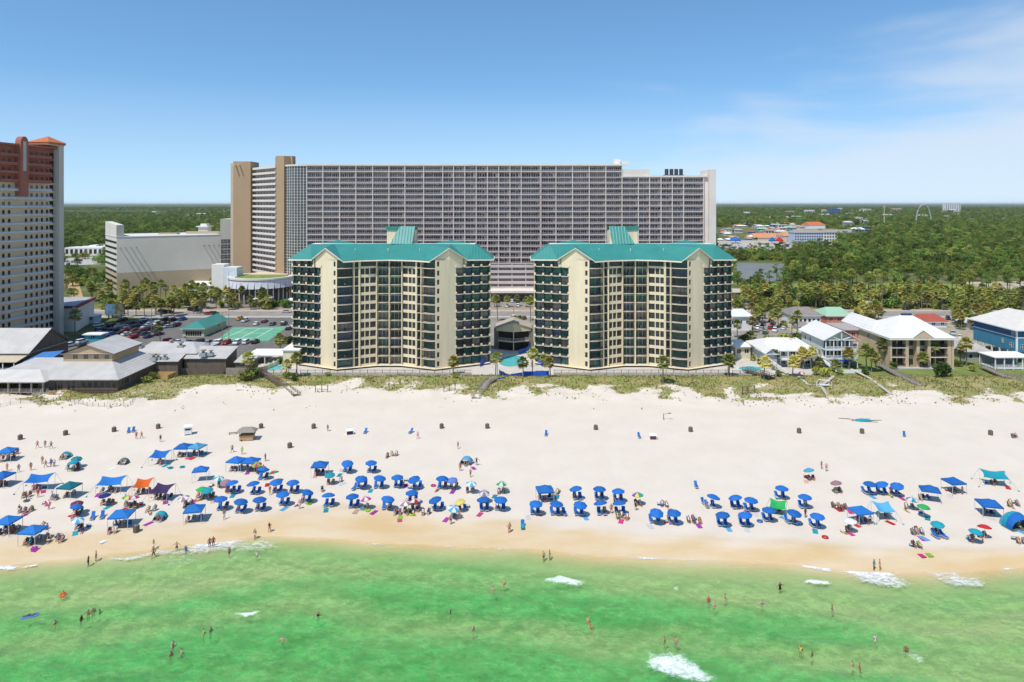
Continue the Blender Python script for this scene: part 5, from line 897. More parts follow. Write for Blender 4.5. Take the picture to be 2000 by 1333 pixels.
# ------------------------------------------------------------------ scattered masses: forest and dune grass
def scatter(name, pts, sources, label, cat):
    me = bpy.data.meshes.new(name); me.from_pydata([p[:3] for p in pts], [], [])
    for nme, i in (('rot', 3), ('scl', 4)): a = me.attributes.new(nme, 'FLOAT', 'POINT'); a.data.foreach_set('value', [p[i] for p in pts])
    o = ob(name, me); tag(o, label, cat, kind='stuff'); g = bpy.data.node_groups.new(name, 'GeometryNodeTree'); g.interface.new_socket('Geometry', in_out='INPUT', socket_type='NodeSocketGeometry'); g.interface.new_socket('Geometry', in_out='OUTPUT', socket_type='NodeSocketGeometry')
    K = g.links.new; gi, go = nd(g, 'NodeGroupInput'), nd(g, 'NodeGroupOutput'); mp_ = nd(g, 'GeometryNodeMeshToPoints'); K(gi.outputs[0], mp_.inputs['Mesh']); ip = nd(g, 'GeometryNodeInstanceOnPoints'); K(mp_.outputs[0], ip.inputs['Points'])
    jn = nd(g, 'GeometryNodeGeometryToInstance')
    for s_ in sources: oi = nd(g, 'GeometryNodeObjectInfo', transform_space='ORIGINAL'); oi.inputs['Object'].default_value = s_; K(oi.outputs['Geometry'], jn.inputs[0])
    K(jn.outputs[0], ip.inputs['Instance']); ip.inputs['Pick Instance'].default_value = True; rv = nd(g, 'FunctionNodeRandomValue', data_type='INT'); rv.inputs[4].default_value = 0; rv.inputs[5].default_value = len(sources) - 1; K(rv.outputs[2], ip.inputs['Instance Index'])
    ar = nd(g, 'GeometryNodeInputNamedAttribute', data_type='FLOAT'); ar.inputs[0].default_value = 'rot'; cx = nd(g, 'ShaderNodeCombineXYZ'); K(ar.outputs[0], cx.inputs[2]); K(cx.outputs[0], ip.inputs['Rotation']); as_ = nd(g, 'GeometryNodeInputNamedAttribute', data_type='FLOAT'); as_.inputs[0].default_value = 'scl'; K(as_.outputs[0], ip.inputs['Scale']); K(ip.outputs[0], go.inputs[0])
    md = o.modifiers.new('scatter', 'NODES'); md.node_group = g; return o
KEEP = []                                   # clearings: photo boxes x0, x1, y0, y1 on the ground
KEEP += [(1395, 1560, 444, 503), (1560, 1640, 446, 490), (1640, 1720, 440, 456), (1432, 1536, 510, 552), (1880, 2100, 545, 575), (120, 205, 497, 525), (190, 460, 515, 600), (126, 330, 414, 419)]
def clear(x, y): px, py = 1000 + x * F / y, HY + F * H / y; return any(a < px < b and c < py < d for a, b, c, d in KEEP)
pts = []
def fill(y0, y1, st, lo, hi, s0, s1, dens=1.0, low=-4.5):
    y = y0
    while y < y1:
        x = lo * y
        while x < hi * y:
            X, Y = x + R.uniform(-st, st) * .5, y + R.uniform(-st, st) * .5
            if R.random() < dens and not clear(X, Y) and noise.noise(Vector((X / 90, Y / 90, 1))) > -.42: s_ = R.uniform(s0, s1); pts.append((X, Y, low * s_ * R.uniform(.3, 1), R.uniform(0, 6.28), s_))
            x += st
        y += st
for lo, hi in ((.285, .86), (-.86, -.385)):
    fill(478 if lo > 0 else 600, 1000, 7.5, lo, hi, .6, 1.45, .85, -3.0); fill(1000, 1800, 10, lo, hi, .7, 1.7, .9); fill(1800, 3600, 19, lo, hi, 1.0, 1.6, .9); fill(3600, 8000, 42, lo, hi, 1.3, 2.2, .9)
scatter('forest', pts, [CROWNS[k] for k in sorted(CROWNS) if k[:3] in ('oak', 'pin')], 'dark green forest spreading inland to the horizon', 'forest')
m, t, K, p = base_mat('forest_canopy', .95, .1); fc = ramp_mix(t, K, nz_(t, K, .02, 9, .8, lo=.4, hi=.6), (.03, .055, .016), (.11, .14, .04)); K(fc, p.inputs['Base Color'])
xs = axis([(-60000, -6000, 2000), (-6000, 6000, 60), (6000, 60000, 2000)]); ys = axis([(1500, 6000, 60), (6000, 90000, 3000)])
tag(structure('forest_canopy', grid(xs, ys, lambda x, y: (7.5 if y > 2600 else lerp(-1, 7.5, sm(1500, 2600, y))) + (4.5 * noise.fractal(Vector((x / 160, y / 160, 0)), 1, 2, 4) if y < 20000 else 0) + 14 * max(0, noise.noise(Vector((x / 5200, y / 3000, 4.4)))) * sm(8000, 16000, y), 'forest_canopy', [MATS['forest_canopy']])), kind='stuff')
# dune grass: one real tuft of each kind is the pattern for the rest
def tuft(seed, n, h, leaf):
    rr = random.Random(seed); mb = MB()
    for i in range(n):
        a = rr.uniform(0, 6.28); r0 = rr.uniform(0, .16); b = Vector((r0 * math.cos(a), r0 * math.sin(a), 0)); l = Vector((math.cos(a + rr.uniform(-.8, .8)), math.sin(a + rr.uniform(-.8, .8)), 0)) * rr.uniform(.1, .5); hh = h * rr.uniform(.5, 1); w = Vector((-math.sin(a), math.cos(a), 0)) * .035; m_ = b + l * .35 + Vector((0, 0, hh * .65)); mb.poly([b - w, b + w, m_ + w * .8, m_ - w * .8]); mb.poly([m_ - w * .8, m_ + w * .8, b + l + Vector((0, 0, hh))])
    return mb.mesh('blades', LEAFS[leaf])
TUFT = []
for i, (x, y, lf, h) in enumerate(((700, 742, 'grass_blade', .8), (1180, 748, 'oat_blade', 1.0), (1700, 770, 'grass_blade', .6), (300, 770, 'olive_leaf', .55))):
    c = gp(x, y); o = thing('grass_tuft', 'single grass tuft on the dune, before ' + ('the first condominium', 'the second condominium', 'the tan inn', 'the restaurant')[i], 'grass', (c.x, c.y, gz(c.x, c.y)), me=tuft(50 + i, 22, h, lf)); TUFT.append(o)
gpts = []
while len(gpts) < 12000:
    x, y = R.uniform(-178, 190), R.uniform(180, 219)
    if abs(x) > .80 * y: continue
    v_ = veg(x, y)
    if R.random() < v_ * 1.0 - .25 + .5 * fbm(x, y, 3, 2) or (R.random() < .10 and y > dune0(x) - 2 and fbm(x, y, 5, 3) > .12): gpts.append((x, y, gz(x, y) - .05, R.uniform(0, 6.28), R.uniform(.28, .8)))
scatter('dune_grass', gpts, TUFT, 'olive and straw coloured grass covering the dunes', 'grass')
# ------------------------------------------------------------------ vehicles
CARC = {n: M('car_' + n, c, .3, .04, .5, spec=.5) for n, c in {'white': (.72, .72, .72), 'silver': (.42, .43, .45), 'black': (.012, .012, .014), 'charcoal': (.045, .048, .052), 'red': (.40, .015, .02), 'blue': (.03, .09, .30), 'navy': (.012, .025, .075), 'maroon': (.16, .015, .02), 'yellow': (.60, .32, .02), 'green': (.03, .10, .06)}.items()}
CGLASS = M('car_glass', (.02, .024, .028), .1, .1, spec=.6); TYRE = M('tyre', (.015, .015, .015), .9); LAMP = M('lamp_lens', (.6, .6, .58), .2); TAIL = M('tail_lens', (.3, .01, .01), .3); RIM = M('rim', (.45, .45, .46), .35, metal=.5)
def loft(prof, w0, w1, zsplit, mi=0):
    """side outline given as (x, z); narrower above zsplit"""
    mb = MB(); k = len(prof); hw = [w0 if z <= zsplit else w1 for x, z in prof]; n = 0
    mb.v += [(x, -hw[i], z) for i, (x, z) in enumerate(prof)] + [(x, hw[i], z) for i, (x, z) in enumerate(prof)]; mb.f += [tuple(range(k)), tuple(range(2 * k - 1, k - 1, -1))] + [(i, k + i, k + (i + 1) % k, (i + 1) % k) for i in range(k)]; mb.m += [mi] * (k + 2); return mb
def car_kit(kind):
    if kind == 'car': b = [(-2.2, .28), (2.2, .28), (2.25, .55), (2.1, .82), (.95, .95), (-1.5, .98), (-2.15, .92), (-2.25, .6)]; g = [(1.0, .94), (.35, 1.38), (-1.05, 1.40), (-1.75, .96)]; r = [(.36, 1.36), (.30, 1.44), (-1.0, 1.46), (-1.06, 1.38)]; L_ = 1.35
    elif kind == 'suv': b = [(-2.3, .35), (2.3, .35), (2.35, .7), (2.25, 1.0), (1.2, 1.12), (-2.25, 1.12), (-2.35, .7)]; g = [(1.25, 1.1), (.7, 1.66), (-2.0, 1.68), (-2.25, 1.1)]; r = [(.72, 1.63), (.6, 1.75), (-1.95, 1.77), (-2.05, 1.64)]; L_ = 1.45
    else: b = [(-2.8, .4), (2.6, .4), (2.65, .8), (2.55, 1.05), (1.3, 1.15), (-.7, 1.15), (-.72, 1.12), (-2.75, 1.12), (-2.8, .7)]; g = [(1.35, 1.13), (.8, 1.75), (-.55, 1.77), (-.7, 1.13)]; r = [(.82, 1.72), (.7, 1.83), (-.5, 1.85), (-.6, 1.74)]; L_ = 1.75
    gm = loft(g, .86, .70, 1.2).mesh('windows', CGLASS); x0, x1 = b[0][0], b[1][0]
    return dict(body=loft(b, .92, .9, .6).mesh('body', CARC['white']), windows=gm, roof=loft(r, .72, .70, 1.4).mesh('roof', CARC['white']), wheel=MB().tube([(0, -.12, 0), (0, .12, 0)], .34, 12).mesh('wheel', TYRE), rim=MB().tube([(0, -.125, 0), (0, .125, 0)], .2, 8).mesh('rim', RIM), lamp=MB().box(-.05, .05, -.2, .2, -.08, .08).mesh('headlight', LAMP), tail=MB().box(-.05, .05, -.16, .16, -.1, .1).mesh('tail_light', TAIL), L=L_, x0=x0, x1=x1, bed=kind == 'pickup')
KIT = {k: car_kit(k) for k in ('car', 'suv', 'pickup')}
BED = MB().box(-2.65, -.8, -.78, .78, 1.125, 1.15).mesh('load_bed', M('bed_liner', (.04, .04, .04), .8))
def car(x, y, kind, col, rz, place):
    k = KIT[kind]; nm = {'car': 'saloon car', 'suv': 'SUV', 'pickup': 'pickup'}[kind]
    o = thing('parked_' + kind, f'{col} {nm} parked {place}', {'car': 'car', 'suv': 'car', 'pickup': 'pickup truck'}[kind], (x, y, .012), rz, 'vehicles ' + place, where='land')
    slot(ob('body', k['body'], o), [CARC[col]]); ob('windows', k['windows'], o); slot(ob('roof', k['roof'], o), [CARC[col]])
    for sx_ in (-1, 1):
        for sy in (-1, 1): w = ob('wheel', k['wheel'], o, (sx_ * k['L'], sy * .82, .34)); ob('rim', k['rim'], w)
    for sy in (-1, 1): ob('headlight', k['lamp'], o, (k['x1'] + .02, sy * .62, .68)); ob('tail_light', k['tail'], o, (k['x0'] - .02, sy * .68, .8))
    if k['bed']: ob('load_bed', BED, o)
def z4(x, y): return 120 + x / 5.882, 560 + y / 5.882
def z2(x, y): return 420 + x / 4.444, 480 + y / 4.444
def z1(x, y): return 900 + x / 5.554, 560 + y / 5.554
def z5(x, y): return 1420 + x / 6.664, 600 + y / 6.664
def z6(x, y): return 1680 + x / 6.06, 580 + y / 6.06
C_ = []
for a in ((425, 455, 'w', 's'), (450, 515, 'n', 's'), (520, 505, 'k', 'c'), (445, 555, 'b', 's'), (660, 465, 'w', 'c'), (765, 475, 'w', 'c'), (740, 515, 'r', 'p'), (748, 560, 'w', 'c'), (820, 600, 'r', 's'), (855, 470, 'k', 'c'), (945, 390, 'w', 'c'), (855, 515, 'g', 'c'), (965, 500, 'k', 's'), (1070, 410, 'w', 'p'), (1115, 435, 'w', 's'), (1005, 445, 'w', 'c'), (1140, 475, 's', 'c'), (1240, 465, 'c', 's'), (1330, 440, 's', 'c'), (1395, 390, 'b', 's'), (1280, 400, 'k', 's'), (960, 555, 'c', 'c'), (1090, 520, 'k', 's'), (260, 595, 'b', 'c'), (235, 650, 'w', 's'), (105, 690, 'w', 's'), (1230, 640, 'r', 's'), (1350, 650, 'w', 'c'), (1470, 655, 'k', 'c'), (1580, 655, 'k', 's'), (1690, 655, 'k', 'c'), (1800, 655, 'w', 's'), (1905, 658, 'r', 'c'), (700, 400, 'k', 's'), (810, 430, 'c', 'c'), (620, 520, 'n', 's'), (890, 420, 'k', 'c'), (1180, 400, 'k', 's'), (900, 475, 's', 'c'), (1020, 500, 'n', 'c'), (580, 465, 'k', 's'), (690, 545, 'k', 'c'), (330, 620, 'c', 's'), (380, 590, 'k', 'p'), (560, 560, 'b', 'c'), (880, 560, 'm', 's'), (1000, 590, 'n', 'c'), (640, 600, 'k', 'c'), (175, 690, 'c', 'c'), (1120, 560, 'k', 'c'), (1190, 440, 'k', 'c'), (480, 590, 'k', 'c'), (790, 520, 'm', 'c')): C_.append((*z4(a[0], a[1]), a[2], a[3], 'in the lot by the restaurant'))
for a in ((30, 855, 'w', 's'), (100, 855, 'r', 's'), (190, 855, 'w', 's'), (270, 850, 'w', 's'), (350, 848, 'k', 's'), (265, 660, 'w', 'p'), (360, 688, 'w', 'c'), (430, 668, 'm', 'c'), (600, 688, 'c', 's'), (215, 645, 'y', 'p'), (640, 730, 'k', 'c'), (680, 700, 's', 'c'), (500, 690, 'k', 'c')): C_.append((*z2(a[0], a[1]), a[2], a[3], 'by the tennis court'))
for a in ((450, 160, 'k', 's'), (555, 170, 'w', 's'), (615, 175, 'c', 'c'), (680, 165, 'k', 's'), (500, 222, 'w', 'c'), (620, 218, 'w', 's'), (575, 345, 'w', 's'), (690, 352, 'm', 'c'), (730, 175, 's', 'c'), (400, 200, 's', 'c'), (640, 350, 'k', 'c')): C_.append((*z1(a[0], a[1]), a[2], a[3], 'between the condominiums'))
for a in ((370, 240, 's', 'c'), (400, 165, 'k', 's'), (470, 235, 'c', 's'), (570, 285, 'r', 's'), (655, 290, 'w', 'c'), (400, 285, 'w', 'c'), (500, 350, 'g', 's'), (450, 300, 's', 'c'), (345, 215, 'n', 'c'), (540, 320, 'w', 's'), (600, 230, 'k', 'c'), (500, 190, 'k', 'c'), (230, 120, 'r', 'c'), (190, 110, 'k', 's')): C_.append((*z5(a[0], a[1]), a[2], a[3], 'beside the white-roofed houses'))
for a in ((1200, 270, 'r', 's'), (1260, 275, 'w', 'c'), (1040, 270, 'k', 's'), (1120, 268, 'k', 's'), (1180, 490, 'w', 'c'), (1100, 450, 's', 's')): C_.append((*z6(a[0], a[1]), a[2], a[3], 'behind the tan inn'))
for x, y, c, k in ((318, 611, 'k', 's'), (330, 612, 'c', 's'), (376, 608, 'k', 's'), (385, 609, 'k', 'p'), (408, 615, 'r', 'c'), (418, 615, 'k', 's'), (560, 611, 's', 'c'), (1480, 612, 's', 'c'), (1890, 611, 'w', 's'), (1720, 611, 'k', 'c'), (1965, 612, 's', 's')): C_.append((x, y, c, k, 'on the beach road'))
for k in range(14): C_.append((R.uniform(230, 330), R.uniform(592, 600), R.choice('wkscr'), 'c', 'before the parking garage')) if False else None
CN = {'w': 'white', 's': 'silver', 'k': 'black', 'c': 'charcoal', 'r': 'red', 'b': 'blue', 'n': 'navy', 'm': 'maroon', 'y': 'yellow', 'g': 'green'}
used = []
for x, y, c, k, pl in C_:
    p_ = gp(x, y); X, Y = p_.x, p_.y
    rz = (0 if 'road' in pl else math.radians(R.choice([68, 72, -108, 78]) if 'restaurant' in pl else R.choice([86, -92, 90]) if 'court' in pl or 'between' in pl else R.choice([60, -115]))) + R.uniform(-.05, .05)
    for _ in range(12):
        q = next(((a, b) for a, b in used if abs(a - X) < 2.7 and abs(b - Y) < 5.3), None)
        if not q or 'road' in pl: break
        X += 2.7 if X >= q[0] else -2.7
    used.append((X, Y)); car(X, Y, {'c': 'car', 's': 'suv', 'p': 'pickup'}[k], CN[c], rz, pl)
# street lights and utility poles
POLE = M('pole_wood', (.24, .2, .16), .9, .1)
def lamp_post(label, x, y, hp):
    c = gp(x, y); h = hp * c.y / F; o = thing('street_lamp', label, 'street lamp', (c.x, c.y, 0), 0, 'tall poles', where='land'); ob('pole', MB().lathe([(.14, 0), (.09, h), (.01, h)], 8).mesh('pole', POLE), o); ob('arm', MB().beam((0, 0, h - .2), (1.4, 0, h), .08).mesh('arm', POLE), o); ob('lamp_head', MB().box(1.2, 1.9, -.15, .15, h - .02, h + .12).mesh('lamp_head', FRAMEC), o)
for x, y, hp in ((296, 648, 60), (434, 672, 62), (447, 672, 70), (391, 612, 50), (447, 610, 80), (1508, 724, 40), (1516, 750, 38), (1723, 612, 52), (1557, 655, 55), (1923, 652, 40), (1038, 718, 42), (1003, 620, 22), (760, 763, 24), (972, 765, 66), (1296, 820, 12), (1590, 600, 30), (1800, 604, 30), (340, 612, 34), (250, 612, 36)): lamp_post('tall thin lamp pole', x, y, hp)
# ------------------------------------------------------------------ beach gear
CL = {n: M('cloth_' + n, c, .8, .08, 1.2, trans=.22, rnd=.16) for n, c in {'blue': (.018, .155, .50), 'bright blue': (.025, .19, .54), 'navy': (.015, .04, .20), 'light blue': (.10, .38, .58), 'teal': (.02, .34, .42), 'dark teal': (.012, .16, .20), 'green': (.03, .38, .10), 'lime': (.32, .58, .05), 'orange': (.72, .14, .02), 'red': (.55, .025, .03), 'pink': (.62, .05, .22), 'purple': (.05, .03, .09), 'mauve': (.36, .20, .24), 'yellow': (.72, .60, .16), 'white': (.72, .72, .72), 'grey-green': (.10, .17, .17), 'periwinkle': (.12, .22, .55), 'maroon': (.20, .04, .08), 'magenta': (.4, .05, .35), 'peach': (.62, .40, .30)}.items()}
ALU = M('aluminium', (.55, .56, .57), .4, .05, metal=.3); WFR = M('chair_wood', (.55, .50, .42), .8, .15, 3); DKF = M('dark_frame', (.04, .04, .045), .5)
RO = [(0, 810), (330, 810), (660, 810), (990, 810), (1320, 810), (1650, 810)]
def Z(r, x, y): k = 4.76 if r == 5 else 4.938; return RO[r][0] + x / k, RO[r][1] + y / k
def under(px, py, h): """ground point below a canopy centre seen at px, py and h metres up"""; Y = F * (H - h) / (py - HY); return (px - 1000) * Y / F, Y
BP = []
def brella_mesh(rad, rise, drop, cols):
    k = 8; mb = MB(); mb.lathe([(0.02, rise), (rad * .5, rise * .78), (rad, 0), (rad * 1.0, -drop)], k, lambda j: j % len(cols)); n = len(mb.f); mb.lathe([(rad * .99, -drop), (rad * .985, -.02), (rad * .5, rise * .78 - .025), (0.02, rise - .03)], k, lambda j: j % len(cols)); return mb.mesh('canopy', [CL[c] for c in cols])
UB = {}; UPOLE = MB().lathe([(.022, -.3), (.022, 2.52), (.05, 2.54), (.03, 2.64), (.005, 2.66)], 8).mesh('pole', ALU); RIB = None
def umbrella(px, py, cols, rad=1.22, h=2.1, tilt=0.0, ta=0.0, label=None, group='beach umbrellas', loungers=0):
    cols = (cols,) if isinstance(cols, str) else cols; key = (cols, rad)
    if key not in UB: UB[key] = brella_mesh(rad, .42 * rad / 1.2, .13, cols)
    x, y = under(px, py, h + .12); o = thing('beach_umbrella', label or (f'{cols[0]} beach umbrella' if len(cols) == 1 else f'{cols[0]} and {cols[1]} striped beach umbrella'), 'umbrella', (x, y, gz(x, y)), R.uniform(0, 6.28), group, where='beach')
    o.rotation_euler = (tilt * math.cos(ta), tilt * math.sin(ta), R.uniform(0, .785)); ob('canopy', UB[key], o, (0, 0, h)); ob('pole', UPOLE, o)
    for k in range(loungers): lounger(x + (-.55, .55, 1.6)[k] + R.uniform(-.08, .08), y + .75 + R.uniform(-.15, .15), R.uniform(-.12, .12) + (.05 if k == 0 else -.05))
    return x, y
LG = None
def lounger(x, y, rz=0.0, col='blue', label=None):
    global LG
    if LG is None:
        fr = MB()
        for s in (-.3, .3): fr.box(s - .03, s + .03, -.95, .35, .28, .35); fr.beam((s, .33, .32), (s, .78, .92), .06)
        for s in (-.3, .3):
            for yy in (-.85, .15): fr.box(s - .03, s + .03, yy - .03, yy + .03, 0, .28)
        fr.box(-.3, .3, -.95, -.88, .29, .35); LG = (fr.mesh('frame', WFR), MB().box(-.27, .27, -.88, .32, .352, .44).mesh('seat', CL['blue']), MB().prism([(-.27, .30), (.27, .30), (.27, .40), (-.27, .40)], .40, .41).beam((0, .36, .40), (0, .80, .98), .54, .09).mesh('backrest', CL['blue']))
    o = thing('beach_lounger', label or f'{col} rental lounger', 'lounger', (x, y, gz(x, y)), rz, 'rental loungers', where='beach'); ob('frame', LG[0], o); ob('seat', LG[1], o); ob('backrest', LG[2], o)
    if col != 'blue': slot(o.children[1], [CL[col]]); slot(o.children[2], [CL[col]])
    return o
CC = None
def camp_chair(x, y, rz, col, z=None, where='beach', label=None):
    global CC
    if CC is None:
        f = MB()
        for s in (-.26, .26): f.beam((s, -.25, 0), (s, .28, .42), .03); f.beam((s, .25, 0), (s, -.25, .40), .03); f.beam((s, .24, .38), (s, .42, .92), .03); f.beam((s, -.25, .6), (s, .3, .62), .04)
        CC = (f.mesh('frame', DKF), MB().box(-.25, .25, -.25, .27, .39, .42).mesh('seat', CL['blue']), MB().beam((0, .25, .42), (0, .42, .9), .5, .025).mesh('backrest', CL['blue']))
    o = thing('folding_chair', label or f'{col} folding chair', 'chair', (x, y, gz(x, y) if z is None else z), rz, 'folding chairs', where=where); ob('frame', CC[0], o)
    for n, m_ in (('seat', CC[1]), ('backrest', CC[2])): slot(ob(n, m_, o), [CL[col]])
TB = {}
def pop_canopy(px, py, col, w=3.0, d=3.0, h=2.15, rz=0.0, label=None, tilt=0.0):
    x, y = under(px, py, h + .35); key = (w, d, h)
    if key not in TB:
        a, b = w / 2, d / 2; c = [(-a, -b), (a, -b), (a, b), (-a, b)]; mb = MB()
        for i in range(4): p, q = c[i], c[(i + 1) % 4]; mid = [(lerp(p[0], 0, .5), lerp(p[1], 0, .5), h + .33), (lerp(q[0], 0, .5), lerp(q[1], 0, .5), h + .33)]; mb.poly([(*p, h), (*q, h), mid[1], mid[0]]); mb.poly([mid[0], mid[1], (0, 0, h + .8)]); mb.poly([(*p, h - .22), (*q, h - .22), (*q, h), (*p, h)])
        n = len(mb.f)
        for i in range(n): f_ = [mb.v[j] for j in mb.f[i]]; mb.poly([(v[0] * .995, v[1] * .995, v[2] - .02) for v in reversed(f_)])
        TB[key] = (mb.mesh('canopy_top', CL['blue']), MB().box(-.03, .03, -.03, .03, 0, h).mesh('leg', ALU))
    o = thing('canopy_tent', label or f'{col} pop-up canopy tent', 'canopy', (x, y, gz(x, y)), rz, 'canopies and shades on the sand', where='beach'); o.rotation_euler = (tilt, 0, rz); slot(ob('canopy_top', TB[key][0], o), [CL[col]])
    for s in (-1, 1):
        for t_ in (-1, 1): ob('leg', TB[key][1], o, (s * (w / 2 - .06), t_ * (d / 2 - .06), 0))
    return x, y
def sail(px, py, col, w=4.0, d=2.8, h=2.0, rz=0.0, slope=.35, label=None):
    x, y = under(px, py, h); mb = MB(); N = 8; P = {}
    def pt(u, v):
        pin = .12 * math.sin(math.pi * u) * (1 if v in (0, 1) else 0); uu = u - .5; vv = v - .5; zz = h + slope * vv * 2 - .28 * math.sin(math.pi * u) * math.sin(math.pi * v) + .12 * math.cos(2 * math.pi * u) * 1.0
        vv *= 1 - .22 * math.sin(math.pi * u); uu *= 1 - .14 * math.sin(math.pi * v); return (uu * w, vv * d, zz)
    for i in range(N):
        for j in range(N):
            q = [pt(i / N, j / N), pt((i + 1) / N, j / N), pt((i + 1) / N, (j + 1) / N), pt(i / N, (j + 1) / N)]; mb.poly(q); mb.poly([(a, b, c - .015) for a, b, c in reversed(q)])
    o = thing('sail_shade', label or f'{col} stretched sail shade', 'sail shade', (x, y, gz(x, y)), rz, 'canopies and shades on the sand', where='beach'); ob('sail_cloth', mb.mesh('sail_cloth', CL[col]), o)
    for u, v in ((0, 0), (1, 0), (0, 1), (1, 1)):
        c = pt(u, v); ob('pole', MB().tube([(c[0] * .96, c[1] * .96, 0), (c[0] * .98, c[1] * .98, c[2])], .03, 6).mesh('pole', ALU), o); e = (c[0] * 1.5, c[1] * 1.45 - .2, .05); ob('guy_rope', MB().tube([c, e], .018, 5).mesh('guy_rope', CL[col]), o); ob('sandbag', MB().lathe([(.01, 0), (.16, .05), (.15, .14), (.01, .2)], 8, 0, (e[0], e[1])).mesh('sandbag', CL[col]), o)
    return x, y
def dome(px, py, cols, rad=1.3, rz=0.0, label=None):
    x, y = under(px, py, .9); mb = MB(); N, Mm = 8, 7; cols = (cols,) if isinstance(cols, str) else cols
    f = lambda i, j, r: (r * math.cos(math.pi * i / N) * (1 - .12 * abs(1 - 2 * i / N)), r * .8 * math.sin(math.radians(8 + 100 * j / Mm) - .7), r * math.sin(math.pi * i / N) * math.cos(math.radians(-46 + 92 * j / Mm)) * 1.05)
    for i in range(N):
        for j in range(Mm): mi = (j * len(cols)) // Mm; q = [f(i, j, rad), f(i + 1, j, rad), f(i + 1, j + 1, rad), f(i, j + 1, rad)]; mb.poly(q, mi); mb.poly([tuple(c * .985 for c in v) for v in reversed(q)], mi)
    o = thing('dome_tent', label or f'{cols[0]} half-dome beach tent', 'tent', (x, y, gz(x, y)), rz, 'canopies and shades on the sand', where='beach'); ob('shell', mb.mesh('shell', [CL[c] for c in cols]), o); ob('hoop', MB().tube([f(i, 0, rad * 1.01) for i in range(N + 1)], .025, 6).mesh('hoop', DKF), o); ob('groundsheet', MB().box(-rad, rad, -rad * .6, rad * .5, .01, .03).mesh('groundsheet', CL['grey-green']), o); return x, y
# ------------------------------------------------------------------ people
SKIN = [M('skin_' + str(i), c, .55, .06, 4) for i, c in enumerate(((.46, .25, .16), (.36, .18, .11), (.24, .115, .065), (.52, .30, .20), (.11, .05, .03)))]; HAIR = [M('hair_' + str(i), c, .7, .1) for i, c in enumerate(((.03, .018, .012), (.08, .045, .025), (.22, .14, .06), (.3, .28, .26)))]
SUIT = {n: M('swim_' + n, c, .8, .08, 3) for n, c in {'black': (.012, .012, .015), 'navy': (.015, .025, .09), 'red': (.45, .03, .03), 'blue': (.03, .12, .42), 'white': (.7, .7, .7), 'teal': (.02, .30, .34), 'pink': (.55, .10, .25), 'orange': (.6, .18, .03), 'lime': (.3, .6, .05), 'grey': (.2, .2, .21), 'purple': (.16, .05, .25), 'yellow': (.6, .45, .06)}.items()}
def body(name, J, E, wear):
    """one continuous skinned figure from joints; faces are sorted into skin, shorts, top and hair by the nearest bone"""
    names = list(J); me = bpy.data.meshes.new(name); me.from_pydata([J[n][:3] for n in names], [(names.index(a), names.index(b)) for a, b in E], []); o = bpy.data.objects.new(name, me); COL.objects.link(o); sk = o.modifiers.new('s', 'SKIN'); sk.use_smooth_shade = True
    for i, n in enumerate(names): r = J[n][3]; me.skin_vertices[0].data[i].radius = r if isinstance(r, tuple) else (r, r)
    me.skin_vertices[0].data[names.index('pelvis')].use_root = True; ss = o.modifiers.new('u', 'SUBSURF'); ss.levels = 1; dg = bpy.context.evaluated_depsgraph_get(); dg.update(); ev = bpy.data.meshes.new_from_object(o.evaluated_get(dg)); bpy.data.objects.remove(o); ev.name = name
    for m_ in (SKIN[0], SUIT['navy'], SUIT['black'], HAIR[0]): ev.materials.append(m_)
    bones = [(a, b, Vector(J[a][:3]), Vector(J[b][:3])) for a, b in E]; hd, tp = Vector(J['head'][:3]), Vector(J['top'][:3]); ax = (tp - hd).normalized()
    for p in ev.polygons:
        best = None
        for a, b, u, v in bones:
            d = v - u; t_ = max(0, min(1, (p.center - u).dot(d) / d.length_squared)); q = (p.center - u - d * t_).length
            if best is None or q < best[0]: best = (q, a, b, t_)
        _, a, b, t_ = best; s = 0
        if b in ('hipl', 'hipr') or (a == 'pelvis' and b == 'spine' and t_ < .35) or (a in ('hipl', 'hipr') and t_ < .55): s = 1
        elif (a == 'spine' and b == 'chest' and t_ > .3) or b in ('shl', 'shr') or (a == 'pelvis' and b == 'spine'): s = 2
        elif b == 'top' and ((p.center - hd).dot(ax) > .085 or (t_ > .1 and (p.center - hd).dot(wear) > .03)): s = 3
        p.material_index = s
    return ev
E_ = [('pelvis', 'spine'), ('spine', 'chest'), ('chest', 'neck'), ('neck', 'head'), ('head', 'top'), ('chest', 'shl'), ('shl', 'ell'), ('ell', 'wrl'), ('wrl', 'hal'), ('chest', 'shr'), ('shr', 'elr'), ('elr', 'wrr'), ('wrr', 'har'), ('pelvis', 'hipl'), ('hipl', 'knl'), ('knl', 'anl'), ('anl', 'tol'), ('pelvis', 'hipr'), ('hipr', 'knr'), ('knr', 'anr'), ('anr', 'tor')]
def stand(al=((-.27, .02, 1.16), (-.29, -.08, .93)), ar=((.27, .02, 1.16), (.29, -.08, .93)), ll=((-.12, 0, .5), (-.12, .03, .09)), lr=((.12, 0, .5), (.12, .03, .09)), lean=0.0):
    J = dict(pelvis=(0, 0, .95, (.155, .12)), spine=(0, lean * .3, 1.14, (.14, .105)), chest=(0, lean * .7, 1.34, (.165, .12)), neck=(0, lean, 1.50, .06), head=(0, lean - .01, 1.57, .082), top=(0, lean - .01, 1.73, .088), shl=(-.19, lean * .8, 1.42, .068), shr=(.19, lean * .8, 1.42, .068), hipl=(-.10, 0, .88, .098), hipr=(.10, 0, .88, .098))
    for s, a, l in (('l', al, ll), ('r', ar, lr)):
        e, w = Vector(a[0]), Vector(a[1]); hd = w + (w - e).normalized() * .11; J['el' + s] = (*e, .05); J['wr' + s] = (*w, .036); J['ha' + s] = (*hd, .04); k, n = l; J['kn' + s] = (*k, .07); J['an' + s] = (*n, .045); J['to' + s] = (n[0], n[1] - .17, max(.03, n[2] - .05), .04)
    return J
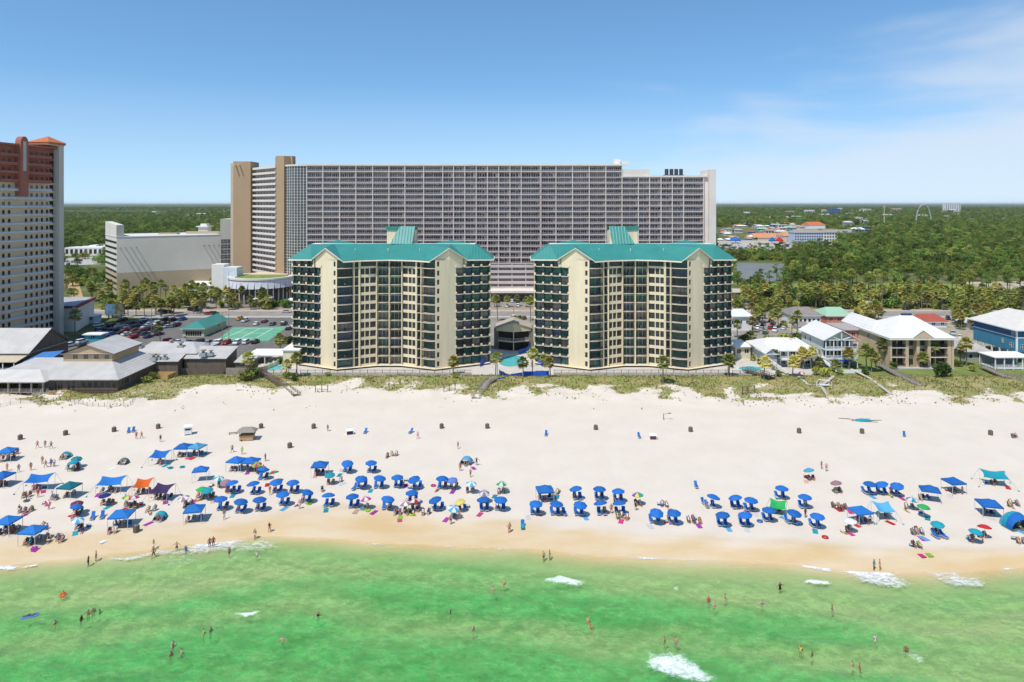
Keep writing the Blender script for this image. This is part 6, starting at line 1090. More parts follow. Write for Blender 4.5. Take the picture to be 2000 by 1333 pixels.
def shift(J, fn): return {k: (*fn(Vector(v[:3])), v[3]) for k, v in J.items()}
sit = dict(pelvis=(0, .08, .50, (.15, .13)), spine=(0, .17, .70, (.135, .11)), chest=(0, .24, .90, (.16, .12)), neck=(0, .24, 1.06, .06), head=(0, .22, 1.13, .082), top=(0, .21, 1.29, .088), shl=(-.19, .23, .98, .066), shr=(.19, .23, .98, .066), ell=(-.27, .08, .74, .05), elr=(.27, .08, .74, .05), wrl=(-.24, -.16, .66, .036), wrr=(.24, -.16, .66, .036), hal=(-.22, -.26, .65, .04), har=(.22, -.26, .65, .04), hipl=(-.10, .02, .49, .098), hipr=(.10, .02, .49, .098), knl=(-.13, -.42, .50, .07), knr=(.13, -.42, .50, .07), anl=(-.13, -.50, .10, .045), anr=(.13, -.50, .10, .045), tol=(-.14, -.66, .05, .04), tor=(.14, -.66, .05, .04))
lie = shift(stand(), lambda v: Vector((v.x, v.z - .9, .16 - v.y * .4)))
recl = {**sit, **{'pelvis': (0, .05, .2, (.15, .12)), 'spine': (0, .2, .30, (.135, .1)), 'chest': (0, .36, .42, (.16, .11)), 'neck': (0, .46, .54, .06), 'head': (0, .47, .6, .082), 'top': (0, .48, .76, .088), 'shl': (-.19, .38, .46, .066), 'shr': (.19, .38, .46, .066), 'ell': (-.28, .46, .22, .05), 'elr': (.28, .46, .22, .05), 'wrl': (-.28, .3, .06, .036), 'wrr': (.28, .3, .06, .036), 'hal': (-.28, .2, .04, .04), 'har': (.28, .2, .04, .04), 'hipl': (-.1, 0, .18, .098), 'hipr': (.1, 0, .18, .098), 'knl': (-.13, -.4, .34, .07), 'knr': (.13, -.42, .14, .07), 'anl': (-.13, -.72, .08, .045), 'anr': (.14, -.82, .08, .045), 'tol': (-.14, -.84, .12, .04), 'tor': (.15, -.92, .14, .04)}}
back = Vector((0, 1, 0))
POSE = {'standing': body('person', stand(), E_, back), 'walking': body('person', stand(((-.24, -.14, 1.18), (-.22, -.34, 1.04)), ((.25, .14, 1.18), (.27, .12, .94)), ((-.12, -.16, .52), (-.12, -.24, .1)), ((.12, .1, .5), (.12, .36, .16)), .02), E_, back), 'arms out': body('person', stand(((-.42, -.03, 1.28), (-.60, -.14, 1.18)), ((.42, -.03, 1.26), (.62, -.10, 1.12))), E_, back), 'hands on hips': body('person', stand(((-.36, .06, 1.18), (-.19, -.02, 1.0)), ((.36, .06, 1.18), (.19, -.02, 1.0)), ((-.15, 0, .5), (-.2, .03, .09)), ((.15, 0, .5), (.2, .03, .09))), E_, back),
        'arm raised': body('person', stand(((-.27, .02, 1.16), (-.29, -.08, .93)), ((.32, -.05, 1.58), (.24, -.10, 1.82))), E_, back), 'sitting': body('person', sit, E_, back), 'lying': body('person', lie, E_, Vector((0, 0, -1))), 'reclining': body('person', recl, E_, back)}
def person(x, y, pose, suit=None, top=None, rz=None, z=None, s=None, where='beach', extra='', sk=None):
    suit = suit or R.choice(list(SUIT)); sk = R.randrange(4) if sk is None else sk; s = s or R.uniform(.9, 1.04); rz = R.uniform(-.6, .6) if rz is None else rz; topn = top or R.choice(['bare', 'bare', suit, 'black', 'white'])
    lb = f'person in {suit} swimwear {pose}' if topn in ('bare', suit) else f'person in {topn} top and {suit} shorts {pose}'
    o = thing('person', lb + extra, 'person', (x, y, gz(x, y) if z is None else z), rz, 'people on the beach' if where == 'beach' else 'people in the sea', s=s, me=POSE[pose], where=where); slot(o, [SKIN[sk], SUIT[suit], SKIN[sk] if topn == 'bare' else SUIT[topn], R.choice(HAIR)]); return o
# ------------------------------------------------------------------ small things
def towel(x, y, col, rz=0.0, where='beach'):
    me = MB(); N = 6
    for i in range(N): a, b = -.85 + 1.7 * i / N, -.85 + 1.7 * (i + 1) / N; me.box(-.42, .42, a + .005, b - .005, .012 + .006 * (i % 2), .035 + .008 * (i % 2))
    thing('beach_towel', f'{col} beach towel spread on the sand', 'towel', (x, y, gz(x, y)), rz, 'towels', me=me.mesh('beach_towel', CL[col]), where=where)
CO = {}
def cooler(x, y, col):
    if not CO: CO['b'] = MB().box(-.32, .32, -.2, .2, 0, .34).mesh('box', CL['white']); CO['l'] = MB().box(-.34, .34, -.22, .22, .342, .42).mesh('lid', CL['white']); CO['h'] = MB().tube([(-.34, 0, .3), (-.38, 0, .5), (.38, 0, .5), (.34, 0, .3)], .018, 6).mesh('handle', DKF)
    o = thing('cool_box', f'{col} cool box', 'cool box', (x, y, gz(x, y)), R.uniform(-.6, .6), 'cool boxes', where='beach'); slot(ob('box', CO['b'], o), [CL[col]]); ob('lid', CO['l'], o); ob('handle', CO['h'], o)
def ring(x, y, col, z=None, where='beach', name='swim_ring'):
    mb = MB(); N = 14; pts_ = [(.42 * math.cos(2 * math.pi * i / N), .42 * math.sin(2 * math.pi * i / N), .13) for i in range(N)]; k = 6
    for i, p in enumerate(pts_):
        th = 2 * math.pi * i / N
        for j in range(k): a = 2 * math.pi * j / k; mb.v.append(((.42 + .13 * math.cos(a)) * math.cos(th), (.42 + .13 * math.cos(a)) * math.sin(th), .13 + .13 * math.sin(a)))
    mb.f = [(i * k + j, ((i + 1) % N) * k + j, ((i + 1) % N) * k + (j + 1) % k, i * k + (j + 1) % k) for i in range(N) for j in range(k)]; mb.m = [0] * len(mb.f)
    thing(name, f'{col} inflatable swim ring', 'swim ring', (x, y, gz(x, y) if z is None else z), 0, 'inflatables', me=mb.mesh(name, CL[col], True), where=where)
CHC = ['blue', 'navy', 'teal', 'grey-green', 'red', 'maroon', 'white', 'green', 'purple', 'bright blue']
def party(x, y, n_ch, n_p, wide=2.4, deep=1.4, low=False):
    """a family camp: chairs in a loose row facing the sea, some taken, a cool box, a towel or two"""
    for k in range(n_ch):
        cx, cy = x + (k - (n_ch - 1) / 2) * .85 + R.uniform(-.1, .1), y + R.uniform(-.5, .5) * deep; rz = R.uniform(-.35, .35); camp_chair(cx, cy, rz, R.choice(CHC))
        if k < n_p: person(cx, cy - .02, 'sitting', rz=rz, z=gz(cx, cy) - .04, s=.93)
    for k in range(max(0, n_p - n_ch)): person(x + R.uniform(-wide, wide) * .6, y - R.uniform(.3, 1.4), R.choice(['reclining', 'lying', 'standing', 'reclining']))
    if R.random() < .8: cooler(x + R.uniform(-1, 1) * wide * .6, y + R.uniform(.4, 1.2), R.choice(['white', 'red', 'blue', 'teal', 'grey-green', 'maroon']))
    if R.random() < .6: towel(x + R.uniform(-1, 1) * wide * .7, y - R.uniform(.9, 1.9), R.choice(['pink', 'teal', 'white', 'peach', 'light blue', 'red', 'lime', 'magenta']), R.uniform(-.6, .6))
# ------------------------------------------------------------------ set out from left to right
def U(r, x, y, c='blue', L=2, **k): return umbrella(*Z(r, x, y), c, loungers=L, label=k.pop('label', None) or ('blue rental umbrella' if c == 'blue' else None), **k)
for r, L_ in ((1, [(893, 528), (622, 655), (823, 662), (1033, 645), (1195, 650), (500, 808), (678, 833), (868, 815), (1098, 765), (1303, 743), (1535, 780)]), (2, [(85, 455), (318, 460), (220, 607), (388, 605), (573, 600), (755, 607), (1003, 612), (143, 785), (462, 805), (712, 750), (965, 810), (1408, 815), (1567, 810)]), (3, [(683, 712), (893, 712), (1080, 735), (275, 850), (470, 855), (697, 855), (920, 853), (1097, 855), (1432, 925), (1610, 937)]), (4, [(342, 790), (597, 797), (720, 818), (1022, 705), (1245, 790), (902, 915), (1125, 935), (462, 960), (682, 960), (1363, 972)]), (5, [(233, 640), (370, 640), (492, 648)])):
    for x, y in L_:
        X, Y = U(r, x, y, 'blue', 2, tilt=R.uniform(0, .3), ta=R.uniform(-3, 3))
        q = R.random()
        if q < .55: person(X + R.choice((-.55, .55)), Y + .72, 'reclining', z=gz(X, Y) + .34, rz=R.uniform(-.1, .1), s=.98)
        if q < .25: person(X + R.choice((-.9, .9, 1.3)), Y - R.uniform(.3, .9), R.choice(['standing', 'sitting', 'walking', 'hands on hips']) if q > .08 else 'lying')
        if q > .6: towel(X + R.uniform(-1.4, 1.4), Y - R.uniform(.8, 1.4), R.choice(['white', 'pink', 'teal', 'peach', 'lime', 'light blue']), R.uniform(-.4, .4))
        if .4 < q < .75: cooler(X + R.uniform(-1.5, 1.5), Y + R.uniform(-.2, .9), R.choice(['white', 'blue', 'red', 'teal']))
for r, x, y, c, n, p_ in ((0, 730, 415, ('blue', 'green'), 2, 2), (0, 712, 453, 'teal', 2, 3), (0, 720, 885, 'blue', 2, 3), (0, 735, 1010, ('light blue', 'white'), 2, 3), (0, 738, 848, 'maroon', 2, 1), (0, 1210, 800, ('green', 'yellow'), 2, 2), (0, 1290, 800, ('white', 'pink'), 2, 3), (0, 1020, 775, 'navy', 3, 3), (1, 465, 605, ('teal', 'white'), 1, 2), (1, 555, 637, 'mauve', 1, 1), (1, 385, 715, 'teal', 2, 2), (1, 315, 715, 'green', 1, 2), (1, 160, 790, ('mauve', 'white'), 2, 3), (1, 1555, 572, 'teal', 2, 2), (1, 1020, 560, ('green', 'red'), 0, 1), (1, 845, 465, ('lime', 'pink'), 1, 2),
                          (2, 1113, 620, 'periwinkle', 2, 2), (2, 278, 808, ('pink', 'white'), 1, 1), (2, 655, 850, ('mauve', 'white'), 2, 2), (2, 745, 832, ('red', 'white'), 2, 3), (2, 1200, 825, 'yellow', 2, 1), (2, 1100, 885, ('light blue', 'white'), 1, 3), (2, 1400, 738, ('white', 'mauve'), 1, 1), (2, 1572, 660, ('green', 'white'), 2, 2), (2, 1275, 655, ('white', 'light blue'), 2, 2), (3, 1268, 770, ('magenta', 'yellow', 'green', 'light blue'), 2, 2), (4, 1305, 535, 'light blue', 2, 2), (4, 1565, 655, 'mauve', 2, 2), (5, 620, 785, ('white', 'teal'), 2, 3), (5, 725, 850, 'green', 0, 0), (5, 862, 1008, 'teal', 2, 3), (5, 1205, 1080, 'teal', 2, 3), (5, 1300, 1045, 'red', 2, 2), (5, 55, 985, 'white', 2, 3)):
    X, Y = U(r, x, y, c, 0, rad=1.05 if c not in ('yellow',) else .95, h=1.9, tilt=R.uniform(.05, .3), ta=R.uniform(-3, 3)); party(X, Y + .5, n, p_)
def T(kind, r, x, y, c, n=3, p_=3, **k):
    X, Y = kind(*Z(r, x, y), c, **k); party(X, Y, n, p_, 2.6, 1.6)
    return X, Y
for a in ((pop_canopy, 0, 70, 330, 'bright blue', 3, 4), (pop_canopy, 0, 30, 562, 'blue', 3, 4), (pop_canopy, 0, 670, 665, 'dark teal', 2, 2), (pop_canopy, 0, 75, 995, 'bright blue', 3, 4), (pop_canopy, 0, 320, 1078, 'bright blue', 3, 4), (pop_canopy, 0, 1175, 935, 'bright blue', 4, 3), (pop_canopy, 1, 140, 290, 'blue', 3, 3), (pop_canopy, 1, 270, 288, 'light blue', 3, 2), (pop_canopy, 1, 650, 420, 'blue', 3, 3), (pop_canopy, 1, 790, 425, 'blue', 3, 3), (pop_canopy, 1, 245, 885, 'bright blue', 3, 2), (pop_canopy, 1, 1455, 465, 'blue', 2, 2), (pop_canopy, 3, 365, 700, 'bright blue', 3, 2), (pop_canopy, 5, 1012, 600, 'blue', 2, 3), (pop_canopy, 5, 145, 870, 'bright blue', 3, 4), (pop_canopy, 5, 1340, 805, 'blue', 2, 1)):
    T(*a, rz=R.uniform(-.25, .25), **({'w': 3.3, 'd': 3.3} if a[2] in (1340, 1175) else {}))
pop_canopy(*Z(1, 305, 512), 'blue', w=2.8, d=2.2, rz=.2, label='tilted blue single canopy standing alone'); X, Y = pop_canopy(*Z(5, 790, 675), 'blue', w=3.2, d=2.6, rz=-.35, label='slanting blue canopy with maroon chairs'); party(X - .8, Y, 3, 1)
for r, x, y, c, w, rz, n, p_ in ((0, 380, 615, 'blue', 4.4, .15, 2, 3), (0, 1075, 640, 'bright blue', 4.6, .12, 4, 4), (0, 1380, 662, 'orange', 3.0, .15, 3, 4), (0, 1565, 715, 'purple', 3.6, -.1, 4, 3), (0, 1545, 382, 'blue', 3.6, 0, 2, 2), (5, 1390, 558, 'teal', 4.4, -.3, 2, 2), (5, 360, 860, 'light blue', 3.0, -.05, 2, 2)): T(sail, r, x, y, c, n, p_, w=w, rz=rz)
T(sail, 4, 985, 868, 'green', 2, 2, w=2.8, d=2.4, h=1.7, rz=-.4, label='bright green star-shaped sun sail')
for r, x, y, c, rad in ((0, 635, 372, ('teal', 'white', 'teal'), 1.15), (0, 1190, 432, 'grey-green', 1.1), (0, 1545, 955, ('teal', 'blue'), 1.15), (2, 1238, 432, ('light blue', 'teal'), 1.4), (5, 1610, 1000, ('blue', 'teal', 'light blue'), 2.3)):
    X, Y = dome(*Z(r, x, y), c, rad, R.uniform(-.3, .3)); party(X + .3, Y - .9, 2, 2)
def at_px(px, py): p_ = gp(px, py); return p_.x, p_.y
for r, x, y in ((0, 1240, 172), (0, 1285, 165), (2, 265, 178), (2, 703, 178), (3, 378, 200), (3, 1275, 222), (4, 195, 702), (5, 552, 200), (2, 160, 720), (0, 893, 1005), (0, 985, 995), (3, 555, 965), (5, 840, 1140), (5, 915, 1142), (4, 270, 865), (5, 1330, 925)): X, Y = at_px(*Z(r, x, y)); lounger(X, Y, R.uniform(-.5, .5), label='lone blue lounger')
X, Y = at_px(*Z(3, 152, 1085)); lounger(X, Y, 0, 'teal', label='teal lounger at the water edge')
# standing and walking people: zoom region, x, foot y, pose, shorts, top
for r, x, y, ps, su, tp in ((0, 360, 325, 'walking', 'red', 'pink'), (0, 435, 318, 'standing', 'grey', 'grey'), (0, 492, 330, 'walking', 'black', 'grey'), (0, 68, 545, 'standing', 'orange', 'bare'), (0, 180, 558, 'walking', 'grey', 'bare'), (0, 297, 540, 'standing', 'red', 'bare'), (0, 408, 478, 'standing', 'orange', 'bare'), (0, 440, 512, 'walking', 'grey', 'bare'), (0, 492, 502, 'hands on hips', 'purple', 'purple'), (0, 522, 505, 'standing', 'purple', 'white'), (0, 1315, 235, 'standing', 'red', 'bare'), (0, 1365, 232, 'walking', 'red', 'bare'), (0, 1548, 265, 'standing', 'black', 'navy'), (0, 1480, 1305, 'walking', 'black', 'bare'), (0, 325, 755, 'standing', 'pink', 'pink'), (0, 368, 800, 'standing', 'red', 'red'), (0, 470, 915, 'standing', 'pink', 'white'),
                           (1, 610, 368, 'walking', 'black', 'grey'), (1, 705, 385, 'standing', 'lime', 'lime'), (1, 930, 450, 'standing', 'grey', 'grey'), (1, 1532, 162, 'standing', 'red', 'purple'), (1, 75, 1253, 'arms out', 'black', 'bare'), (1, 392, 1220, 'standing', 'navy', 'bare'), (1, 428, 1212, 'standing', 'navy', 'red'), (1, 830, 1140, 'standing', 'white', 'bare'), (1, 970, 1095, 'hands on hips', 'red', 'black'), (1, 533, 1012, 'walking', 'white', 'grey'), (1, 1258, 910, 'standing', 'white', 'bare'), (1, 560, 765, 'standing', 'red', 'red'),
                           (2, 770, 235, 'walking', 'pink', 'bare'), (2, 1157, 330, 'walking', 'pink', 'bare'), (2, 1337, 490, 'arms out', 'black', 'black'), (2, 1278, 603, 'walking', 'navy', 'bare'), (2, 1088, 1052, 'standing', 'black', 'bare'), (2, 1652, 1125, 'hands on hips', 'red', 'bare'), (2, 1180, 545, 'standing', 'red', 'bare'), (2, 785, 935, 'standing', 'purple', 'purple'), (3, 25, 1118, 'standing', 'red', 'bare'), (3, 1243, 925, 'standing', 'black', 'black'), (4, 1405, 525, 'walking', 'pink', 'bare'), (4, 1452, 550, 'walking', 'grey', 'bare'), (3, 1008, 955, 'standing', 'red', 'bare'), (4, 1250, 995, 'standing', 'purple', 'navy'), (5, 430, 745, 'standing', 'orange', 'orange')):
    X, Y = at_px(*Z(r, x, y)); person(X, Y, ps, su, tp, s=R.uniform(.97, 1.06))
for r, x, y, n in ((2, 520, 405, 4), (0, 245, 940, 5), (0, 250, 800, 3), (0, 505, 830, 3), (0, 455, 1215, 2), (0, 575, 1210, 2), (0, 1080, 1150, 2), (4, 150, 1040, 2), (4, 205, 1040, 2), (5, 650, 1105, 2), (5, 705, 1120, 2), (5, 660, 1245, 1), (5, 710, 1255, 1), (3, 1520, 890, 2), (3, 1110, 1000, 4), (4, 1540, 895, 2), (4, 1610, 915, 2), (5, 1560, 850, 4), (2, 575, 970, 2), (2, 850, 965, 2), (2, 620, 660, 1), (5, 1575, 215, 2), (2, 30, 640, 1), (1, 300, 800, 3), (0, 60, 1130, 3), (0, 150, 1120, 2), (0, 430, 1100, 3), (1, 1430, 580, 2), (0, 1460, 930, 3), (3, 460, 770, 2), (0, 30, 400, 3), (0, 140, 385, 3), (0, 20, 680, 3), (5, 1630, 1195, 2), (1, 1480, 745, 1)):
    X, Y = at_px(*Z(r, x, y)); party(X, Y, max(1, n // 2 + 1), n, 1.6, 1.0)
for r, x, y, c in ((1, 1370, 845, 'lime'), (1, 1350, 865, 'lime'), (2, 240, 915, 'light blue'), (2, 285, 930, 'lime'), (2, 715, 965, 'lime'), (2, 920, 690, 'pink'), (4, 810, 1035, 'blue'), (0, 255, 838, 'grey-green'), (0, 640, 525, 'white'), (1, 15, 520, 'teal'), (1, 128, 512, 'teal'), (4, 1440, 1190, 'red'), (0, 745, 530, 'pink')): X, Y = at_px(*Z(r, x, y)); ring(X, Y, c)
# bins along the back of the beach
BIN = MB().lathe([(0, 0), (.36, 0), (.38, .5), (.38, .98), (.40, 1.0), (.34, 1.0), (.33, .7), (0, .7)], 12).mesh('drum', M('bin_brown', (.10, .085, .075), .8, .2, 3)); BLID = MB().lathe([(.42, 1.0), (.42, 1.06), (.2, 1.22), (0, 1.24)], 12).mesh('lid', M('bin_lid', (.16, .13, .11), .7)); SLAT = MB().box(-.5, -.46, -.1, .1, .05, 1.0).mesh('slat', WOOD)
for r, x, y in ((0, 195, 242), (0, 632, 198), (0, 1100, 165), (0, 1525, 135), (1, 888, 132), (1, 1395, 134), (1, 1165, 320), (2, 1000, 132), (2, 1440, 133), (3, 857, 145), (4, 142, 165), (4, 1188, 178), (5, 160, 175), (5, 1355, 190), (0, 1315, 1130)):
    X, Y = at_px(*Z(r, x, y)); o = thing('litter_bin', 'brown slatted litter bin' if y < 1000 else 'maroon crate-like bin near the water', 'bin', (X, Y, gz(X, Y)), 0, 'bins on the beach', where='beach'); ob('drum', BIN, o); ob('lid', BLID, o)
    for k in range(14): ob('slat', SLAT, o, rz=k * .4488)
# tiki hut, white stand, storage boxes, boat
X, Y = at_px(*Z(1, 755, 242)); o = thing('tiki_hut', 'thatched wooden beach hut with a serving counter', 'hut', (X, Y, gz(X, Y)), .12); ob('counter', MB().box(-1.5, 1.5, -1.0, 1.0, .1, 1.15).mesh('counter', M('hut_wood', (.42, .29, .16), .9, .15, 2)), o); ob('counter_top', MB().box(-1.65, 1.65, -1.15, 1.15, 1.152, 1.22).mesh('counter_top', NEWW), o); posts(o, [(-1.45, -.95), (1.45, -.95), (-1.45, .95), (1.45, .95)], 1.22, 2.2, WOOD, .06)
th = MB(); rr = random.Random(5); A = [(-2.1, -1.5, 2.1), (2.1, -1.5, 2.1), (2.1, 1.5, 2.1), (-2.1, 1.5, 2.1)]; B = [(-1.0, 0, 3.0), (1.0, 0, 3.0)]
for q in ((A[0], A[1], B[1], B[0]), (A[1], A[2], B[1]), (A[2], A[3], B[0], B[1]), (A[3], A[0], B[0])): th.poly(q)
th.poly(A[::-1])
for i in range(60): t_ = i / 60 * 4; k = int(t_) % 4; a, b = Vector(A[k]), Vector(A[(k + 1) % 4]); p_ = a.lerp(b, t_ - int(t_)); th.poly([p_ + Vector((-.06, 0, .03)), p_ + Vector((.06, .05, .03)), p_ + Vector((rr.uniform(-.08, .08), rr.uniform(-.08, .08), -rr.uniform(.15, .32)))])
ob('thatch_roof', th.mesh('thatch_roof', M('thatch', (.27, .24, .20), .95, .3, 4, bump=.4)), o); ob('wheel', MB().tube([(-1.0, -1.02, .16), (-1.0, -1.12, .16)], .16, 10).mesh('wheel', TYRE), o); person(X - .3, Y + .4, 'standing', 'black', 'red'); person(X + .6, Y + .3, 'standing', 'navy', 'navy')
X, Y = at_px(*Z(1, 185, 192)); o = thing('lifeguard_box', 'white wooden lifeguard box with a dark slot window', 'lifeguard stand', (X, Y, gz(X, Y)), .35); ob('box', MB().box(-.8, .8, -.7, .7, .25, 1.9).mesh('box', WHITEW), o); ob('window', MB().box(-.6, .6, -.74, -.702, 1.2, 1.55).mesh('window', DARKIN), o); ob('roof', MB().prism([(-.95, -.9), (.95, -.9), (.95, .85), (-.95, .85)], [1.9, 1.9, 2.1, 2.1], [1.98, 1.98, 2.18, 2.18]).mesh('roof', WHITEW), o); posts(o, [(-.7, -.6), (.7, -.6), (-.7, .6), (.7, .6)], 0, .25, WHITEW, .07, 'leg')
for i, (r, x, y) in enumerate(((2, 115, 190), (3, 1408, 238))):
    X, Y = at_px(*Z(r, x, y)); o = thing('storage_box', 'white lidded storage box with dark open front, ' + ('inland of the umbrellas mid-beach', 'beside a lone lounger right of centre'), 'box', (X, Y, gz(X, Y)), .2 if i == 0 else 0) if False else thing('storage_box', ('white storage box with dark front, below the first condominium' if i == 0 else 'white storage box with maroon front, below the second condominium'), 'box', (X, Y, gz(X, Y)), .3 if i == 0 else -.05); ob('box', MB().box(-.8, .8, -.5, .6, 0, .9).mesh('box', WHITEW), o); ob('front', MB().box(-.7, .7, -.54, -.502, .1, .85).mesh('front', CL['maroon' if i else 'purple']), o); ob('lid', MB().prism([(-.85, -.6), (.85, -.6), (.85, .65), (-.85, .65)], [.91, .91, 1.1, 1.1], [.96, .96, 1.16, 1.16]).mesh('lid', WHITEW), o)
X, Y = at_px(1686, 823); o = thing('upturned_boat', 'turquoise upturned boat lying by driftwood on the upper sand', 'boat', (X, Y, gz(X, Y)), .05); hb = MB(); N = 10; rings = []
for i in range(N + 1):
    t_ = i / N; w = .62 * math.sin(math.pi * min(1, max(.02, t_))) ** .6; rings.append([(-2.1 + 4.2 * t_, w * math.cos(a), .62 * math.sin(a) * (.5 + .5 * math.sin(math.pi * t_))) for a in (0, .6, 1.2, 1.57, 1.94, 2.54, 3.14159)])
for a, b in zip(rings, rings[1:]):
    for j in range(6): hb.poly([a[j], b[j], b[j + 1], a[j + 1]])
ob('hull', hb.mesh('hull', CL['teal'], True), o); ob('keel', MB().beam((-1.7, 0, .55), (1.7, 0, .6), .06, .08).mesh('keel', CL['light blue']), o)
for i in range(4): thing('driftwood', 'grey driftwood pole lying by the turquoise boat', 'driftwood', (X + (-3.2, 1.0, 2.8, -1)[i], Y + (1.4, -.8, .2, 1.0)[i], gz(X, Y) + .06), .3 * i - .4, 'driftwood', me=MB().tube([(-2.2, 0, 0), (0, .15, .05), (2.2, -.05, 0)], [.07, .09, .05], 6).mesh('driftwood', WOOD), where='beach')
X, Y = at_px(*Z(1, 615, 190)); thing('wooden_rack', 'low grey wooden rack lying beside the thatched hut', 'rack', (X, Y, gz(X, Y)), .2, me=MB().box(-.9, .9, -.3, -.25, .3, .38).box(-.9, .9, .25, .3, .3, .38).box(-.8, -.74, -.3, .3, 0, .3).box(.74, .8, -.3, .3, 0, .3).box(-.9, .9, -.05, .05, .3, .36).mesh('wooden_rack', DECKW))
X, Y = at_px(1560, 738); umbrella(1564, 731, ('red', 'white'), rad=1.2, label='red and white parasol in the dune garden')
umbrella(463, 702, 'yellow', rad=1.2, label='yellow parasol in the restaurant yard')
# swimmers: where the body leaves the water, x in the two half-width strips enlarged twice
def sea(px, py, pose, suit, top='bare', s=1.0):
    c = gp(px, py, WL); zb = max(gz(c.x, c.y), WL - 1.0) ; person(c.x, c.y, pose, suit, top, z=zb, s=s, where='sea', rz=R.uniform(-2.5, 2.5))
SW = [(345, 163, 'standing', 'black', 'black'), (375, 147, 'standing', 'black', 'bare'), (317, 382, 'standing', 'black', 'black'), (345, 362, 'arms out', 'black', 'bare'), (366, 353, 'standing', 'black', 'bare'), (390, 356, 'standing', 'black', 'black'), (215, 402, 'arms out', 'white', 'bare'), (795, 438, 'standing', 'black', 'bare'), (823, 430, 'standing', 'navy', 'bare'), (675, 484, 'arms out', 'pink', 'bare'), (667, 526, 'standing', 'pink', 'bare'), (708, 516, 'hands on hips', 'black', 'bare'), (1103, 468, 'arms out', 'navy', 'bare'), (1243, 370, 'arms out', 'black', 'black'), (1757, 358, 'hands on hips', 'white', 'bare'), (1848, 424, 'standing', 'white', 'bare'), (1926, 270, 'walking', 'red', 'bare'), (1968, 240, 'standing', 'red', 'bare'), (895, 120, 'walking', 'black', 'bare'), (1003, 133, 'arms out', 'black', 'white'), (600, 108, 'walking', 'white', 'bare')]
for x, y, ps, su, tp in SW: sea(x / 2, 1020 + y / 2, ps, su, tp)
for x, y, ps, su, tp in [(123, 142, 'walking', 'navy', 'bare'), (147, 138, 'standing', 'teal', 'black'), (297, 390, 'arm raised', 'orange', 'bare'), (310, 412, 'standing', 'red', 'red'), (595, 468, 'standing', 'orange', 'bare'), (640, 470, 'standing', 'teal', 'bare'), (768, 310, 'standing', 'black', 'red'), (790, 334, 'standing', 'black', 'bare'), (833, 302, 'arms out', 'white', 'pink'), (977, 324, 'arms out', 'grey', 'grey'), (1047, 266, 'arms out', 'black', 'black'), (1251, 345, 'standing', 'white', 'bare'), (1418, 460, 'standing', 'white', 'white'), (1128, 503, 'standing', 'blue', 'yellow'), (1172, 524, 'standing', 'white', 'bare'), (1329, 565, 'standing', 'white', 'bare'), (1359, 570, 'standing', 'red', 'bare'), (1540, 502, 'standing', 'black', 'bare'), (1414, 190, 'standing', 'teal', 'teal'), (1437, 190, 'standing', 'yellow', 'bare')]: sea(1000 + x / 2, 1020 + y / 2, ps, su, tp)
c = gp(123, 1164, WL); ring(c.x, c.y, 'orange', WL - .03, 'sea'); person(c.x, c.y, 'sitting', 'orange', 'orange', z=WL - .55, where='sea')
c = gp(58, 1205, WL); mb = MB()
for i in range(5): mb.tube([(-.95, -.36 + i * .18, .1), (.95, -.36 + i * .18, .1)], .1, 8)
o = thing('air_mattress', 'blue ribbed air mattress floating near the left edge', 'air mattress', (c.x, c.y, WL), .5, me=mb.mesh('air_mattress', CL['periwinkle'])); person(c.x, c.y, 'lying', 'navy', 'grey', z=WL + .12, where='sea', rz=.5 - math.pi / 2)
X, Y = at_px(363, 1066); person(X, Y, 'standing', 'blue', 'blue', z=gz(X, Y) - .3)
for x, y, z, rz in chairs_on_balconies: camp_chair(x, y, z, 'blue', None) if False else camp_chair(x, y, rz + R.uniform(-.5, .5), R.choice(['blue', 'teal', 'white', 'navy', 'red', 'grey-green', 'light blue']), z=z, where='balcony', label=R.choice(['balcony chair on the condominium']))
# ------------------------------------------------------------------ fairground and houses far inland
def far_block(name, label, px0, px1, pyb, pyt, wall, roof=None, dep=14, floors=0, bays=0, rise=3, cat='building', group=None):
    a, b = gp(px0, pyb), gp(px1, pyb); w = b.x - a.x; h = (pyb - pyt) * a.y / F; r = thing(name, label, cat, (a.x, a.y, 0), 0, group, where='far')
    hb = h - (rise if roof else 0); ob('wall', MB().box(0, w, 0, dep, 0, hb).mesh('wall', wall), r)
    if roof: ob('roof', hip(-.8, w + .8, -.8, dep + .8, hb + .25, h, 'x', min(4, w * .3), min(4, w * .3)).mesh('roof', [roof, WHITEW]), r)
    if floors:
        me = MB().box(-w / bays * .28, w / bays * .28, -.12, .02, 0, hb / floors * .55).mesh('window', GLASS2)
        for i in range(floors):
            for k in range(bays): ob('window', me, r, (w * (k + .5) / bays, 0, hb * (i + .25) / floors))
    return r
PBW = M('pale_blue_siding', (.42, .48, .58), .8, .05); TANR = M('tan_shingle', (.30, .26, .21), .9, .1); ORR = M('orange_roof', (.52, .14, .05), .7, .08); CORR = M('coral_roof', (.55, .25, .13), .8, .1); GRW = M('grey_house', (.42, .41, .39), .9, .05)
far_block('far_hotel', 'pale blue and white four-storey hotel at the fairground', 1552, 1608, 476, 449, PBW, TANR, 22, 4, 12, 4, 'hotel'); far_block('far_hotel', 'tan-roofed rear wing of the pale blue hotel', 1609, 1672, 472, 449, WHITEW, TANR, 20, 3, 12, 4, 'hotel')
far_block('ride_hall', 'fairground hall with a bright orange roof', 1580, 1612, 447, 434, WHITEW, ORR, 40, 0, 0, 7); far_block('ride_hall', 'long coral-roofed fairground hall', 1474, 1530, 470, 457, M('peach_wall', (.55, .40, .28), .9), CORR, 40, 0, 0, 6); far_block('ride_hall', 'second coral-roofed hall touching the pale blue hotel', 1532, 1551, 474, 453, M('peach_wall2', (.6, .45, .35), .9), CORR, 30, 0, 0, 6)
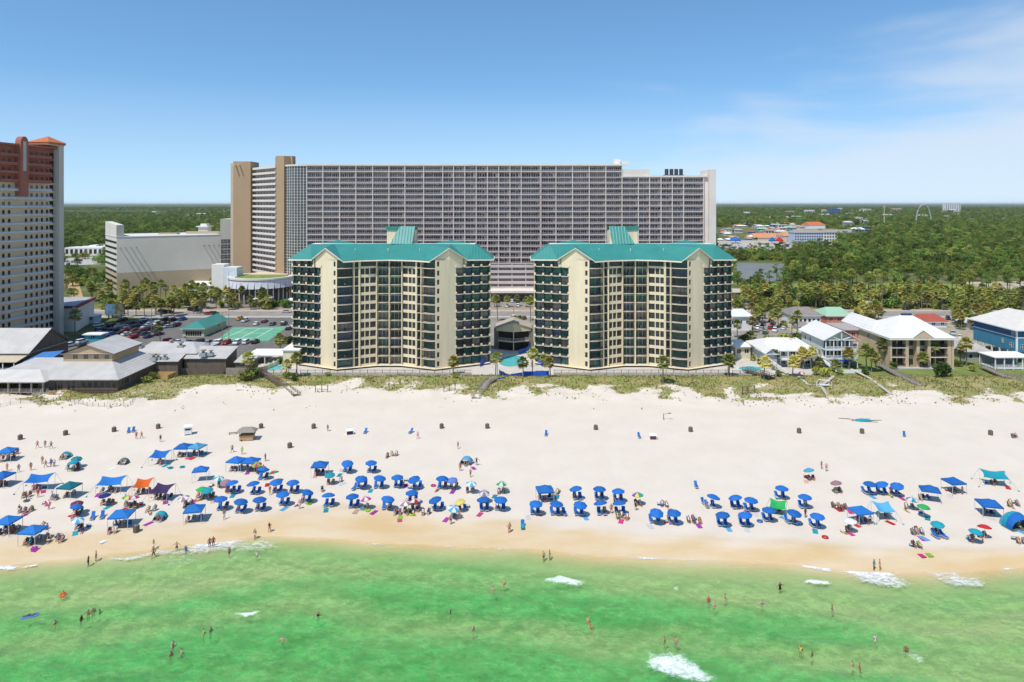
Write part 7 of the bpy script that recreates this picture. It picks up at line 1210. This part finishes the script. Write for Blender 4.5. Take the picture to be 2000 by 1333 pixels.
far_block('far_block', 'dark blue and white block above the forest', 1624, 1641, 422, 408, M('blue_block', (.08, .14, .34), .7), None, 30, 3, 4); far_block('far_condominium', 'white far-off condominium on the horizon', 1847, 1876, 416, 398, WHITEW, None, 30, 8, 8); far_block('ride_hall', 'teal and white ride building beside the forest', 1672, 1704, 462, 445, M('teal_wall', (.20, .42, .44), .8), WHITEW, 26, 2, 6, 3); far_block('ride_hall', 'navy ride building beside the teal one', 1690, 1702, 462, 444, NAVY, None, 20)
FC = [WHITEW, GRW, M('beige_house', (.52, .46, .36), .9), M('pale_house', (.6, .58, .52), .9)]
rr = random.Random(3)
for k in range(60):
    x = rr.choice([rr.uniform(1405, 1560), rr.uniform(1540, 1700), rr.uniform(1700, 1960)]); y = rr.uniform(418, 462) if x < 1600 else rr.uniform(414, 442); w = rr.uniform(7, 22); far_block('far_house', 'small pale building among the far trees', x, x + w, y, y - rr.uniform(5, 9), rr.choice(FC), rr.choice([TANR, FLATR, WHITEW, CORR, GRW]), rr.uniform(10, 20), 1, 4, 2, 'house', 'far houses inland')
for k in range(46):
    x, y = rr.uniform(1400, 1555), rr.uniform(430, 472); w = rr.uniform(5, 20); far_block('fair_building', 'small fairground building', x, x + w, y, y - rr.uniform(4, 9), rr.choice(FC + [M('fair_teal', (.15, .40, .42), .8), M('fair_peach', (.6, .42, .28), .9), M('fair_blue', (.1, .2, .45), .8)]), rr.choice([TANR, FLATR, WHITEW, CORR, GRW, REDR, MINT]), rr.uniform(8, 18), 1, 3, 2, 'building', 'fairground buildings')
for k in range(26):
    x, y = rr.uniform(1402, 1640), rr.uniform(440, 500); c = gp(x, y); tree('oak', c.x, c.y, rr.uniform(.5, .95), 'round tree among the fairground buildings', 'trees in the fairground', 'evergreen_tree', where='far')
for k in range(16):
    x = rr.choice([rr.uniform(300, 440), rr.uniform(128, 300)]); y = rr.uniform(417, 440) if x > 230 else rr.uniform(455, 480); w = rr.uniform(8, 18); far_block('far_house', 'small pale building among the far trees', x, x + w, y, y - rr.uniform(4, 7), rr.choice(FC), rr.choice([TANR, FLATR, WHITEW]), rr.uniform(10, 20), 1, 4, 2, 'house', 'far houses inland')
far_block('far_store', 'long low white store beyond the beige tower', 126, 200, 500, 484, FLATR, None, 60, 1, 8); far_block('far_store', 'second low white store by the trees', 150, 196, 480, 472, FLATR, None, 50)
def ride(label, px, py, col, w, h):
    c = gp(px, py); o = thing('carousel_ride', label, 'ride', (c.x, c.y, 0)); s = c.y / F; W_, H_ = w / 2 * s, h * s; ob('mast', MB().lathe([(.5, 0), (.4, H_), (0, H_ + 2)], 8).mesh('mast', WHITE), o); ob('canopy', MB().lathe([(.3, H_), (W_ * .4, H_ * .85), (W_, H_ * .5), (W_, H_ * .38), (W_ * .9, H_ * .45), (.3, H_ * .8)], 14).mesh('canopy', CL[col]), o); ob('platform', MB().lathe([(0, .6), (W_ * .7, .6), (W_ * .7, 0)], 14).mesh('platform', CL['yellow']), o)
ride('blue canopied ride with yellow platform near the condominium', 1436, 476, 'blue', 22, 14); ride('blue canopied ride beside the red one', 1508, 477, 'blue', 13, 14); ride('red canopied ride beside the blue one', 1522, 477, 'red', 15, 14)
c = gp(1804, 443); o = thing('ride_arch', 'tall slender white arch ride rising above the forest', 'ride', (c.x, c.y, 0)); s = c.y / F; ob('arch', MB().tube([((-15 * math.cos(a) - 0) * s, 0, 43 * s * math.sin(a) ** .8) for a in (math.pi * i / 16 for i in range(17))], [1.1] * 17, 6).mesh('arch', M('arch_white', (.42, .44, .44), .6)), o); ob('footing', MB().box(-17 * s, -13 * s, -3, 3, 0, 2).box(13 * s, 17 * s, -3, 3, 0, 2).mesh('footing', CONC), o)
def mast(label, px, py, pt, col, w=.8):
    c = gp(px, py); h = (py - pt) * c.y / F; o = thing('tall_mast', label, 'mast', (c.x, c.y, 0), where='far'); ob('mast', MB().lathe([(w, 0), (w * .6, h), (.02, h + 1)], 6).mesh('mast', col), o); ob('cross_arm', MB().box(-w * 2, w * 2, -.3, .3, h * .9, h * .93).mesh('cross_arm', col), o)
mast('tan drop-tower mast of the fairground', 1727, 446, 401, M('mast_tan', (.5, .42, .25), .7), 1.4); mast('thin pole left of the tall drop tower', 1521, 470, 436, WHITE, .5); mast('tan pole rising from the left-hand forest', 389, 436, 416, M('mast_tan2', (.5, .46, .3), .7), .8); mast('thin grey pole in the right-hand forest', 1852, 440, 420, GREYT, .6)
for k in range(40):
    x, y = rr.uniform(1410, 1560), rr.uniform(476, 487); c = gp(x, y); car(c.x, c.y, rr.choice(['car', 'suv']), rr.choice(['white', 'silver', 'black', 'red', 'charcoal']), rr.choice([0, 1.57]), 'at the fairground')
# ------------------------------------------------------------------ the air over the land
m = bpy.data.materials.new('haze'); m.use_nodes = True; t = m.node_tree; t.nodes.clear(); pv = nd(t, 'ShaderNodeVolumePrincipled'); pv.inputs['Density'].default_value = 1.8e-5; pv.inputs['Color'].default_value = (.93, .965, 1.0, 1); pv.inputs['Anisotropy'].default_value = .1
t.links.new(pv.outputs[0], nd(t, 'ShaderNodeOutputMaterial').inputs['Volume'])
HAZE = True
if HAZE: tag(ob('haze', MB().box(-95000, 95000, -400, 125000, -10.5, 96).mesh('haze', m)), 'faint pale blue air over the whole coast', 'haze', kind='stuff')
# ------------------------------------------------------------------ labels: say which one it is, by a landmark nearby, then by order
LMK = {'beach': [('thatched hut', 484, 850), ('white lifeguard box', 372, 842), ('orange sail', 280, 948), ('purple sail', 316, 960), ('dark teal canopy', 136, 945), ('grey-green tent', 241, 900), ('pink-white umbrella', 716, 985), ('yellow umbrella', 903, 985), ('large half-dome tent', 910, 905), ('lone square canopy', 1063, 960), ('rainbow umbrella', 1247, 978), ('green star sail', 1519, 990), ('red umbrella', 1923, 1030), ('teal sail', 1942, 935), ('turquoise boat', 1686, 822), ('white umbrella', 1661, 1015), ('mauve umbrella', 1637, 950), ('navy umbrella', 207, 975), ('red-white umbrella', 811, 985), ('periwinkle umbrella', 885, 945), ('green umbrella', 1800, 985), ('tilted lone canopy', 392, 920), ('white-teal umbrella', 1780, 975), ('striped three-colour tent', 1988, 1025)],
       'land': [('tan inn', 1800, 690), ('blue house', 1965, 670), ('gabled beach house', 1640, 690), ('low white house', 1540, 700), ('mint-roofed cottage', 1640, 625), ('red-roofed building', 1822, 630), ('teal store', 405, 645), ('tennis court', 490, 652), ('tan restaurant storey', 175, 690), ('billboard', 224, 605), ('garage', 320, 570), ('round lobby', 505, 575), ('oval pool', 537, 720), ('kidney pool', 1466, 720), ('central pool', 1000, 706), ('prow-fronted lounge', 1003, 670), ('road sign', 1697, 598), ('pond', 1485, 532), ('sandy track', 1950, 560), ('beige tower', 100, 640), ('white pool building', 388, 570), ('blue booth', 172, 625), ('turquoise trailer', 180, 662)],
       'sea': [('large bottom breaker', 1330, 1308), ('long right-hand breaker', 1722, 1131), ('small centre breaker', 1098, 1137), ('orange ring', 123, 1164), ('blue air mattress', 58, 1205), ('shore foam', 400, 1068), ('small left breaker', 488, 1200), ('far right foam', 1878, 1134), ('lower right foam', 1790, 1287)],
       'far': [('orange-roofed hall', 1596, 442), ('pale blue hotel', 1580, 465), ('white arch ride', 1804, 430), ('drop-tower mast', 1727, 430), ('coral-roofed hall', 1500, 465), ('white store', 160, 492), ('tan pole', 389, 428), ('navy block', 1632, 416), ('horizon condominium', 1862, 408)],
       'balcony': [('first teal-roofed condominium', 765, 600), ('second teal-roofed condominium', 1240, 600)]}
ORD = 'first second third fourth fifth sixth seventh eighth ninth tenth eleventh twelfth thirteenth fourteenth fifteenth sixteenth seventeenth eighteenth nineteenth twentieth'.split()
def proj(o): l = o.location; return 1000 + l.x * F / l.y, HY + (H - l.z) * F / l.y
def groups():
    g = {}
    for o, w in THINGS: g.setdefault(o['label'], []).append((o, w))
    return {k: v for k, v in g.items() if len(v) > 1}
def cap(o, extra):
    b = o['label'].split(); e = extra.split(); o['label'] = ' '.join(b[:16 - len(e)] + e)
for lab, mem in groups().items():
    for o, w in mem:
        if not w: continue
        x, y = proj(o); ln = min(LMK[w], key=lambda l: (l[1] - x) ** 2 + ((l[2] - y) * 1.6) ** 2); dx, dy = x - ln[1], y - ln[2]
        if w == 'balcony': col = 'upper' if y < 580 else 'middle' if y < 650 else 'lower'; sidew = 'left wing' if dx < -120 else 'left part' if dx < -20 else 'middle' if dx < 25 else 'right part' if dx < 120 else 'right wing'; o['label'] = f'chair on a {col} balcony, {sidew} of the {ln[0].split()[0]} condominium'; continue
        rel = ('left of' if dx < 0 else 'right of') if abs(dx) > abs(dy) * 1.2 else ('seaward of' if dy > 0 else 'inland of') if w in ('beach', 'sea', 'land') else ('below' if dy > 0 else 'above'); rel = 'beside' if abs(dx) + abs(dy) < 9 else rel
        cap(o, f'{rel} the {ln[0]}')
for pas in range(2):
    for lab, mem in groups().items():
        mem.sort(key=lambda m_: proj(m_[0])[0]); n = len(mem)
        for i, (o, w) in enumerate(mem):
            e = 'leftmost' if i == 0 else 'rightmost' if i == n - 1 else ((ORD[i] + ' from left') if i < 20 else (ORD[min(19, n - 1 - i)] + ' from right'))
            b = lab.split(); o['label'] = ' '.join(b[:16 - len(e.split())]).rstrip(',') + ', ' + e
for o, w in THINGS:
    if len(o['label'].split()) < 4: o['label'] += ' on the sand' if w in ('beach', None) else ' beside the road'
